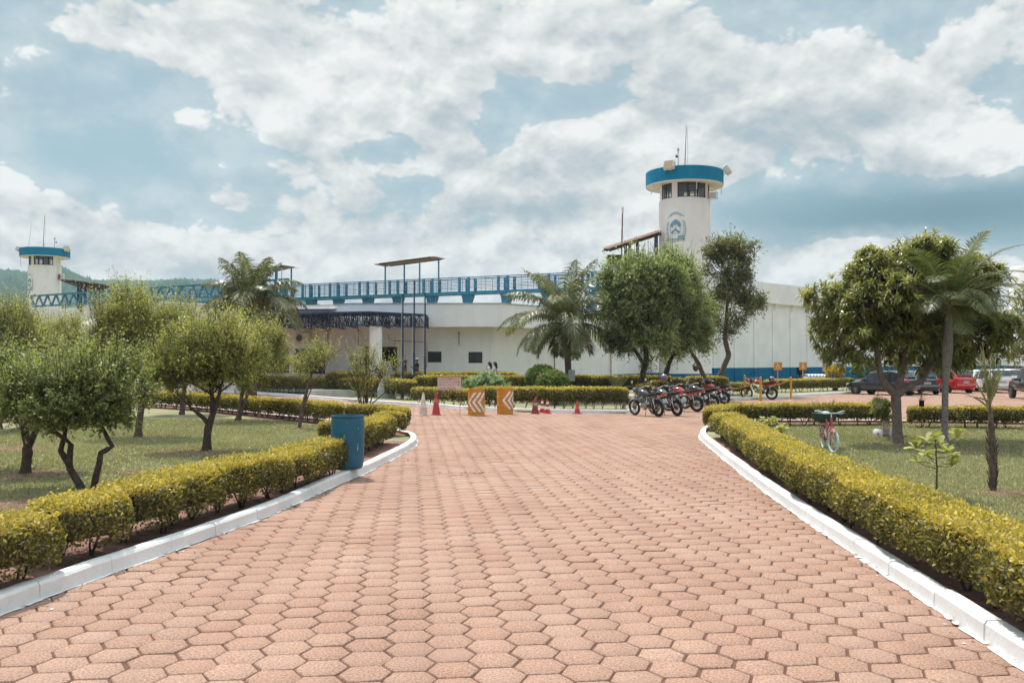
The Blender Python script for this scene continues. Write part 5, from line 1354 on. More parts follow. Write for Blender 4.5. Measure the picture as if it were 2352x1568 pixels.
# ------------------------------------------------------------------ guard towers
def emblem(root, r, ang, z0, s):
    """painted crest: ribbon, shield with sun-lit hills and a chevron, laurel branches and scroll"""
    B_ = MB(); Gm = MB()
    cnt = [0]
    def pt(u, v, k=.004): a = ang + u*s/r; return Vector(((r+k)*math.sin(a), -(r+k)*math.cos(a), z0+v*s))
    def poly(mbx, pts):
        k = .004+.0006*cnt[0]; cnt[0] += 1; mbx.add([pt(u, v, k) for u, v in pts], [tuple(range(len(pts)))])
    def arcband(mbx, cx, cy, rx, ry, w, a0, a1, n=16):
        for i in range(n):
            t0 = a0+(a1-a0)*i/n; t1 = a0+(a1-a0)*(i+1)/n
            poly(mbx, [(cx+rx*math.cos(t0), cy+ry*math.sin(t0)), (cx+(rx+w)*math.cos(t0), cy+(ry+w)*math.sin(t0)), (cx+(rx+w)*math.cos(t1), cy+(ry+w)*math.sin(t1)), (cx+rx*math.cos(t1), cy+ry*math.sin(t1))])
    # ribbon
    arcband(B_, 0, .55, .42, .42, .035, R(40), R(140)); arcband(B_, 0, .47, .42, .42, .035, R(42), R(138))
    poly(B_, [(-.34, .80), (-.30, .85), (-.40, .74), (-.50, .68), (-.44, .76)]); poly(B_, [(.34, .80), (.30, .86), (.42, .76), (.52, .72), (.42, .82)])
    # shield
    arcband(B_, 0, .18, .30, .38, .018, 0, 2*PI, 30)
    top = [(.29*math.cos(t), .18+.37*math.sin(t)) for t in np.linspace(.10, PI-.10, 14)]
    rows = [(-.285, .16), (-.22, .22), (-.18, .14), (-.12, .26), (-.08, .34), (-.02, .24), (.04, .36), (.09, .24), (.15, .22), (.21, .15), (.285, .2)]
    for i in range(len(rows)-1):
        (x0, y0), (x1, y1) = rows[i], rows[i+1]
        f = lambda x: .18+.37*math.sqrt(max(0, 1-(x/.30)**2))
        if i % 4 != 3: poly(B_, [(x0, y0), (x1, y1), (x1, f(x1)), (x0, f(x0))])
        else: poly(B_, [(x0, y0+.08), (x1, y1+.08), (x1, f(x1)-.03), (x0, f(x0)-.03)])
    # chevron and base
    for q in (0,):
        poly(B_, [(-.27, -.12), (0, .12-q), (0, .0-q), (-.20, -.20)]); poly(B_, [(.27, -.12), (.20, -.20), (0, .0), (0, .12)])
    # laurels
    for sgn in (-1, 1):
        for i in range(11):
            t = i/10; cx = sgn*(.44+.07*math.sin(t*PI)); cy = -.42+.86*t
            for q in (-1, 1):
                dx = q*.075*sgn; mbx = Gm if sgn > 0 else B_
                if sgn < 0 and i % 3 == 1 and q > 0: continue
                poly(mbx, [(cx, cy), (cx+dx*.35-.012, cy+.045), (cx+dx, cy+.085), (cx+dx*.65+.02*sgn*q, cy+.03)])
    # scroll and foot leaves
    poly(B_, [(-.34, -.47), (.34, -.47), (.36, -.53), (-.36, -.53)]); poly(B_, [(-.50, -.44), (-.36, -.44), (-.40, -.60), (-.52, -.58)]); poly(B_, [(.50, -.44), (.36, -.44), (.40, -.60), (.52, -.58)])
    for k in range(9): poly(B_, [(-.30+.068*k, -.555), (-.262+.068*k, -.555), (-.262+.068*k, -.60), (-.30+.068*k, -.60)])
    for k in range(5): poly(B_, [(.12+.07*k, -.36-.02*(k % 2)), (.19+.07*k, -.30), (.22+.07*k, -.40), (.14+.07*k, -.44)])
    arcband(B_, 0, -.40, .42, .24, .03, R(240), R(300), 8)
    B_.build('crest', [M['crestb']], root); Gm.build('crest_laurel', [M['crestg']], root)
M['crestb'] = mat('crest_faded_blue', (.04, .22, .34), .8, .5, 9, col2=(.28, .46, .52))
M['crestg'] = mat('crest_faded_green', (.03, .20, .15), .8, .5, 9, col2=(.18, .36, .30))

def tower(loc_, label, emb, wins, floods, acu, cam_a, rods, mast_h, mast_x):
    t = empty('guard_tower', loc_, 0, label, 'tower', 'round guard towers with blue rings'); r = 2.07; rn_ = 1.98; zc = 15.15; zw = 16.35
    n = 64
    mb = MB(); mb.lathe([(r+.10, 0), (r+.02, 2.5), (r, 6), (r, zc-.05), (r-.04, zc)], n); mb.build('shaft', M['tower'], t, smooth=True)
    mb = MB(); mb.lathe([(r+.103, -.05), (r+.103, 1.03), (r+.07, 1.03)], n); mb.build('blue_base', M['cblue'], t, smooth=True)
    mb = MB(); mb.lathe([(r-.04, zc), (rn_-.25, zc), (rn_-.25, zc-.6)], n); mb.add([((rn_-.2)*math.cos(2*PI*k/n), (rn_-.2)*math.sin(2*PI*k/n), zc-.58) for k in range(n)], [tuple(range(n))]); mb.build('sill', M['tower'], t)
    # cabin wall between the windows
    mb = MB(); aa = sorted(wins); k = 0; prev = aa[-1][1]-2*PI
    for (a0, a1, m_) in aa:
        # lathe angle: tower angle a measured from -Y towards +X  ->  lathe a-90deg
        mb.lathe([(rn_, zc), (rn_, zw), (rn_-.15, zw), (rn_-.15, zc), (rn_, zc)], max(2, int((a0-prev)/.09)), a0=prev-PI/2, a1=a0-PI/2)
        for q in (prev, a0):
            pts = [Vector((rr*math.sin(q), -rr*math.cos(q), z)) for rr, z in ((rn_, zc), (rn_, zw), (rn_-.15, zw), (rn_-.15, zc))]; mb.add(pts, [(0, 1, 2, 3)])
        prev = a1
        mb.build('cabin_pillar', M['tower'], t); mb = MB()
    for (a0, a1, m_) in wins:
        w = MB(); g = MB(); pp = []
        for i in range(m_+1): a = a0+(a1-a0)*i/m_; pp.append(Vector(((rn_-.03)*math.sin(a), -(rn_-.03)*math.cos(a), 0)))
        fz0, fz1 = zc+.04, zw-.04
        for i in range(m_):
            a, b = pp[i], pp[i+1]
            for z in (fz0, fz1): w.bar(a+Vector((0, 0, z)), b+Vector((0, 0, z)), .08, .08)
            w.bar(a+(b-a)*.06+Vector((0, 0, fz0)), a+(b-a)*.06+Vector((0, 0, fz1)), .07); w.bar(b-(b-a)*.06+Vector((0, 0, fz0)), b-(b-a)*.06+Vector((0, 0, fz1)), .07)
            c0 = a.lerp(b, .1); c1 = a.lerp(b, .9)
            g.add([c0+Vector((0, 0, fz0)), c1+Vector((0, 0, fz0)), c1+Vector((0, 0, fz1)), c0+Vector((0, 0, fz1))], [(0, 1, 2, 3)])
        wo = w.build('window', M['black'], t); g.build('pane', M['tglass'], wo)
    mb = MB(); mb.lathe([(1.9, zw), (3.09, zw-.02), (3.12, zw-.06), (3.14, zw+.0)], n); mb.build('soffit', M['soffit'], t, smooth=True)
    mb = MB(); mb.lathe([(3.14, zw-.0), (3.14, zw+1.10), (3.02, zw+1.10), (3.0, zw+.5), (.01, zw+.52)], n); mb.build('blue_ring', M['ring'], t, smooth=True)
    mb = MB(); mb.lathe([(1.88, zw-.01), (.01, zw-.01)], n); mb.build('ceiling', M['dark2'], t)
    emblem(t, r, emb, 12.5, 1.45)
    for a, tilt in floods:
        f = MB(); Mx = Matrix.Rotation(a-.0, 4, 'Z') @ Matrix.Rotation(tilt, 4, 'X'); c = Vector((3.42*math.sin(a), -3.42*math.cos(a), zw+1.12))
        f.box(c, (.86, .42, .70), M=Mx, ch=.05); f.bar(Vector((3.14*math.sin(a), -3.14*math.cos(a), zw+.75)), c+Vector((0, 0, -.12)), .05)
        fo = f.build('floodlight', M['lwhite'], t)
        g = MB(); g.box(c+(Mx @ Vector((0, -.215, 0))), (.74, .02, .58), M=Mx); g.build('lens', M['amberglass'], fo)
    m_ = MB(); mz = zw+.5; mt = Vector((mast_x+.18, 0, mz+mast_h)); m_.tube([(mast_x, 0, mz), ((mast_x+mt.x)/2, 0, mz+mast_h*.5), mt], [.045, .035, .022], 6)
    m_.tube([(mast_x+.16, 0, mz+.2), (mast_x+.30, 0, mz+mast_h*.5), mt+Vector((.08, 0, -.05))], .010, 4); m_.bar(mt, mt+Vector((0, 0, .35)), .02)
    for q in (-1, 1): m_.bar(mt, mt+Vector((q*.16, 0, .14)), .015)
    m_.build('antenna_mast', M['rust'], t)
    cp = MB(); x = 3.0*math.sin(cam_a); y = -3.0*math.cos(cam_a); cp.cyl((x, y, zw+.6), (x, y, zw+2.25), .035, 8); cp.box((x, y, zw+2.35), (.16, .14, .26), ch=.02)
    co = cp.build('camera_pole', M['galv'], t); dm = MB(); cx_ = x-.12 if cam_a < 0 else x+.22
    dm.lathe([(.01, .14), (.12, .12), (.14, 0), (.01, 0)], 14, c=(cx_, y, zw+1.85)); dm.mat(1).sphere((cx_, y, zw+1.84), .105, 12, 8); dm.build('dome_camera', [M['lwhite'], M['black']], co, smooth=True)
    if acu:
        a = acu; c = Vector(((rn_+.30)*math.sin(a), -(rn_+.30)*math.cos(a), zc+.30)); fr = MB(); Mx = Matrix.Rotation(a, 4, 'Z')
        fr.box(c, (.52, .5, .42), M=Mx, ch=.015); ao = fr.build('air_conditioner', M['lwhite'], t)
        cg = MB()
        for sx in (-1, 1):
            for sz in (-1, 1): cg.box(c+(Mx @ Vector((sx*.31, 0, sz*.27))), (.035, .72, .035), M=Mx)
            for yy in (-.36, .36): cg.box(c+(Mx @ Vector((sx*.31, yy, 0))), (.035, .035, .57), M=Mx)
            cg.box(c+(Mx @ Vector((0, -.36, sx*.27))), (.62, .035, .035), M=Mx)
        cg.box(c+(Mx @ Vector((0, -.36, 0))), (.62, .03, .03), M=Mx); cg.build('wire_cage', M['galv'], ao)
    rd = MB()
    for a, l, tl in rods:
        p = Vector((2.95*math.sin(a), -2.95*math.cos(a), zw-.05)); rd.cyl(p, p+Vector((tl, 0, -l)), .028, 6)
    rd.build('hanging_pipes', M['lwhite'], t)
    return t
M['tglass'] = bpy.data.materials.new('tower_glass'); M['tglass'].use_nodes = True
_t = M['tglass'].node_tree; _t.nodes.clear(); _a = _t.nodes.new('ShaderNodeBsdfTransparent'); _a.inputs[0].default_value = (.75, .72, .70, 1); _g = _t.nodes.new('ShaderNodeBsdfGlossy'); _g.inputs['Roughness'].default_value = .05; _g.inputs['Color'].default_value = (.5, .5, .5, 1)
_m = _t.nodes.new('ShaderNodeMixShader'); _m.inputs[0].default_value = .14; _o = _t.nodes.new('ShaderNodeOutputMaterial'); _t.links.new(_a.outputs[0], _m.inputs[1]); _t.links.new(_g.outputs[0], _m.inputs[2]); _t.links.new(_m.outputs[0], _o.inputs[0])
M['dark2'] = mat('cabin_ceiling', (.16, .10, .08), .9)
M['amberglass'] = mat('floodlight_glass', (.30, .20, .13), .25, .2, 20)
tc_ = P(1573.5, 800, 73)
tower((tc_.x, 73, 0), 'guard tower standing tallest at right, close to the motorcycles and leaning trees', R(-31), [(R(-27), R(46), 3), (R(-76), R(-41), 2), (R(60), R(100), 2), (R(128), R(172), 3), (R(196), R(240), 3)],
      [(R(-31), R(-28)), (R(72), R(-35))], R(66), R(-20), [(R(-66), .85, -.22), (R(8), .75, 0), (R(75), .75, 0)], 4.3, 0.0)
tl_ = P(101, 800, 123)
tower((tl_.x, 123, 0), 'distant guard tower standing at the far left before the forested hills', R(-36), [(R(-15), R(58), 4), (R(-75), R(-30), 2), (R(125), R(190), 3), (R(215), R(262), 3)],
      [(R(-80), R(-20)), (R(78), R(-35))], None, R(50), [(R(-60), 1.3, 0), (R(75), 1.1, 0)], 5.2, -.3)
twl = [o for o in COL.objects if o.name.startswith('guard_tower')][-1]
m_ = MB(); m_.tube([(-2.4, 0, 16.9), (-1.9, 0, 21.5)], [.03, .015], 5); m_.build('whip_antenna', M['galv'], twl)
ax = MB(); ax.box((2.45, -.4, 13.6), (.75, .5, .95), ch=.03); a1_ = ax.build('air_conditioner', M['lwhite'], twl); ax = MB(); ax.box((2.32, -.66, 13.6), (.30, .02, .7)); ax.mat(1).lathe([(.001, 0), (.17, 0)], 16, Matrix.Rotation(R(90), 4, 'X'), (2.64, -.665, 13.62)); ax.build('grille', [M['rust'], M['galv']], a1_)
ax = MB(); ax.tube([(2.25, -.5, 16.2), (2.15, -.5, 15.0), (2.2, -.5, 14.2), (2.2, -.5, 9.5)], .035, 6); ax.build('drain_pipe', M['lwhite'], twl)

# tiled lean-to beside the near tower and beside the far one
def leanto(label, pts, z_posts, m_top, m_un, posts, seed):
    o = Vector(pts[0]); rt = empty('tower_shelter', (o.x, o.y, 0), 0, label, 'shelter'); a, b, c, d = [Vector(p) for p in pts]    # a-b low edge, d-c high edge
    mb = MB(); n = 40
    for i in range(n):
        f0 = i/n; f1 = (i+.5)/n; f2 = (i+1)/n; up = Vector((0, 0, .07))
        for (g0, g1, h0, h1) in ((f0, f1, 0, 1), (f1, f2, 1, 0)):
            mb.add([a.lerp(d, g0)+up*h0, b.lerp(c, g0)+up*h0, b.lerp(c, g1)+up*h1, a.lerp(d, g1)+up*h1], [(0, 1, 2, 3)])
    loc(mb, rt).build('roof', m_top, rt)
    mb = MB()
    for f in np.linspace(.03, .97, 10): mb.bar(a.lerp(d, f)+Vector((0, 0, -.07)), b.lerp(c, f)+Vector((0, 0, -.07)), .06, .08)
    for f in (0.02, .5, .98): mb.bar(a.lerp(b, f)+Vector((0, 0, -.18)), d.lerp(c, f)+Vector((0, 0, -.18)), .09, .14)
    loc(mb, rt).build('rafters', m_un, rt)
    for (s, t) in posts:
        p = a.lerp(d, s).lerp(b.lerp(c, s), t); q = MB(); q.bar(Vector((p.x, p.y, z_posts)), p+Vector((0, 0, -.15)), .22); loc(q, rt).build('post', M['navy'], rt)
    return rt
zz = lambda px, py, Y: P(px, py, Y)
leanto('brown tiled lean-to roof on dark posts attached to the near guard tower', [zz(1384, 571, 74.5), zz(1400, 571, 70.2), zz(1518, 533, 71.0), zz(1518, 527, 75.5)], 7.0, M['tile'], M['wood'], [(.38, .15), (.55, .8), (.40, .9), (.92, .3), (.9, .95)], 1)
leanto('rusty patchwork shelter roof between the far left tower and the walkway', [zz(225, 672, 112), zz(256, 656, 104), zz(165, 643, 104), zz(139, 640, 116)], 8.2, M['tileun'], M['wood'], [(.15, .3), (.25, .9), (.5, .2), (.55, .7), (.8, .9)], 2)
bx_ = empty('control_box', P(1410, 594, 73.5), 0, 'dark box on the walkway beneath the tiled lean-to roof', 'box'); mb = MB(); mb.box((0, 0, -.1), (1.1, .8, .75), ch=.03); mb.build('casing', M['black'], bx_); mb = MB(); mb.box((0, 0, -.75), (.9, .6, .55)); mb.build('stand', M['galv'], bx_)
mb = MB(); a = P(1424, 640, 72.2); b = P(1430, 483, 72.2); o = empty('rusty_pole', (a.x, a.y, 0), 0, 'thin rusty pole left of the near guard tower', 'pole'); mb.tube([(0, 0, 5.3), (b.x-a.x, 0, b.z)], [.075, .05], 8); mb.build('shaft', M['rust'], o); mb = MB(); mb.box((b.x-a.x, 0, b.z), (.16, .1, .5)); mb.build('cap', M['lwhite'], o)

# ------------------------------------------------------------------ elevated walkway
wk = empty('elevated_walkway', (-10, 86, 0), 0, 'long blue steel guard walkway with railings running above the white building', 'walkway')
q0 = Vector((-24.2-14, 93.0+6.35, 0)); q1 = Vector((12.0, 76.6, 0)); dk = (q1-q0); Lk = dk.length; dk.normalize(); nk = Vector((dk.y, -dk.x, 0))
zd = 8.52; zr = 9.85
def wpt(px):   # distance along the walkway where picture column px meets it
    best = min(((abs((q0+dk*s).x/(q0+dk*s).y*FPX+1176-px), s) for s in np.linspace(0, Lk, 4000))); return best[1]
mb = MB(); mb.bar(q0+Vector((0, 0, zd-.14)), q1+Vector((0, 0, zd-.14)), 1.5, .06)
for k in (-.75, .75): mb.bar(q0+nk*k+Vector((0, 0, zd-.10)), q1+nk*k+Vector((0, 0, zd-.10)), .12, .26)
loc(mb, wk).build('deck', M['sblue'], wk)
rl = MB()
for k in (-.75, .75):
    for z, w in ((zr, .075), (zd+1.08, .04), (zd+.82, .04), (zd+.55, .04), (zd+.30, .04)): rl.bar(q0+nk*k+Vector((0, 0, z)), q1+nk*k+Vector((0, 0, z)), w)
    for i in range(int(Lk/1.2)):
        p = q0+dk*(i*1.2)+nk*k; rl.bar(p+Vector((0, 0, zd)), p+Vector((0, 0, zr)), .035)
loc(rl, wk).build('railing', M['sblue'], wk)
wire = MB()
for zc_, k in ((zd+1.15, .70), (zd+.55, .70)):
    n = int(Lk/.28*8); pts = [q0+nk*(k+.17*math.cos(i*2*PI/8))+dk*(i*.28/8)+Vector((0, 0, zc_+.20*math.sin(i*2*PI/8))) for i in range(n)]
    wire.tube(pts, .011, 3, cap=False)
loc(wire, wk).build('razor_wire', M['galv'], wk)
sp = [643, 702.6, 765.4, 833.4, 902.6, 980.5, 1063, 1152, 1246, 1345]
for i, px in enumerate(sp):
    s = wpt(px+11); c = q0+dk*s; g = MB()
    # tapered bracket: wide under the deck, narrow at the post head
    w1 = .60; th = .30
    v = []
    for yy in (-th, th):
        for (u, z) in ((-w1, zd-.23), (w1, zd-.23), (w1, zd-.45), (.33, zd-1.15), (.33, 4.6), (-.33, 4.6), (-.33, zd-1.15), (-w1*.75, zd-.45)): v.append(c+dk*u+nk*yy+Vector((0, 0, z)))
    g.add(v, [tuple(range(7, -1, -1)), tuple(range(8, 16))]+[(j, (j+1) % 8, 8+(j+1) % 8, 8+j) for j in range(8)])
    loc(g, wk).build('support', M['sblue'], wk)
    for u in (-.47, .47):
        for k in (-.75, .75):
            g = MB(); g.bar(c+dk*u+nk*k+Vector((0, 0, zd)), c+dk*u+nk*k+Vector((0, 0, zr-.04)), .16, .22, up=dk); loc(g, wk).build('post', M['sblue'], wk)
def shelter(px0, px1, lab, ant=False):
    s0, s1 = wpt(px0), wpt(px1); a = q0+dk*s0; b = q0+dk*s1; L_ = s1-s0; rt = empty('walkway_shelter', ((a.x+b.x)/2, (a.y+b.y)/2, zd), 0, lab, 'shelter', 'small roofs over the walkway')
    m = MB(); k = 22
    for i in range(k):
        f0, f1 = i/k, (i+1)/k; z0 = 11.45+.45*f0+(.04 if i % 2 else 0); z1 = 11.45+.45*f1+(0 if i % 2 else .04)
        m.add([a+dk*L_*f0+nk*1.2+Vector((0, 0, z0)), a+dk*L_*f1+nk*1.2+Vector((0, 0, z1)), a+dk*L_*f1-nk*1.2+Vector((0, 0, z1)), a+dk*L_*f0-nk*1.2+Vector((0, 0, z0))], [(0, 1, 2, 3)])
    loc(m, rt).build('roof', M['tile'], rt)
    m = MB()
    for q in (-1, 1): m.bar(a+dk*L_*.08+nk*q+Vector((0, 0, 11.50)), b-dk*L_*.08+nk*q+Vector((0, 0, 11.88)), .1, .13)
    loc(m, rt).build('beams', M['wood'], rt)
    for f, q in ((.16, 1), (.34, -1), (.72, 1), (.90, -1)):
        m = MB(); p = a+dk*L_*f+nk*q*.75; m.bar(p+Vector((0, 0, zd)), p+Vector((0, 0, 11.5+.4*f)), .14); loc(m, rt).build('post', M['sblue'], rt)
    return rt
shelter(872, 1013, 'corrugated roof on four blue posts midway along the walkway'); shelter(600, 664, 'smaller shelter roof at the left end of the walkway, behind the coconut palm')
ant = empty('television_antenna', (P(647, 640, 89).x, 89, 4.5), 0, 'thin antenna mast with a long crossbar above the left shelter roof', 'antenna'); m = MB(); tz = P(647, 616, 89).z-4.5
m.cyl((0, 0, 0), (0, 0, tz), .05, 6); m.bar((-1.7, 0, tz-.1), (1.6, .3, tz+.05), .05); m.build('mast', M['galv'], ant)
# big blue roof truss on the left
tr_ = empty('roof_truss', (P(360, 680, 97).x, 97, 9), 0, 'long blue triangulated truss crossing behind the left trees toward the far tower', 'truss')
a = P(71, 680, 109); b = P(663, 638, 86.5); zt_ = 9.98; zb_ = zt_-1.28
a.z = b.z = 0; n = 25; m = MB()
ab = (b-a)
for wk_ in (0,):
    m.bar(a+Vector((0, 0, zt_)), b+Vector((0, 0, zt_)), .22, .2); m.bar(a+ab*.012+Vector((0, 0, zb_)), b-ab*.012+Vector((0, 0, zb_)), .22, .2)
loc(m, tr_).build('chords', M['sblue'], tr_)
m = MB()
for i in range(n):
    f0 = i/n; f1 = (i+.5)/n; f2 = (i+1)/n
    m.bar(a+ab*f0+Vector((0, 0, zt_)), a+ab*f1+Vector((0, 0, zb_)), .13, .20); m.bar(a+ab*f1+Vector((0, 0, zb_)), a+ab*f2+Vector((0, 0, zt_)), .13, .20)
loc(m, tr_).build('webs', M['sblue'], tr_)
m = MB()
for px in (220, 400, 560): 
    f = (px-71)/(592.); p = a+ab*f; m = MB(); m.bar(Vector((p.x, p.y+.3, 0)), Vector((p.x, p.y+.3, zb_-.1)), .35); loc(m, tr_).build('column', M['white'], tr_)
# rooftop air-conditioner housing
o = empty('rooftop_unit', (P(940, 690, 70).x, 70, 4.9), 0, 'dark-fronted white unit on the roof behind the tallest flagpole', 'vent'); m = MB(); m.box((0, 0, 1.05), (2.0, 1.2, 1.15), ch=.02); m.box((0, 0, .3), (1.6, 1, .5)); m.build('casing', M['lwhite'], o); m = MB(); m.box((0, -.61, 1.05), (1.6, .02, .8)); m.build('grille', M['dark'], o)
# water tank at the right edge
wt_ = P(2374, 700, 120); o = empty('water_tank', (wt_.x, 120, 0), 0, 'beige cylindrical tower cut off by the right edge', 'tank'); m = MB(); m.lathe([(2.9, 0), (2.8, 14.6), (2.7, 14.75), (.01, 14.9)], 40); m.build('shell', M['tower'], o, smooth=True)

# ------------------------------------------------------------------ forested hills
def hills(name, seed, Y0, depth, prof, m):
    rng = np.random.default_rng(seed); nx, ny = 620, 70
    px = np.linspace(-500, 1250, nx); f = np.linspace(0, 1, ny)
    top = np.interp(px, [p[0] for p in prof], [p[1] for p in prof])
    X = np.empty((ny, nx)); Yy = np.empty((ny, nx)); Z = np.empty((ny, nx))
    for j in range(ny):
        Y = Y0+depth*f[j]; X[j] = (px-1176)/FPX*Y; Yy[j] = Y
        h = (HZ-top)/FPX*(Y0+depth); Z[j] = EYE+h*np.sin(f[j]*PI/2)**.8
    Q = np.stack([X.ravel(), Yy.ravel(), np.zeros(X.size)], 1)
    rel = lump(Q, .016, seed)*9+lump(Q, .045, seed+1)*4
    can = lump(Q, .20, seed+2)*1.6+lump(Q, .5, seed+3)*1.3+rng.normal(0, .8, X.size)
    Z = Z.ravel()+(rel*np.repeat(f, nx)*(1-np.repeat(f, nx))*2.4)+can*np.clip(np.repeat(f, nx)*6, 0, 1)
    ci = np.arange(nx*ny).reshape(ny, nx); F = np.stack([ci[:-1, :-1], ci[:-1, 1:], ci[1:, 1:], ci[1:, :-1]], -1).reshape(-1, 4)
    o = np_mesh(name, np.stack([X.ravel(), Yy.ravel(), Z], 1), F, m, attr=np.clip(.5+can*.12, 0, 1)); tag(o, kind='structure')
M['forest'] = leafmat('hill_forest', (.022, .050, .040), (.042, .085, .062), (.075, .125, .085), trans=.0, rough=.9, spec=.1)
hills('hills', 5, 560, 240, [(-500, 600), (-100, 612), (0, 624), (70, 633), (110, 622), (140, 620), (178, 640), (215, 655), (300, 660), (400, 652), (480, 656), (560, 668), (700, 700), (900, 760), (1250, 812)], M['forest'])
hills('hills', 9, 900, 400, [(-500, 640), (0, 650), (300, 648), (440, 650), (520, 672), (800, 730), (1250, 790)], M['forest'])
# ================================================================== objects
def text_mesh(name, s, m, parent, width=None, height=None, loc_=(0, 0, 0), rot=(PI/2, 0, 0), extrude=.001):
    cu = bpy.data.curves.new(name, 'FONT'); cu.body = s; cu.size = 1; cu.align_x = 'CENTER'; cu.align_y = 'CENTER'; cu.extrude = 0; cu.offset = .012
    tmp = bpy.data.objects.new(name, cu); COL.objects.link(tmp)
    dg = bpy.context.evaluated_depsgraph_get(); me = bpy.data.meshes.new_from_object(tmp.evaluated_get(dg)); bpy.data.objects.remove(tmp); bpy.data.curves.remove(cu)
    co = np.array([v.co for v in me.vertices]); mn = co.min(0); mx_ = co.max(0); w, h = (mx_-mn)[:2]
    sx = (width/w) if width else 1; sy = (height/h) if height else sx
    if not width: sx = sy
    co = (co-(mn+mx_)/2)*np.array([sx, sy, 1]); me.vertices.foreach_set('co', co.astype(np.float32).ravel()); me.materials.clear(); me.materials.append(m); me.update()
    o = link_mesh(name, me, parent); o.location = loc_; o.rotation_euler = rot; return o
M['redtxt'] = mat('red_sign_lettering', (.36, .06, .04), .7, .2, 30)
M['cream'] = mat('cream_sign_board', (.62, .56, .52), .7, .1, 10)
M['blk'] = mat('black_lettering', (.02, .02, .02), .6)

# ---- blue drum
b = P(798, 1076, 15.45); b.z = .16
d = empty('blue_drum', b, .3, 'tall blue plastic drum standing on the left white kerb', 'drum'); m = MB()
m.lathe([(.02, .012), (.235, .0), (.255, .02), (.268, .05), (.280, .12), (.287, .45), (.285, .78), (.278, .855), (.272, .87), (.285, .885), (.289, .90), (.283, .915), (.270, .915), (.262, .895), (.262, .4), (.01, .38)], 48)
m.build('body', mat('blue_drum_plastic', (.005, .080, .145), .45, .25, 3, .15, 14, col2=(.010, .125, .205)), d, smooth=True)
m = MB()
for a, z, w, h in ((-1.05, .37, .010, .10), (-1.02, .44, .006, .03), (-1.0, .70, .014, .014), (-1.35, .60, .006, .008), (-.9, .62, .006, .006), (-2.0, .30, .008, .006), (-1.7, .8, .005, .012)):
    m.add([((.2885)*math.cos(a+u/.2885), .2885*math.sin(a+u/.2885), z+v) for u, v in ((-w/2, -h/2), (w/2, -h/2*.8), (w/2*.6, h/2), (-w/2*.5, h/2))], [(0, 1, 2, 3)])
m.build('paint_chips', M['wht'], d)
b2 = G(822, 1086, 0); o = empty('kerb_block', b2, R(28), 'whitewashed concrete block under the blue drum', 'block'); m = MB(); m.box((-.10, .16, .07), (.50, .40, .17), ch=.02); m.build('block', M['kerb'], o)

# ---- orange drums
def odrum(px, py, z_arrow, shift, label, rz, wob):
    b = G(px, py); d = empty('orange_drum', b, rz, label, 'drum', 'orange barrier drums'); r = .315; h = .975; m = MB()
    m.lathe([(.02, .02), (r-.02, .02), (r-.015, .0), (r+.004, .004), (r+.006, .02), (r-.004, .03), (r-.004, h*.33-.02), (r+.007, h*.33-.008), (r+.007, h*.33+.008), (r-.004, h*.33+.02), (r-.004, h*.66-.02), (r+.007, h*.66-.008), (r+.007, h*.66+.008), (r-.004, h*.66+.02), (r-.004, h-.02), (r+.006, h-.01), (r+.004, h+.006), (r-.014, h+.006), (r-.014, h-.012), (.02, h-.014)], 48)
    m.build('body', mat('orange_drum_paint', (.58, .235, .020), .5, .14, 5, .1, 20), d, smooth=True)
    m = MB(); z0, za, z1 = z_arrow
    view = math.atan2(-b.y, -b.x)-rz
    for k in range(3):
        for (za_, zb_) in ((za, z1), (za, z0)):
            n = 10
            for i in range(n):
                f0 = i/n; f1 = (i+1)/n; P_ = []
                for f, q in ((f0, 0), (f1, 0), (f1, 1), (f0, 1)):
                    a = view+R(shift+k*36)+R(48)*f+R(17)*q; z = za_+(zb_-za_)*f
                    P_.append(((r+.0085)*math.cos(a), (r+.0085)*math.sin(a), z))
                m.add(P_, [(0, 1, 2, 3) if zb_ > za_ else (3, 2, 1, 0)])
    m.build('arrow_marks', M['wht'], d)
    return d
odrum(1094, 953.5, (.14, .50, .86), -64, 'orange steel drum with white arrows, the left one beside the notice board', 0, 0)
odrum(1160, 950.5, (.20, .53, .87), -20, 'orange steel drum with white arrows, the right one, a little farther back', 0, 0)

# ---- cones
def cone(px, py, h, r, label, bands, mats, tilt=0, pinch=False, base=1.25, seg=22):
    b = G(px, py); c = empty('traffic_cone', b, random.Random(px).random(), label, 'cone', 'traffic cones along the far kerb'); m = MB()
    m.box((0, 0, .014), (r*2*base, r*2*base, .028), ch=.008)
    m.build('base', mats[0], c)
    cuts = [0.03]+[q[0] for q in bands]+[1.0]; m = MB()
    for i in range(len(cuts)-1):
        f0, f1 = cuts[i], cuts[i+1]; m.mat(0 if i == 0 else bands[i-1][1])
        rr = lambda f: r*(1-f)**.93*.88+.12*r+.010
        m.lathe([(rr(f0+(f1-f0)*k/4), h*(f0+(f1-f0)*k/4)) for k in range(5)], seg)
    m.mat(bands[-1][1] if bands else 0); m.lathe([(rr(1), h), (.004, h+.004)], seg)
    if pinch: m.v = [(x*(1-.45*max(0, z/h-.72)/.28)+.05*max(0, z/h-.7)/.3, y*(1-.75*max(0, z/h-.7)/.3), z+.10*max(0, z/h-.9)*x/r*6) for x, y, z in m.v]
    if tilt: m.v = [(x+tilt*max(0, z/h-.5)*h, y, z) for x, y, z in m.v]
    o = m.build('cone', mats, c, smooth=True); return c, o
M['pinkw'] = mat('faded_pink_cone', (.60, .46, .41), .7, .15, 14)
M['dkred'] = mat('dark_red_cone', (.26, .045, .038), .75, .3, 14)
cone(972, 953.6, .84, .155, 'tall whitish-pink traffic cone, leftmost of all cones', [(.36, 1), (.56, 0), (.70, 1), (.92, 0)], [M['pinkw'], mat('dirty_white_band', (.66, .63, .60), .7, .1, 10)])
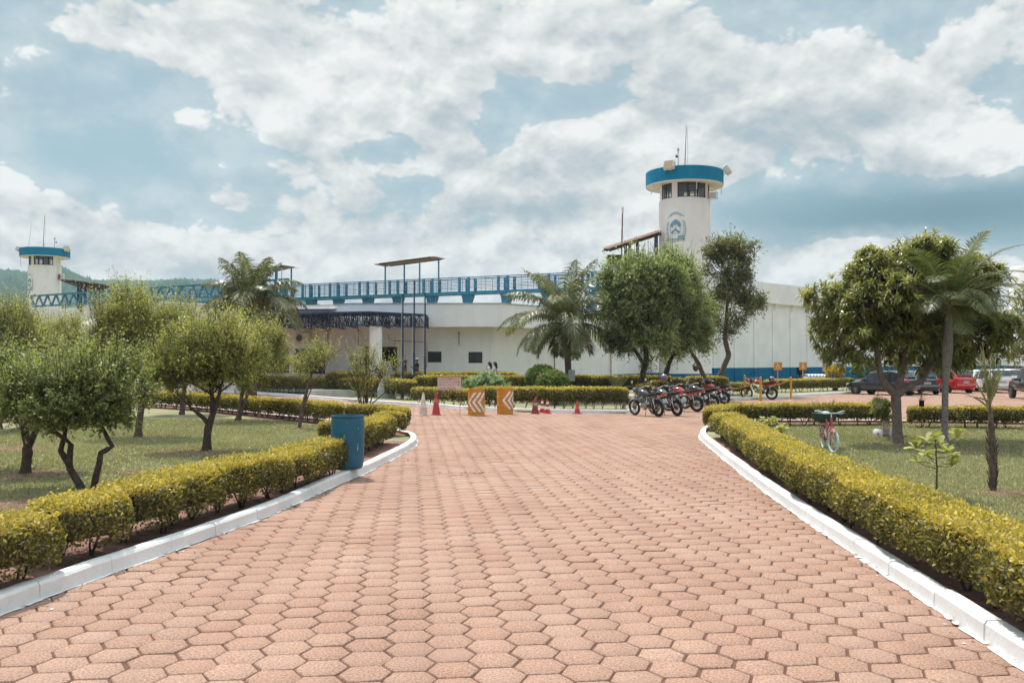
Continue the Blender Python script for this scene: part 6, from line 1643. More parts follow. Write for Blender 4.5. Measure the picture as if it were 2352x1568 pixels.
cone(1001.6, 952.3, .84, .15, 'tall faded red cone beside the left leg of the notice board', [(.55, 1), (.72, 0)], [M['redf'], mat('worn_pinkish_band', (.50, .13, .12), .7, .3, 18)])
cC, oC = cone(1229, 950, .72, .135, 'dark red cone with a pinched crooked top and white letters', [], [M['dkred']], tilt=.06, pinch=True)
t_ = text_mesh('lettering', 'ANSP', M['wht'], cC, width=.13, height=.11, loc_=(0, 0, 0)); cC.rotation_euler = (0, 0, 0)
t_.location = (0.01, -.108, .37); t_.rotation_euler = (PI/2-.17, 0, 0)
cone(1245.6, 947.6, .54, .105, 'small red and white striped cone, left one of the close pair', [(.30, 1), (.50, 0), (.68, 1), (.85, 0)], [M['red'], M['wht']])
cone(1257.6, 949.3, .54, .105, 'small red and white striped cone, right one of the close pair', [(.30, 1), (.50, 0), (.68, 1), (.85, 0)], [M['red'], M['wht']])
cone(1325.8, 949.8, .50, .11, 'small faded red cone standing alone against the kerb', [(.35, 1), (.62, 0)], [M['redf'], mat('pale_red_band', (.50, .10, .09), .7, .3, 18)], tilt=.05)

# ---- notice board
b = G(1032, 951.5); o = empty('notice_board', b, 0, 'hand-lettered white notice board in red letters on two thin rods', 'sign')
Yb = b.y; k_ = FPX/Yb; m = MB(); m.bar((-.41, .0, 0), (-.41, .0, 1.42), .018); m.bar((.40, .05, 0), (.40, .05, 1.42), .018); m.build('legs', M['rust'], o)
m = MB(); bw = .89; bh = .48; bz = 1.17; m.box((0, -.02, bz), (bw, .016, bh), ch=.003); pn = m.build('panel', M['cream'], o)
m = MB()
for s in (-1, 1): m.bar((s*bw/2, -.031, bz-bh/2), (s*bw/2, -.031, bz+bh/2), .012, .006, up=(1, 0, 0)); m.bar((-bw/2, -.031, bz+s*bh/2), (bw/2, -.031, bz+s*bh/2), .006, .012)
m.build('border', M['redf'], o)
for i, (t, w) in enumerate((("ACESSO PERMITIDO SO", .83), ("VEICULOS OFICIAIS EM", .81), ("SERVIÇO GDA EXT. PM", .80), ("CARGA A DESCARGA.", .68))):
    text_mesh('lettering', t, M['redtxt'], o, width=w, height=.078, loc_=(-.0-(.83-w)/2*.8, -.0305, bz+.165-i*.113))

# ---- flagpoles
for px, Y, yt, lab in ((925, 47.7, 678, 'left flagpole, thin and navy blue, planted before the porch'), (951, 50.0, 647.5, 'tallest navy flagpole in the middle of the three'), (976, 50.0, 675.6, 'right navy flagpole before the end of the canopy')):
    a = P(px, 900, Y); t = P(px, yt, Y); o = empty('flagpole', (a.x, Y, LAWN_Z), 0, lab, 'flagpole', 'flagpoles'); h = t.z-LAWN_Z; m = MB()
    m.tube([(0, 0, 0), (0, 0, h*.38), (0, 0, h*.385), (0, 0, h)], [.062, .058, .048, .038], 10); m.sphere((0, 0, h+.04), .06, 8, 6); m.build('pole', M['navy'], o, smooth=True)
    m = MB(); m.tube([(-.09, -.02, h*.2), (-.10, -.02, h*.5), (-.06, -.02, h-.08)], .010, 4); m.box((-.08, -.02, h*.2), (.06, .06, .12)); m.build('halyard', M['lwhite'], o)
# ---- stone marker
a = P(886, 900, 47); o = empty('monument', (a.x, 47, LAWN_Z), R(12), 'grey slanted concrete marker in front of the column', 'monument'); m = MB()
m.prism([(-.42, -.28), (.42, -.28), (.42, .28), (-.42, .28)], -.05, .5); m.add([(-.40, -.26, .5), (.34, -.26, .5), (.34, .26, .5), (-.40, .26, .5), (-.12, -.20, 1.25), (.20, -.20, 1.25), (.20, .2, 1.25), (-.12, .2, 1.25)], [(0, 1, 5, 4), (1, 2, 6, 5), (2, 3, 7, 6), (3, 0, 4, 7), (4, 5, 6, 7)])
m.build('pedestal', M['galv'], o); m = MB(); m.add([(-.24, -.26, 1.25), (.42, -.26, 1.25), (.20, -.16, 1.96), (-.26, -.16, 1.96), (-.24, .16, 1.25), (.42, .16, 1.25), (.20, .10, 1.96), (-.26, .10, 1.96)], [(0, 1, 2, 3), (5, 4, 7, 6), (1, 5, 6, 2), (4, 0, 3, 7), (3, 2, 6, 7), (4, 5, 1, 0)])
m.build('plaque', mat('marker_slate', (.20, .22, .24), .6, .2, 9), o)

# ---- yellow posts and ropes
pst = []
for px, py, yt, lab in ((1627, 905, 862, 'yellow post mostly hidden behind the last motorcycle'), (1711, 914, 862.7, 'yellow post standing left of the trail motorcycle'), (1747, 923, 867, 'yellow post nearest the camera, before the trail motorcycle'), (1817, 918, 867, 'yellow post at the right end of the ropes')):
    b = G(px, py); t = P(px, yt, b.y); o = empty('barrier_post', b, 0, lab, 'post', 'yellow rope posts'); m = MB(); m.tube([(0, 0, .02), (0, 0, t.z)], .055, 10); m.sphere((0, 0, t.z), .055, 10, 6); m.build('post', M['yellow'], o, smooth=True)
    m = MB(); m.lathe([(.01, .03), (.14, .03), (.17, .0)], 14); m.build('foot', M['yellow'], o); pst.append(Vector((b.x, b.y, t.z-.05)))
for (i, j, sag, lab) in ((0, 2, .62, 'yellow rope sagging from the hidden post to the nearest post'), (1, 3, .45, 'yellow rope sagging across in front of the trail motorcycle')):
    a, c = pst[i], pst[j]; n = 24; pts = [a.lerp(c, q/n)-Vector((0, 0, sag*4*(q/n)*(1-q/n))) for q in range(n+1)]; mid = pts[12]; m = MB(); m.tube([p-mid for p in pts], .019, 5)
    r_ = m.build('rope', M['yellow'], None, smooth=True); r_.location = mid; tag(r_, lab, 'rope', 'yellow barrier ropes')

# ---- orange parking signs
def psign(px, pyb, y0, y1, w, label, icon, mback=None):
    b = G(px, pyb); Y = b.y; o = empty('parking_sign', b, 0, label, 'sign', 'orange parking signs'); zt = P(px, y0, Y).z; zb = P(px, y1, Y).z; W = w*Y/FPX; m = MB()
    m.bar((0, .02, 0), (0, .02, zt-.1), .07, .05); m.build('pole', M['orange'], o); m = MB(); m.box((0, -.02, (zt+zb)/2), (W, .02, zt-zb), ch=.004); m.build('panel', mback or M['orange'], o)
    ic = MB(); c = Vector((0, -.034, (zt+zb)/2)); s = (zt-zb)
    def st(pts, t): 
        for a, q in zip(pts[:-1], pts[1:]): ic.bar(c+Vector((a[0]*s, 0, a[1]*s)), c+Vector((q[0]*s, 0, q[1]*s)), .004, t*s, up=(0, 1, 0)) if False else ic.add(_strip(a, q, t, c, s), [(0, 1, 2, 3)])
    def _strip(a, q, t, c, s):
        d = Vector((q[0]-a[0], 0, q[1]-a[1])).normalized(); n = Vector((-d.z, 0, d.x))*t/2; A = Vector((a[0], 0, a[1])); Q = Vector((q[0], 0, q[1])); return [c+(A-n)*s, c+(Q-n)*s, c+(Q+n)*s, c+(A+n)*s]
    def disc(x, z, r): ic.add([c+Vector(((x+r*math.cos(k*PI/6))*s, 0, (z+r*math.sin(k*PI/6))*s)) for k in range(12)], [tuple(range(12))])
    if icon == 'chair':
        disc(-.04, .33, .065); st([(-.04, .26), (-.03, .02), (.12, .02), (.17, -.22)], .075); st([(-.03, .14), (.10, .14)], .05)
        pts = [(-.02+.19*math.cos(q), -.12+.19*math.sin(q)) for q in np.linspace(R(110), R(350), 14)]; st(pts, .05)
    elif icon == 'elder':
        disc(.02, .33, .065); st([(.03, .26), (-.05, .12), (-.04, -.02), (-.10, -.34)], .09); st([(-.03, .0), (.08, -.14), (.07, -.34)], .075); st([(-.02, .16), (.10, .05), (.17, .06)], .05); st([(.18, .08), (.18, -.34)], .03)
    if icon: ic.build('symbol', M['wht'], o)
    return o
psign(1787, 900, 831.6, 850, 19, 'orange sign with a white wheelchair symbol', 'chair')
psign(1844.5, 898, 831.6, 849.5, 17.5, 'orange sign with a white walking figure symbol', 'elder')
psign(1901, 897, 829, 853, 23, 'third parking sign, its pale board half covered by mango leaves', None, M['pinkw'])

# ---- chair, box, stool by the blue wall
a = P(1832, 868, 66); o = empty('office_chair', (a.x, 66, LAWN_Z), R(200), 'black office chair against the blue wall base', 'chair'); zb = .25
m = MB(); m.box((0, 0, zb+.5), (.52, .5, .09), ch=.02); m.build('seat', M['seat'], o); m = MB(); m.box((0, .27, zb+1.0), (.50, .09, .55), ch=.03); m.bar((0, .25, zb+.5), (0, .27, zb+.9), .06, .03); m.build('backrest', M['seat'], o)
m = MB(); m.cyl((0, 0, .15), (0, 0, zb+.46), .04)
for k in range(5): m.bar((0, 0, .16), (.34*math.cos(k*1.257), .34*math.sin(k*1.257), .05), .05)
m.build('base', M['black'], o)
m = MB()
for s in (-1, 1): m.tube([(s*.29, .2, zb+.5), (s*.29, .2, zb+.72), (s*.29, -.2, zb+.72), (s*.29, -.2, zb+.5)], .025, 6)
m.build('armrests', M['black'], o)
a = P(1875, 868, 66); o = empty('tiled_box', (a.x, 66, LAWN_Z), 0, 'low white masonry box topped with wavy white tiles', 'box'); m = MB(); m.box((0, .4, .42), (1.32, .9, .86), ch=.01); m.build('box', M['white'], o); m = MB()
n = 48
for i in range(n):
    x0 = -.7+1.4*i/n; x1 = -.7+1.4*(i+1)/n; z0 = .92+.05*math.cos(i/n*2*PI*6); z1 = .92+.05*math.cos((i+1)/n*2*PI*6); m.add([(x0, -.12, z0), (x1, -.12, z1), (x1, .95, z1+.04), (x0, .95, z0+.04)], [(0, 1, 2, 3)]); m.add([(x0, -.12, z0), (x1, -.12, z1), (x1, -.12, z1-.04), (x0, -.12, z0-.04)], [(0, 3, 2, 1)])
m.build('tile_top', M['kerb'], o)
a = P(1943, 868, 66); o = empty('stool', (a.x, 66, LAWN_Z), 0, 'small dark blue stool against the blue wall', 'stool'); m = MB(); m.box((0, 0, .70), (.42, .42, .05), ch=.01); m.build('seat', M['navy'], o)
for sx in (-1, 1):
    for sy in (-1, 1): m = MB(); m.bar((sx*.19, sy*.19, 0), (sx*.15, sy*.15, .68), .04); m.build('leg', M['navy'], o)

# ---- hanging pots, tyre planter, meter box on the palm
def hpot(px, yt, yb, w, Y, ztop, label, mm, plant, shape='can'):
    c = P(px, yb, Y); H = (yb-yt)*Y/FPX; r = w*Y/FPX/2; o = empty('hanging_pot', (c.x, Y, c.z), 0, label, 'plant pot', 'pots hanging in the trees'); m = MB()
    if shape == 'can': m.lathe([(.01, 0), (r*.95, 0), (r, .01), (r, H), (r-.01, H), (r-.01, H*.8), (.01, H*.78)], 18)
    else: m.lathe([(.01, 0), (r*.55, .02), (r*.9, H*.4), (r, H), (r*.92, H), (.01, H*.8)], 18)
    m.build('pot', mm, o, smooth=True)
    m = MB(); tp = Vector((0, 0, ztop-c.z))
    for k in range(3): m.cyl((r*.9*math.cos(k*2.1), r*.9*math.sin(k*2.1), H), tp*.6+Vector((0, 0, H*.2)), .005*(Y/20), 4)
    m.cyl(tp*.6+Vector((0, 0, H*.2)), tp, .006*(Y/20), 4); m.build('wire', M['rust'], o)
    rng = np.random.default_rng(int(px)); n = plant; C = np.c_[rng.normal(0, r*.8, n), rng.normal(0, r*.8, n), H+abs(rng.normal(0, .06, n))]; 
    V, F, T = leafquads(C, unit(rng.normal(0, 1, (n, 3))+[0, 0, .6]), unit(rng.normal(0, 1, (n, 3))), .08*Y/30, .03*Y/30, rng.random(n)); np_mesh('plant', V, F, M['acerolag'], o, attr=T)
    return o
hpot(2017, 923, 938.5, 14.5, 21.0, 1.45, 'small yellowish tin pot hanging from the mango branch', mat('faded_tin_label', (.30, .20, .06), .6, .6, 20, col2=(.22, .26, .16)), 26)
hpot(2117, 919.5, 933, 11, 21.0, 1.35, 'small black pot hanging right of the mango trunk', M['seat'], 18)
hpot(1598, 841, 852.6, 13.8, 48.8, 2.5, 'round coir basket hanging from the curved bare trunk', mat('coir_basket', (.16, .075, .04), .9, .3, 25), 30, 'bowl')
b = G(2036, 1003, LAWN_Z); o = empty('tyre_planter', b, 0, 'old tyre painted white with small flowers, used as a planter on the lawn', 'planter'); m = MB()
m.lathe([(.20, .02), (.30, .0), (.325, .05), (.33, .12), (.30, .185), (.22, .20), (.20, .15), (.20, .02)], 40); m.build('tyre', mat('painted_tyre', (.60, .62, .66), .6, .12, 14), o, smooth=True)
m = MB(); m.lathe([(.01, .16), (.20, .155)], 24); m.build('soil', M['soil'], o); m = MB(); m2_ = MB()
for k, (a, z) in enumerate(((-1.5, .09), (-2.1, .10), (-1.05, .08), (-2.6, .09))):
    mm = m if k % 2 == 0 else m2_
    for q in range(4):
        aa = q*PI/2+.4; u = .022*math.cos(aa); v = .022*math.sin(aa); pts = [Vector((.337*math.cos(a+(u+.018*math.cos(t))/.33), .337*math.sin(a+(u+.018*math.cos(t))/.33), z+v+.018*math.sin(t))) for t in np.linspace(0, 2*PI, 9)[:-1]]; mm.add(pts, [tuple(range(8))])
m.build('blue_flower', M['ring'], o); m2_.build('pink_flower', mat('pink_flower_paint', (.5, .22, .22), .7), o)
# ---- garden hose
pts = [G(2286, 1014, LAWN_Z+.02), G(2310, 1016, LAWN_Z+.02), G(2335, 1021, LAWN_Z+.02), G(2352, 1021, LAWN_Z+.02), G(2400, 1018, LAWN_Z+.02)]; m = MB(); sp_ = smooth_poly([(p.x, p.y) for p in pts], 2); c0 = sp_[len(sp_)//2]
m.tube([p-c0 for p in sp_], .012, 6); o = m.build('garden_hose', mat('pinkish_hose', (.46, .24, .19), .6), None, smooth=True); o.location = (c0.x, c0.y, LAWN_Z+.015); tag(o, 'thin pinkish hose lying on the right lawn at the picture edge', 'hose')
# ---- bench end by the first motorcycle
a = G(1447, 941, LAWN_Z); o = empty('bench', (a.x, a.y+.6, LAWN_Z), R(20), 'small white concrete bench end beside the front wheel of the first motorcycle', 'bench'); m = MB()
m.box((0, .0, .55), (.36, .9, .07), ch=.01); m.box((0.02, .0, .72), (.05, .9, .10), ch=.01); m.build('seat', M['kerb'], o)
for s in (-.35, .35): m = MB(); m.box((-.02, s, .26), (.14, .10, .52), ch=.01); m.build('leg', M['kerb'], o)

# ================================================================== motorcycles
def wheel(parent, x, r, w, spokes, mrim, name='wheel', cast=False):
    Mx = Matrix.Rotation(PI/2, 4, 'X'); wh = empty(name, (x, 0, r)); wh.parent = parent; m = MB(); tr = w*.55
    m.torus((0, 0, 0), r-tr, tr, Mx, 36, 8, sx=.95); t = m.build('tyre', M['tyre'], wh, smooth=True)
    m = MB(); ri = r-tr*1.75; m.torus((0, 0, 0), ri, .014, Mx, 36, 6, sx=1.6); m.cyl((0, -.05, 0), (0, .05, 0), .045, 12)
    m.lathe([(.085, -.022), (.085, .022), (.03, .024)], 20, Mx)
    if cast:
        for k in range(6): a = k*PI/3; m.bar((.04*math.cos(a), 0, .04*math.sin(a)), (ri*math.cos(a), 0, ri*math.sin(a)), .028, .02, up=(0, 1, 0))
    else:
        for k in range(spokes):
            a = 2*PI*k/spokes; s = (-1)**k; m.bar((.04*math.cos(a+.5*s), .035*s, .04*math.sin(a+.5*s)), (ri*math.cos(a), 0, ri*math.sin(a)), .0055)
    m.build('rim', mrim, wh, smooth=False)
    return wh
def motorcycle(base, heading, label, paint, plate=None, cast=False, trail=False, wind=False, ind='amber', lean=R(-7), accent=None, scale=1.0):
    """heading = (dx, dy) of travel; base = ground point under the rear wheel"""
    rz = math.atan2(heading[1], heading[0]); o = empty('motorcycle', base, rz, label, 'motorcycle', 'parked motorcycles'); o.rotation_euler = (lean, 0, rz); o.scale = (scale,)*3
    r = .335 if trail else .30; wb = 1.34 if trail else 1.27
    wheel(o, 0, r-.01 if trail else r, .11, 28, M['alu'], cast=cast)
    steer = R(16)
    fw = wheel(o, wb, r, .085, 28, M['alu'], cast=cast); fw.rotation_euler = (0, 0, 0)
    hz = .06 if trail else 0; k = lambda *p: Vector(p)
    # frame
    m = MB(); m.tube([k(wb-.27, 0, .92+hz), k(wb-.33, 0, .70+hz), k(wb-.42, 0, .42+hz), k(.62, 0, .30+hz), k(.40, 0, .34+hz)], .022, 8); m.tube([k(wb-.28, 0, .86+hz), k(.55, 0, .74+hz), k(.38, 0, .50+hz), k(.40, 0, .34+hz)], .02, 8)
    for s in (-1, 1):
        m.tube([k(.45, s*.06, .72+hz), k(.10, s*.10, .76+hz), k(-.22, s*.08, .80+hz)], .016, 6); m.bar(k(.40, s*.10, .36), k(0, s*.095, r), .035, .05); m.bar(k(.42, s*.07, .42), k(.12, s*.09, .72+hz), .02)
    m.build('frame', M['blackp'], o, smooth=True)
    for s in (-1, 1):
        m = MB(); a = k(.08, s*.125, .70+hz); b = k(.03, s*.125, r+.03); m.cyl(a, b, .018, 8)
        for q in range(9): c = a.lerp(b, .1+.06*q); m.torus(c, .026, .006, Matrix.Identity(4), 10, 4)
        m.build('shock_absorber', M['chrome'], o, smooth=True)
    # fork
    for s in (-1, 1):
        m = MB(); m.tube([k(wb-.30, s*.085, .98+hz), k(wb-.12, s*.085, .58), k(wb+.0, s*.085, r)], [.02, .022, .028], 8); m.build('fork_leg', M['alu'] if not trail else M['blackp'], o, smooth=True)
    # engine
    m = MB(); m.box((.62, 0, .40+hz), (.34, .22, .20), ch=.05); m.lathe([(.01, .14), (.10, .13), (.115, .10), (.115, -.10), (.10, -.13), (.01, -.14)], 20, Matrix.Rotation(PI/2, 4, 'X'), (.56, 0, .40+hz))
    m.lathe([(.01, .135), (.07, .13), (.08, .1), (.08, -.12), (.01, -.13)], 18, Matrix.Rotation(PI/2, 4, 'X'), (.74, 0, .38+hz))
    for q in range(7): m.box((.80+.012*q, 0, .50+.026*q+hz), (.17, .19, .010), M=Matrix.Rotation(R(-25), 4, 'Y'))
    m.box((.87, 0, .64+hz), (.13, .15, .10), M=Matrix.Rotation(R(-25), 4, 'Y'), ch=.02); m.build('engine', M['alu'], o, smooth=True)
    m = MB(); m.tube([k(.93, -.04, .60+hz), k(.99, -.08, .48+hz), k(.90, -.13, .30+hz), k(.55, -.16, .24+hz), k(.25, -.17, .30+hz*2), k(-.22, -.18, .38+hz*3)], [.02, .02, .02, .028, .045, .042], 10); m.build('exhaust', M['chrome'] if not trail else M['blackp'], o, smooth=True)
    # tank
    m = MB(); n = 16; st = [(.47, .77, .055, .05), (.52, .80, .10, .09), (.62, .83, .125, .125), (.74, .85, .140, .14), (.86, .86, .135, .13), (.94, .86, .105, .10), (.985, .855, .055, .06)]
    vs = []
    for (x, z, wy, wz) in st:
        for j in range(n):
            a = 2*PI*j/n; cy = math.cos(a); sz = math.sin(a); vs.append((x, wy*(abs(cy)**.8)*(1 if cy > 0 else -1), z+hz+wz*(sz if sz > 0 else sz*.75)))
    fs = [(i*n+j, (i+1)*n+j, (i+1)*n+(j+1) % n, i*n+(j+1) % n) for i in range(len(st)-1) for j in range(n)]+[tuple(range(n)), tuple(range((len(st)-1)*n+n-1, (len(st)-1)*n-1, -1))]
    m.add(vs, fs); tk = m.build('fuel_tank', paint, o, smooth=True)
    m = MB(); m.lathe([(.032, 0), (.032, .018), (.005, .022)], 12, c=(.72, 0, .985+hz)); m.build('cap', M['chrome'], tk)
    # seat
    m = MB(); m.tube([k(-.26, 0, .88+hz), k(-.18, 0, .875+hz), k(.0, 0, .85+hz), k(.18, 0, .82+hz), k(.34, 0, .785+hz), k(.48, 0, .80+hz), k(.53, 0, .82+hz)], [.03, .10, .125, .14, .135, .09, .05], 12, flat=.42); m.build('seat', M['seat'], o, smooth=True)
    # tail
    m = MB()
    for s in (-1, 1):
        P4 = [k(.34, s*.115, .74+hz), k(.05, s*.13, .80+hz), k(-.22, s*.10, .85+hz), k(-.34, s*.05, .87+hz)]; Q4 = [k(.30, s*.12, .64+hz), k(.04, s*.13, .72+hz), k(-.20, s*.10, .80+hz), k(-.33, s*.05, .845+hz)]
        m.add(P4+Q4, [(i, i+1, 5+i, 4+i) if s > 0 else (4+i, 5+i, i+1, i) for i in range(3)])
    m.add([k(-.22, .10, .85+hz), k(-.22, -.10, .85+hz), k(-.34, -.05, .87+hz), k(-.34, .05, .87+hz), k(-.2, .10, .80+hz), k(-.2, -.10, .80+hz), k(-.33, -.05, .845+hz), k(-.33, .05, .845+hz)], [(0, 1, 2, 3), (7, 6, 5, 4), (3, 2, 6, 7)])
    m.build('side_cover', accent or paint, o, smooth=False)
    m = MB(); m.tube([k(-.14, -.09, .92+hz), k(-.30, -.09, .945+hz), k(-.35, 0, .95+hz), k(-.30, .09, .945+hz), k(-.14, .09, .92+hz)], .012, 6); m.build('grab_rail', M['alu'], o, smooth=True)
    m = MB(); m.box((-.345, 0, .835+hz), (.05, .15, .075), ch=.02); m.build('tail_light', M['redl'], o)
    for s in (-1, 1):
        m = MB(); m.cyl((-.27, s*.05, .77+hz), (-.27, s*.16, .77+hz), .010, 6); m.sphere((-.275, s*.19, .77+hz), .036, 10, 8, sc_=(.8, 1.2, .8)); m.build('turn_signal', M['amber'] if ind == 'amber' else M['clear'], o, smooth=True)
    m = MB(); m.tube([k(-.22, 0, .74+hz), k(-.36, 0, .62+hz), k(-.42, 0, .50+hz)], [.05, .06, .05], 8, flat=.2); m.build('rear_fender', M['seat'], o, smooth=True)
    if not trail: 
        pts = [k(.02+.335*math.cos(t)-.02, 0, r+.335*math.sin(t)) for t in np.linspace(R(50), R(165), 8)]; m = MB(); m.tube(pts, .055, 8, flat=.25); m.build('wheel_fender', M['blackp'], o, smooth=True)
    m = MB(); pz = .60+hz; Mp = Matrix.Rotation(R(18), 4, 'Y'); m.box((-.405, 0, pz), (.006, .19, .155), M=Mp, ch=.001); pl_ = m.build('plate', M['plate'], o)
    if plate:
        for j, s in enumerate(plate):
            tm = text_mesh('lettering', s, M['blk'], o, width=.15 if len(s) > 3 else .125, height=.055); tm.matrix_local = Matrix.Translation((-.405, 0, pz)) @ Mp @ Matrix.Translation((-.0045, 0, .036-.072*j)) @ Matrix.Rotation(-PI/2, 4, 'Z') @ Matrix.Rotation(PI/2, 4, 'X')
    # front fender
    fr_ = r+.055+(.10 if trail else 0); pts = [k(wb+(fr_)*math.cos(t), 0, r+fr_*math.sin(t)) for t in np.linspace(R(20), R(150), 10)]; m = MB(); m.tube(pts, [.02]+[.055]*8+[.03], 8, flat=.22); m.build('front_fender', paint if not trail else accent or paint, o, smooth=True)
    # handlebar, mirrors, instruments, headlight
    hx = wb-.33; hy = 1.04+hz; m = MB(); m.tube([k(hx-.16, .37, hy+.0), k(hx-.08, .28, hy+.03), k(hx, .10, hy-.02), k(hx+.02, 0, hy-.03), k(hx, -.10, hy-.02), k(hx-.08, -.28, hy+.03), k(hx-.16, -.37, hy)], .013, 7)
    for s in (-1, 1): m.tube([k(hx-.17, s*.39, hy), k(hx-.11, s*.30, hy+.02)], .019, 7); m.tube([k(hx-.02, s*.34, hy+.03), k(hx-.08, s*.22, hy+.03)], .007, 5)
    m.build('handlebar', M['chrome'], o, smooth=True)
    for s in (-1, 1):
        m = MB(); m.tube([k(hx-.06, s*.24, hy+.02), k(hx-.02, s*.29, hy+.14), k(hx-.04, s*.33, hy+.22)], .007, 5); m.mat(1); Mm = Matrix.Rotation(PI/2-.1, 4, 'Y'); m.lathe([(.01, -.01), (.05, -.008), (.055, .006), (.01, .012)], 16, Mm, (hx-.04, s*.34, hy+.26)); m.mat(2); m.lathe([(.001, -.0115), (.050, -.0115)], 16, Mm, (hx-.045, s*.34, hy+.26)); m.build('mirror', [M['blackp'], M['blackp'], M['mirror']], o, smooth=True)
    m = MB(); m.sphere((hx+.17, 0, hy-.12), .095, 16, 10, sc_=(.9, 1, 1)); hl = m.build('headlight', M['blackp'] if not trail else (accent or paint), o, smooth=True)
    m = MB(); m.lathe([(.001, .03), (.05, .022), (.085, 0)], 16, Matrix.Rotation(PI/2, 4, 'Y'), (hx+.225, 0, hy-.12)); m.build('lens', M['clear'], hl, smooth=True)
    m = MB(); m.lathe([(.01, .0), (.05, 0), (.055, .045), (.04, .06), (.01, .06)], 14, c=(hx+.08, .055, hy-.03)); m.lathe([(.01, .0), (.05, 0), (.055, .045), (.04, .06), (.01, .06)], 14, c=(hx+.08, -.055, hy-.03)); m.build('instruments', M['black'], o, smooth=True)
    for s in (-1, 1):
        m = MB(); m.cyl((hx+.12, s*.05, hy-.14), (hx+.12, s*.15, hy-.14), .010, 6); m.sphere((hx+.12, s*.18, hy-.14), .034, 10, 8, sc_=(.8, 1.2, .8)); m.build('turn_signal', M['amber'] if ind == 'amber' else M['clear'], o, smooth=True)
    if wind:
        m = MB(); m.add([k(hx+.22, -.10, hy-.03), k(hx+.22, .10, hy-.03), k(hx+.12, .12, hy+.12), k(hx+.12, -.12, hy+.12), k(hx+.16, 0, hy+.16), k(hx+.27, 0, hy-.03)], [(1, 2, 4, 5), (5, 4, 3, 0)]); m.build('windshield', M['clear'], o)
    m = MB(); m.tube([k(.50, .11, .30), k(.46, .20, .14), k(.43, .26, .0)], .012, 6); m.box((.43, .27, .0), (.05, .04, .01)); m.build('kickstand', M['blackp'], o)
    m = MB(); m.bar((.52, .12, .28), (.52, .25, .28), .03); m.bar((.52, -.12, .28), (.52, -.25, .28), .03); m.bar((.22, .13, .33), (.22, .24, .34), .025); m.build('footpegs', M['tyre'], o)
    m = MB(); m.bar((.50, .10, .37), (.0, .105, r+.04), .012, .07, up=(0, 0, 1)); m.build('chain_guard', M['blackp'], o)
    return o
M['mirror'] = mat('mirror_glass', (.45, .6, .68), .05, .02, metal=1)
M['bluegrey'] = mat('blue_black_gloss', (.018, .024, .036), .2, .1, 3, coat=1)
M['greytank'] = mat('grey_gloss_paint', (.06, .07, .08), .22, .1, 3, coat=1)
def hd(deg, px):  # heading turned deg to the left of the line of sight
    v = math.atan2(FPX, px-1176)+R(deg); return (math.cos(v), math.sin(v))
MC = [(G(1513, 957), hd(43, 1513), 'front-most dark motorcycle with a blue mirror, plate DYA 2096', M['bluegrey'], ('DYA', '2096'), {}),
      (G(1556, 955), hd(43, 1556), 'second dark motorcycle, plate DLL 3235, a helmet on its mirror', M['greytank'], ('DLL', '3235'), dict(ind='clear')),
      (G(1601, 945.5), hd(64, 1600), 'red-tanked motorcycle in the middle of the row with a red tail', M['redp'], ('DYE', '7337'), dict(ind='clear', cast=False)),
      (G(1638, 940.5), hd(66, 1637), 'black motorcycle with cast wheels and a small windshield, fourth in the row', M['blackp'], None, dict(cast=True, ind='clear', wind=True)),
      (G(1665, 929), hd(58, 1664), 'last motorcycle of the row, red tank under a black helmet', M['redp'], None, dict(wind=True, ind='clear'))]
motos = [motorcycle(b, h, l, p, plate=pt, **kw) for b, h, l, p, pt, kw in MC]
hdg = (G(1724, 913)-G(1772, 918)); 
trailm = motorcycle(G(1773, 918), hd(72, 1770), 'red and black trail motorcycle standing apart beside the yellow posts', M['redp'], None, trail=True, accent=M['redp'], lean=R(-4))
def helmet(p, rz, label, mm):
    o = empty('helmet', p, rz, label, 'helmet', 'motorcycle helmets'); m = MB(); m.sphere((0, 0, .14), .14, 20, 14, sc_=(1.12, .92, 1)); m.v = [(x, y, max(z, .035)) for x, y, z in m.v]; m.box((.10, 0, .06), (.10, .17, .08), ch=.03); m.build('shell', mm, o, smooth=True)
    m = MB(); n = 12
    for i in range(n):
        a0 = -.95+1.9*i/n; a1 = -.95+1.9*(i+1)/n; f = lambda a, z, q: Vector((q*.164*math.cos(a), q*.136*math.sin(a), z)); m.add([f(a0, .11, 1.0), f(a1, .11, 1.0), f(a1, .20, .90), f(a0, .20, .90)], [(0, 1, 2, 3)])
    m.build('visor', M['glass'], o, smooth=True); return o
M['helm'] = mat('patterned_helmet', (.03, .02, .03), .2, .6, 16, col2=(.28, .14, .20), coat=1)
bpy.context.view_layer.update()
def at(o, *p): return o.matrix_world @ Vector(p)
q = at(motos[1], .94, -.34, 1.22); helmet(q, 2.6, 'dark helmet with a pale pattern hanging over the second motorcycle mirror', M['helm'])
q = at(motos[4], .80, 0, .93); helmet(q, 2.2, 'glossy black helmet on the red tank of the last motorcycle', M['blackp'])
q = at(trailm, -.02, 0, .95); helmet(q, 3.0, 'dark patterned helmet on the seat of the trail motorcycle', M['helm'])

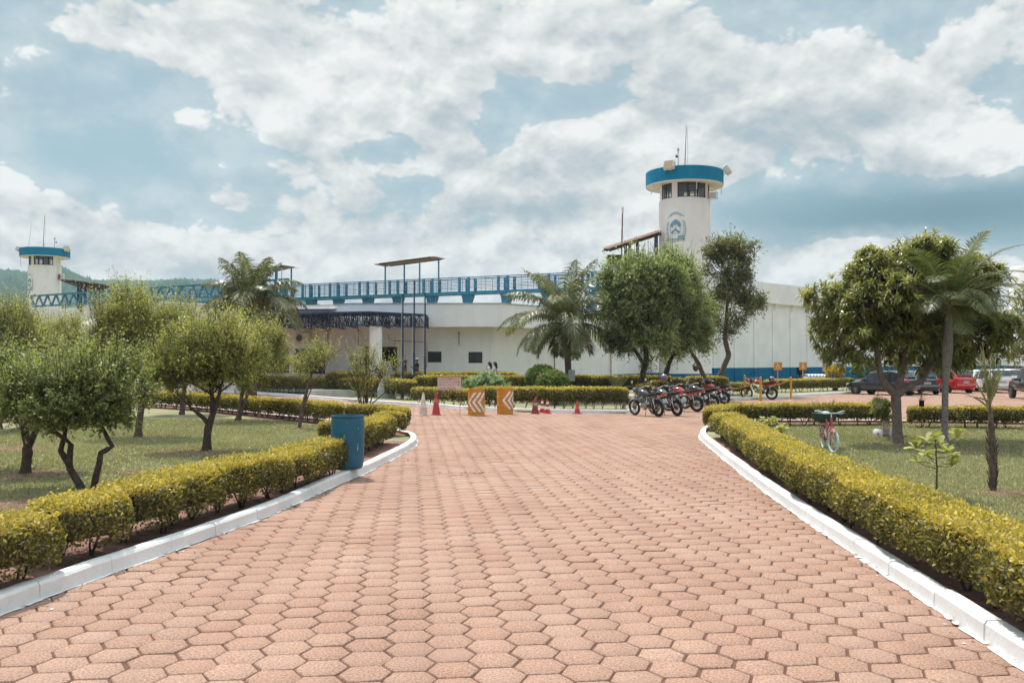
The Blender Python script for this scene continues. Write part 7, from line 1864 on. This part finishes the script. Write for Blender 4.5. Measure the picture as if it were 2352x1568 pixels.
# ================================================================== cars
def car(c, head, label, paint, L=3.95, W=1.64, H=1.45, kind='hatch', plate=None, ligt=None, rimm=None):
    """local +x forward; origin on the ground under the middle"""
    rz = math.atan2(head[1], head[0]); o = empty('parked_car', c, rz, label, 'car', 'cars in the parking lot'); h2 = L/2; w = W/2
    bz = .80 if kind != 'suv' else .88
    if kind == 'pickup': bz = .95
    zl = .22 if kind != 'pickup' else .38
    if kind == 'suv': zl = .28
    if kind in ('hatch',): st = [(-h2, .42, .86, .88, .80, .70), (-h2+.05, .30, .86, .92, .90, .74), (-h2+.16, zl, bz+.06, H-.30, .97, .70), (-h2+.42, zl, bz+.05, H-.05, 1, .74), (-h2+1.0, zl, bz+.03, H, 1, .76), (-.05, zl, bz, H-.005, 1, .77), (.45, zl, bz-.01, H-.09, 1, .74), (h2-.95, zl, bz-.02, bz+.06, 1, .86), (h2-.5, zl, bz-.08, bz+.0, .98, .82), (h2-.12, zl+.03, bz-.18, bz-.12, .92, .72), (h2, .34, bz-.30, bz-.26, .80, .62)]
    elif kind == 'suv': st = [(-h2, .40, .95, 1.0, .86, .76), (-h2+.05, .32, .95, H-.28, .93, .74), (-h2+.22, zl, bz+.06, H-.05, 1, .78), (-h2+1.0, zl, bz+.03, H, 1, .80), (.1, zl, bz, H, 1, .80), (.55, zl, bz, H-.08, 1, .77), (h2-1.05, zl, bz, bz+.08, 1, .88), (h2-.5, zl, bz-.05, bz+.03, .98, .84), (h2-.1, zl+.03, bz-.18, bz-.10, .93, .76), (h2, .36, bz-.32, bz-.28, .82, .65)]
    else: st = [(-h2, .50, 1.02, 1.04, .92, .88), (-h2+.04, .45, 1.03, 1.05, .98, .92), (-.75, zl, 1.03, 1.05, 1, .93), (-.70, zl, bz+.08, H-.15, 1, .74), (-.45, zl, bz+.05, H-.02, 1, .75), (.5, zl, bz+.04, H, 1, .76), (.95, zl, bz+.03, H-.10, 1, .73), (h2-1.2, zl, bz+.03, bz+.12, 1, .86), (h2-.4, zl, bz-.03, bz+.04, .98, .84), (h2, .45, bz-.30, bz-.22, .88, .7)]
    def ring(s):
        x, a, b, t, ws, wr = s; ww = w*ws; wr_ = w*wr
        half = [(ww*.80, a), (ww*.97, a+.10), (ww, a+(b-a)*.55), (ww*.985, b), (max(wr_, ww*.2)*1.0, t-.05), (wr_*.86, t-.008), (wr_*.45, t)]
        return [(x, y, z) for y, z in half]+[(x, 0, t+.004)]+[(x, -y, z) for y, z in reversed(half)]
    vs = []; n = 15
    for s in st: vs += ring(s)
    m = MB(); fs = [(i*n+j, (i+1)*n+j, (i+1)*n+j+1, i*n+j+1) for i in range(len(st)-1) for j in range(n-1)]+[(i*n+n-1, (i+1)*n+n-1, (i+1)*n, i*n) for i in range(len(st)-1)]
    fs += [tuple(range(n)), tuple(range((len(st)-1)*n+n-1, (len(st)-1)*n-1, -1))]
    m.add(vs, fs); m.build('body', paint, o, smooth=True)
    V = [Vector(v) for v in vs]
    def patch(name, i0, i1, side, a=.08, b=.90, e0=.06, e1=.94, off=.012):
        idx = (3, 4) if side > 0 else (n-4, n-5); m = MB(); r0 = V[i0*n+idx[0]]; r1 = V[i0*n+idx[1]]; s0 = V[i1*n+idx[0]]; s1 = V[i1*n+idx[1]]
        f = lambda u, v: r0.lerp(s0, u).lerp(r1.lerp(s1, u), v)+Vector((0, side*off, .0)); pts = [f(e0, a), f(e1, a), f(e1-.02, b), f(e0+.02, b)]; m.add(pts, [(0, 3, 2, 1) if side > 0 else (0, 1, 2, 3)]); return m.build(name, M['glass'], o)
    def cross(name, i0, i1, off, a=.10, b=.90, mm=None):
        m = MB(); A = [V[i0*n+4], V[i0*n+5], V[i0*n+7], V[i0*n+9], V[i0*n+10]]; B = [V[i1*n+4], V[i1*n+5], V[i1*n+7], V[i1*n+9], V[i1*n+10]]; P_ = [q.lerp(r, a)+Vector(off) for q, r in zip(A, B)]+[q.lerp(r, b)+Vector(off) for q, r in zip(A, B)]
        m.add(P_, [(i, i+1, 6+i, 5+i) for i in range(4)]); return m.build(name, mm or M['glass'], o, smooth=True)
    if kind == 'hatch': cross('rear_window', 2, 3, (-.012, 0, .008), -.35, .85); cross('windscreen', 6, 7, (.010, 0, .012), .04, .92); wins = [(3, 4), (4, 5), (5, 6)]
    elif kind == 'suv': cross('rear_window', 1, 2, (-.012, 0, .006), .02, .8); cross('windscreen', 5, 6, (.01, 0, .012), .04, .92); wins = [(2, 3), (3, 4), (4, 5)]
    else: cross('rear_window', 3, 4, (-.02, 0, .004), .02, .85); cross('windscreen', 6, 7, (.01, 0, .012), .04, .92); wins = [(4, 5), (5, 6)]
    for s in (-1, 1):
        for (i0, i1) in wins: patch('side_window', i0, i1, s, .10, .88, .07, .93)
        i0 = wins[-1][1]; m = MB(); q = 3 if s > 0 else n-4; q4 = 4 if s > 0 else n-5; m.add([V[i0*n+q]+Vector((.03, s*.012, .03)), V[(i0+1)*n+q]+Vector((-.32, s*.012, .03)), V[i0*n+q4]+Vector((.06, s*.012, -.03))], [(0, 1, 2)]); m.build('quarter_window', M['glass'], o)
    wr = .29 if kind == 'hatch' else .35; 
    for xx in (-h2+.72, h2-.74):
        for s in (-1, 1):
            m = MB(); Mx = Matrix.Rotation(PI/2, 4, 'X'); m.lathe([(.001, 0), (wr+.055, 0), (wr+.055, -.05)], 28, Mx if s < 0 else Mx @ Matrix.Rotation(PI, 4, 'X'), (xx, s*(w+.003), wr+.01)); m.v = [(x, y, z) for x, y, z in m.v]; m.build('wheel_arch', M['black'], o)
            wh = empty('wheel', (xx, s*(w-.07), wr)); wh.parent = o; m = MB(); m.lathe([(wr*.62, -.10), (wr*.93, -.10), (wr, -.06), (wr, .06), (wr*.93, .10), (wr*.62, .10)], 32, Mx); m.build('tyre', M['tyre'], wh, smooth=True)
            m = MB(); ys = s*.085; m.lathe([(wr*.60, .0), (wr*.64, .02), (wr*.64, -.02), (wr*.60, 0)], 28, Mx, (0, ys, 0)); m.lathe([(.001, .0), (.05, 0)], 14, Mx, (0, ys*1.12, 0))
            for k_ in range(7): a = k_*2*PI/7; m.bar((.03*math.cos(a), ys, .03*math.sin(a)), (wr*.62*math.cos(a), ys, wr*.62*math.sin(a)), .03, .055, up=(0, 1, 0))
            m.build('rim', rimm or M['alu'], wh)
    for s in (-1, 1):
        m = MB()
        if kind == 'pickup': m.box((-h2+.01, s*w*.86, .86), (.08, .14, .30), ch=.01)
        elif kind == 'suv': m.box((-h2+.05, s*w*.80, 1.08), (.12, .13, .42), ch=.02)
        else: m.box((-h2+.045, s*w*.77, .84), (.12, .20, .22), ch=.03)
        m.build('tail_light', M['redl'], o); m = MB(); m.box((h2-.06, s*w*.66, bz-.20), (.14, .28, .13), ch=.03); m.build('headlight', M['clear'], o)
        m = MB(); m.box((h2-1.30 if kind != 'pickup' else .85, s*(w+.06), bz+.10), (.12, .18, .13), ch=.03); m.build('door_mirror', paint, o)
    m = MB(); m.box((-h2-.01, 0, .47), (.12, W*.84, .20), ch=.05); m.build('rear_bumper', paint if kind != 'pickup' else M['galv'], o)
    m = MB(); m.box((-h2-.078 if kind != 'hatch' else -h2-.02, 0, .50 if kind == 'pickup' else .70), (.012, .40, .13), ch=.003); m.build('plate', M['plate'], o)
    if plate: tm = text_mesh('lettering', plate, M['blk'], o, width=.34, height=.075); tm.matrix_local = Matrix.Translation((-h2-.09 if kind != 'hatch' else -h2-.028, 0, .50 if kind == 'pickup' else .70)) @ Matrix.Rotation(-PI/2, 4, 'Z') @ Matrix.Rotation(PI/2, 4, 'X')
    for s in (-1, 1):
        m = MB()
        for xx in (-.35, .55): m.box((xx-.12, s*(w+.006), bz-.06), (.14, .02, .025))
        m.build('door_handles', M['black'], o); m = MB()
        for xx in (-.62, .32): m.box((xx, s*(w*.998+.001), .55), (.010, .006, bz-.36))
        m.build('door_gaps', M['black'], o)
    return o
def cg(px, Y): return Vector((P(px, 900, Y).x, Y, 0))
M['carblk'] = mat('black_car_paint', (.012, .012, .014), .15, .05, 2, coat=1)
M['cargry'] = mat('dark_grey_car_paint', (.05, .055, .065), .2, .05, 2, coat=1)
M['carred'] = mat('red_car_paint', (.48, .012, .012), .2, .05, 2, coat=1)
M['carwht'] = mat('white_car_paint', (.72, .72, .71), .25, .03, 2, coat=1)
car(cg(2026, 54), hd(58, 2026), 'black hatchback parked left of the mango trunk, its side turned to the camera', M['carblk'])
car(cg(2102, 55.5), hd(20, 2100), 'dark grey car half hidden by the mango trunk', M['cargry'], plate='DGX 4187', kind='hatch')
car(cg(2170, 58), hd(38, 2170), 'bright red car behind the slender palm trunk', M['carred'], plate='DHU 7003', H=1.5)
car(cg(2236, 61), hd(24, 2236), 'white car behind hanging mango leaves, left one of the white cars', M['carwht'], H=1.46, plate='MVZ 3216')
car(cg(2274, 58.5), hd(22, 2276), 'white hatchback with red tail lights behind the young palm', M['carwht'], H=1.52, plate='KWL 6862')
car(cg(2306, 63), hd(30, 2306), 'white car farther back at the right, beside the dark four-wheel drive', M['carwht'], H=1.5)
car(cg(2338, 64), hd(34, 2338), 'black four-wheel drive with silver roof rails near the right edge', M['carblk'], kind='suv', L=4.2, W=1.78, H=1.75)
car(cg(2392, 47), hd(20, 2392), 'dark pickup truck cut off by the right edge', M['carblk'], kind='pickup', L=4.9, W=1.8, H=1.78)

# ================================================================== bicycle
rb = G(1892, 1029.5, LAWN_Z); fb_ = G(1915, 1040, LAWN_Z); rz = math.atan2(fb_.y-rb.y, fb_.x-rb.x)
o = empty('bicycle', rb, rz, 'old pink bicycle with pale blue wheels standing on the right lawn', 'bicycle'); wbk = (fb_-rb).length*.98
M['pink'] = mat('pink_bicycle_paint', (.42, .085, .115), .55, .25, 16); M['pblue'] = mat('pale_blue_paint', (.52, .64, .66), .6, .12, 14)
Mx = Matrix.Rotation(PI/2, 4, 'X')
for nm, x, st_ in (('wheel', 0, 0), ('wheel', wbk, R(14))):
    wh = empty(nm, (x, 0, .245)); wh.parent = o; wh.rotation_euler = (0, 0, st_); m = MB(); m.torus((0, 0, 0), .228, .022, Mx, 36, 8); m.build('tyre', M['pblue'], wh, smooth=True)
    m = MB(); m.torus((0, 0, 0), .20, .010, Mx, 36, 5)
    for k in range(20): a = 2*PI*k/20; s = (-1)**k; m.bar((.015*math.cos(a), .025*s, .015*math.sin(a)), (.20*math.cos(a), 0, .20*math.sin(a)), .0035)
    m.cyl((0, -.04, 0), (0, .04, 0), .018, 8); m.build('rim', M['galv'], wh)
k = lambda *p: Vector(p)
m = MB(); bb = k(.38, 0, .24); hd_ = k(wbk-.14, 0, .60); stp = k(.30, 0, .56); ht = k(wbk-.16, 0, .70)
m.tube([hd_, k(.55, 0, .40), bb], .016, 8); m.tube([ht, k(.50, 0, .52), k(.34, 0, .42)], .014, 8); m.tube([bb, k(.29, 0, .68)], .015, 8); m.tube([ht+k(-.01, 0, .04), hd_+k(.01, 0, -.05)], .02, 8)
for s in (-1, 1): m.tube([bb, k(0, s*.05, .245)], .009, 6); m.tube([k(.31, 0, .58), k(0, s*.05, .245)], .009, 6); m.tube([k(wbk-.13, 0, .56), k(wbk-.11, s*.045, .50), k(wbk, s*.045, .245)], .011, 6)
m.build('frame', M['pink'], o, smooth=True)
m = MB(); pts = [k(wbk+.262*math.cos(t), 0, .245+.262*math.sin(t)) for t in np.linspace(R(50), R(150), 8)]; m.tube(pts, .030, 8, flat=.35); pts = [k(.262*math.cos(t), 0, .245+.262*math.sin(t)) for t in np.linspace(R(60), R(185), 8)]; m.tube(pts, .030, 8, flat=.35); m.build('mudguards', M['pink'], o, smooth=True)
m = MB(); m.tube([k(wbk-.18, 0, .70), k(wbk-.19, 0, .83)], .013, 7); hx = wbk-.19; m.tube([k(hx-.16, .31, .865), k(hx-.08, .24, .875), k(hx+.01, .13, .835), k(hx+.02, 0, .83), k(hx+.01, -.13, .835), k(hx-.08, -.24, .875), k(hx-.16, -.31, .865)], .012, 7)
for s in (-1, 1): m.tube([k(hx-.02, s*.27, .84), k(hx+.06, s*.14, .82)], .006, 5)
m.build('handlebar', M['pblue'], o, smooth=True)
m = MB(); m.tube([k(.42, 0, .80), k(.34, 0, .80), k(.24, 0, .81), k(.18, 0, .82)], [.02, .045, .085, .06], 12, flat=.4); m.build('saddle', M['pblue'], o, smooth=True)
m = MB(); m.cyl(k(.38, -.07, .24), k(.38, .07, .24), .016, 8); m.bar(k(.38, .07, .24), k(.30, .08, .12), .018); m.bar(k(.38, -.07, .24), k(.46, -.08, .36), .018); m.box((.29, .12, .12), (.06, .08, .02)); m.box((.47, -.12, .36), (.06, .08, .02)); m.lathe([(.01, .0), (.085, 0), (.085, .006), (.01, .006)], 20, Mx, (.38, -.045, .24)); m.build('crank', M['rust'], o)
m = MB()
for s in (-1, 1): m.bar(k(.10, s*.07, .56), k(-.28, s*.07, .58), .012); m.bar(k(-.2, s*.07, .58), k(0, s*.06, .26), .010)
for q in range(4): m.bar(k(.05-.1*q, -.07, .57), k(.05-.1*q, .07, .57), .010)
m.build('carrier', M['pink'], o)
bpy.context.view_layer.update()
q = o.matrix_world @ Vector((-.08, .03, .60)); tp = empty('tyre_basket', q, 0, 'dark green cut tyre used as a flower basket behind the bicycle saddle', 'planter'); m = MB()
m.lathe([(.12, .02), (.20, .0), (.245, .04), (.26, .10), (.265, .19), (.255, .20), (.235, .10), (.12, .03)], 36); m.build('tyre', mat('dark_green_tyre', (.018, .045, .035), .6, .2, 10), tp, smooth=True); m = MB(); m.lathe([(.01, .10), (.235, .10)], 24); m.build('soil', M['soil'], tp)
rng_ = np.random.default_rng(3); m = MB(); LV = []
for i in range(26):
    a = rng_.random()*6.28; l = rng_.uniform(.12, .42); p0 = Vector((math.cos(a)*.1, math.sin(a)*.1, .1)); p1 = p0+Vector((math.cos(a)*l*.45, math.sin(a)*l*.3, l)); m.tube([p0, p0.lerp(p1, .5)+Vector((0, 0, .03)), p1], .003, 4)
    for j in range(8): LV.append(np.array(p0.lerp(p1, .3+.09*j))+rng_.normal(0, .02, 3))
m.build('twigs', M['bark'], tp); LV = np.array(LV); n_ = len(LV); V, F, T = leafquads(LV, unit(rng_.normal(0, 1, (n_, 3))), unit(rng_.normal(0, 1, (n_, 3))+[0, 0, .5]), .045, .02, rng_.random(n_)); np_mesh('plant', V, F, M['acerola'], tp, attr=T)

# ================================================================== people
def person(loc_, yaw, label, H=1.75, shirt='bcloth', pants='jeans', skin='skin', pose='stand', hair='short', cap=False, female=False):
    o = empty('person', loc_, yaw, label, 'person'); s = H/1.75; J = {}; E_ = []; Rr = {}; REG = {}
    def v(n, p, r): J[n] = Vector(p)*s; Rr[n] = r*s
    w = .88 if female else 1.0
    # +x is forward, +y is left
    v('pelvis', (0, 0, .95), .135*w); v('belly', (.01, 0, 1.08), .120*w); v('chest', (.01, 0, 1.27), .140*w); v('neck0', (0, 0, 1.45), .060); v('neck', (.01, 0, 1.51), .052); v('jaw', (.025, 0, 1.575), .070); v('head', (.015, 0, 1.64), .092); v('crown', (.0, 0, 1.69), .078)
    chain = [('pelvis', 'belly', 'T'), ('belly', 'chest', 'T'), ('chest', 'neck0', 'T'), ('neck0', 'neck', 'S'), ('neck', 'jaw', 'S'), ('jaw', 'head', 'S'), ('head', 'crown', 'S')]
    for sd, sg in (('L', 1), ('R', -1)):
        v('hip'+sd, (0, sg*.10, .90), .095*w); v('kn'+sd, (.02+(.10*sg if pose == 'walk' else 0), sg*.105, .50), .060); v('an'+sd, (.0+(.18*sg if pose == 'walk' else 0), sg*.105, .09), .042); v('toe'+sd, (.13+(.18*sg if pose == 'walk' else 0), sg*.115, .035), .034)
        chain += [('pelvis', 'hip'+sd, 'P'), ('hip'+sd, 'kn'+sd, 'P'), ('kn'+sd, 'an'+sd, 'P'), ('an'+sd, 'toe'+sd, 'H')]
        sh = (0, sg*.175*w, 1.41)
        if pose == 'chest': el = (.05, sg*.25*w, 1.13); wr_ = (.24, sg*.09, 1.20); hnd = (.30, sg*.05, 1.24)
        elif pose == 'cross': el = (.06, sg*.24*w, 1.12); wr_ = (.20, -sg*.02, 1.12+.03*sg); hnd = (.20, -sg*.08, 1.13+.03*sg)
        elif pose == 'face' and sg > 0: el = (.14, .22*w, 1.24); wr_ = (.17, .10, 1.44); hnd = (.15, .06, 1.51)
        else: el = (-.02+.06*sg*(pose == 'walk'), sg*.235*w, 1.13); wr_ = (.06, sg*.25*w, .89); hnd = (.08, sg*.25*w, .82)
        v('sh'+sd, sh, .058*w); v('um'+sd, tuple((Vector(sh)+(Vector(el)-Vector(sh))*.55)), .048*w); v('el'+sd, el, .040*w); v('wr'+sd, wr_, .026); v('ha'+sd, hnd, .030)
        chain += [('neck0', 'sh'+sd, 'T'), ('sh'+sd, 'um'+sd, 'T'), ('um'+sd, 'el'+sd, 'S'), ('el'+sd, 'wr'+sd, 'S'), ('wr'+sd, 'ha'+sd, 'S')]
        d = (Vector(hnd)-Vector(wr_)).normalized(); side = d.cross(Vector((1, 0, .3))).normalized() if abs(d.x) < .8 else Vector((0, 0, 1)); curl = Vector((.02, 0, .0))
        for f in range(4):
            off = side*(f-1.5)*.019; l = (.062, .072, .068, .052)[f]; p1 = Vector(hnd)+off+d*.035; p2 = p1+d*l*.55+curl*.4; p3 = p2+d*l*.3+curl
            v('f%d%s' % (f, sd), p1, .0095); v('g%d%s' % (f, sd), p2, .0085); v('h%d%s' % (f, sd), p3, .0075); chain += [('ha'+sd, 'f%d%s' % (f, sd), 'S'), ('f%d%s' % (f, sd), 'g%d%s' % (f, sd), 'S'), ('g%d%s' % (f, sd), 'h%d%s' % (f, sd), 'S')]
        p1 = Vector(hnd)-side*.034+d*.0; p2 = p1-side*.012+d*.035; v('t1'+sd, p1, .011); v('t2'+sd, p2, .009); chain += [('ha'+sd, 't1'+sd, 'S'), ('t1'+sd, 't2'+sd, 'S')]
    names = list(J); ix = {n: i for i, n in enumerate(names)}
    me = bpy.data.meshes.new('body'); me.from_pydata([J[n] for n in names], [(ix[a], ix[b]) for a, b, _ in chain], [])
    tmp = bpy.data.objects.new('body', me); COL.objects.link(tmp); md = tmp.modifiers.new('s', 'SKIN'); md.use_smooth_shade = True
    for i, n in enumerate(names):
        sv = me.skin_vertices[0].data[i]; r = Rr[n]; sv.radius = (r, r)
        if n in ('chest', 'belly', 'pelvis'): sv.radius = (r*1.15, r*.80)
        sv.use_root = (n == 'pelvis')
    sb = tmp.modifiers.new('u', 'SUBSURF'); sb.levels = sb.render_levels = 1
    dg = bpy.context.evaluated_depsgraph_get(); m2 = bpy.data.meshes.new_from_object(tmp.evaluated_get(dg)); bpy.data.objects.remove(tmp)
    m2.name = 'body'; m2.materials.clear()
    for mm in (M[skin], M[shirt], M[pants], M['black']): m2.materials.append(mm)
    segs = [(J[a], J[b], r) for a, b, r in chain]; mp = {'S': 0, 'T': 1, 'P': 2, 'H': 3}
    for f in m2.polygons:
        c = f.center; best = None
        for a, b, r in segs:
            ab = b-a; t = max(0, min(1, (c-a).dot(ab)/ab.length_squared)); dd = (c-(a+ab*t)).length
            if best is None or dd < best[0]: best = (dd, r)
        f.material_index = mp[best[1]]; f.use_smooth = True
    bo = link_mesh('body', m2, o)
    hc = Vector((.012, 0, 1.645))*s
    m = MB(); m.sphere(hc, .108*s, 18, 12, sc_=(1.05, .88, 1.12)); keep = []
    for f, mi_ in zip(m.f, m.m):
        c = sum((Vector(m.v[i]) for i in f), Vector())/len(f)-hc
        if c.z > .045*s or (c.x < .01*s and c.z > -.07*s): keep.append(f)
    m.f = keep; m.m = [0]*len(keep)
    if hair == 'long':
        for q in range(7): a = R(100+26*q); m.tube([hc+Vector((math.cos(a)*.085, math.sin(a)*.085, .06))*s, hc+Vector((math.cos(a)*.11-.01, math.sin(a)*.10, -.06))*s, hc+Vector((-.10+math.cos(a)*.04, math.sin(a)*.08, -.22))*s, hc+Vector((-.11+math.cos(a)*.02, math.sin(a)*.05, -.33))*s], [.04*s, .045*s, .035*s, .01*s], 7)
    if hair == 'bun': m.sphere(hc+Vector((-.10, 0, .05))*s, .055*s, 12, 8)
    m.build('hair', M['hair'], o, smooth=True)
    m = MB()
    for sg in (-1, 1): m.sphere(hc+Vector((.095, sg*.032, .005))*s, .010*s, 8, 6)
    m.build('eyes', M['blk'], o); m = MB(); m.tube([hc+Vector((.092, 0, .01))*s, hc+Vector((.118, 0, -.028))*s, hc+Vector((.095, 0, -.034))*s], [.008*s, .014*s, .008*s], 6)
    for sg in (-1, 1): m.sphere(hc+Vector((.0, sg*.092, -.01))*s, .026*s, 8, 6, sc_=(.7, .35, 1.1))
    m.build('face_features', M[skin], o, smooth=True); m = MB(); m.box(hc+Vector((.092, 0, -.060))*s, (.012*s, .045*s, .010*s)); m.build('mouth', M['redf'], o)
    if cap:
        m = MB(); m.sphere(hc+Vector((0, 0, .035))*s, .112*s, 18, 12, sc_=(1.05, .9, .95)); m.f = [f for f in m.f if sum(m.v[i][2] for i in f)/len(f) > (hc.z+.05*s)]; m.m = [0]*len(m.f); m.prism([(.05, -.075), (.16, -.06), (.19, 0), (.16, .06), (.05, .075)], 0, .012, Matrix.Translation(hc+Vector((0, 0, .065))*s) @ Matrix.Scale(s, 4)); m.build('cap', M['wcloth'] if cap == 'w' else M['bcloth'], o, smooth=True)
    return o
SL = .42
def pp_(px, Y, z): return Vector((P(px, 850, Y).x, Y, z))
person(pp_(957.5, 51.6, SL), R(215), 'man in a black shirt and cap, arms raised to his chest, by the middle flagpole', 1.76, 'bcloth', 'jeans', 'skindk', 'chest', cap='w')
person(pp_(931.5, 51.9, SL), R(20), 'woman in black with dark gathered hair, facing the man in the cap', 1.66, 'bcloth', 'jeans', 'skin', 'stand', hair='bun', female=True, cap=False)
person(pp_(1124.5, 48.9, SL-.02), R(172), 'woman in a white shirt raising a hand to her face, walking left', 1.58, 'wcloth', 'jeans', 'skin', 'face', hair='long', female=True)
person(pp_(1137, 49.3, SL-.02), R(168), 'woman in a white shirt with long dark hair, walking close behind', 1.58, 'wcloth', 'jeans', 'skin', 'walk', hair='long', female=True)
sl_ = sheet('footpath', [(P(1000, 900, 47.9).x, 47.9), (P(1185, 900, 47.9).x, 47.9), (P(1185, 900, 49.65).x, 49.65), (P(1000, 900, 49.6).x, 49.6)], SL-.03, M['cement'])
# small meter box on the coconut palm trunk
a = P(1313, 862, 43.7); o = empty('meter_box', a, 0, 'small grey box strapped to the coconut palm trunk', 'box'); m = MB(); m.box((0, 0, 0), (.32, .18, .55), ch=.02); m.build('casing', M['galv'], o)
# ================================================================== air
haze = MB(); haze.box((0, 640, 56), (2600, 1500, 114)); ho = haze.build('haze', [bpy.data.materials.new('haze_air')]); tag(ho, kind='stuff')
hm = ho.data.materials[0]; hm.use_nodes = True; ht_ = hm.node_tree; ht_.nodes.clear(); hv = ht_.nodes.new('ShaderNodeVolumePrincipled'); hv.inputs['Density'].default_value = .00028; hv.inputs['Color'].default_value = (.62, .80, .92, 1); hv.inputs['Anisotropy'].default_value = .2
hout = ht_.nodes.new('ShaderNodeOutputMaterial'); ht_.links.new(hv.outputs[0], hout.inputs['Volume'])
ho.display_type = 'WIRE'
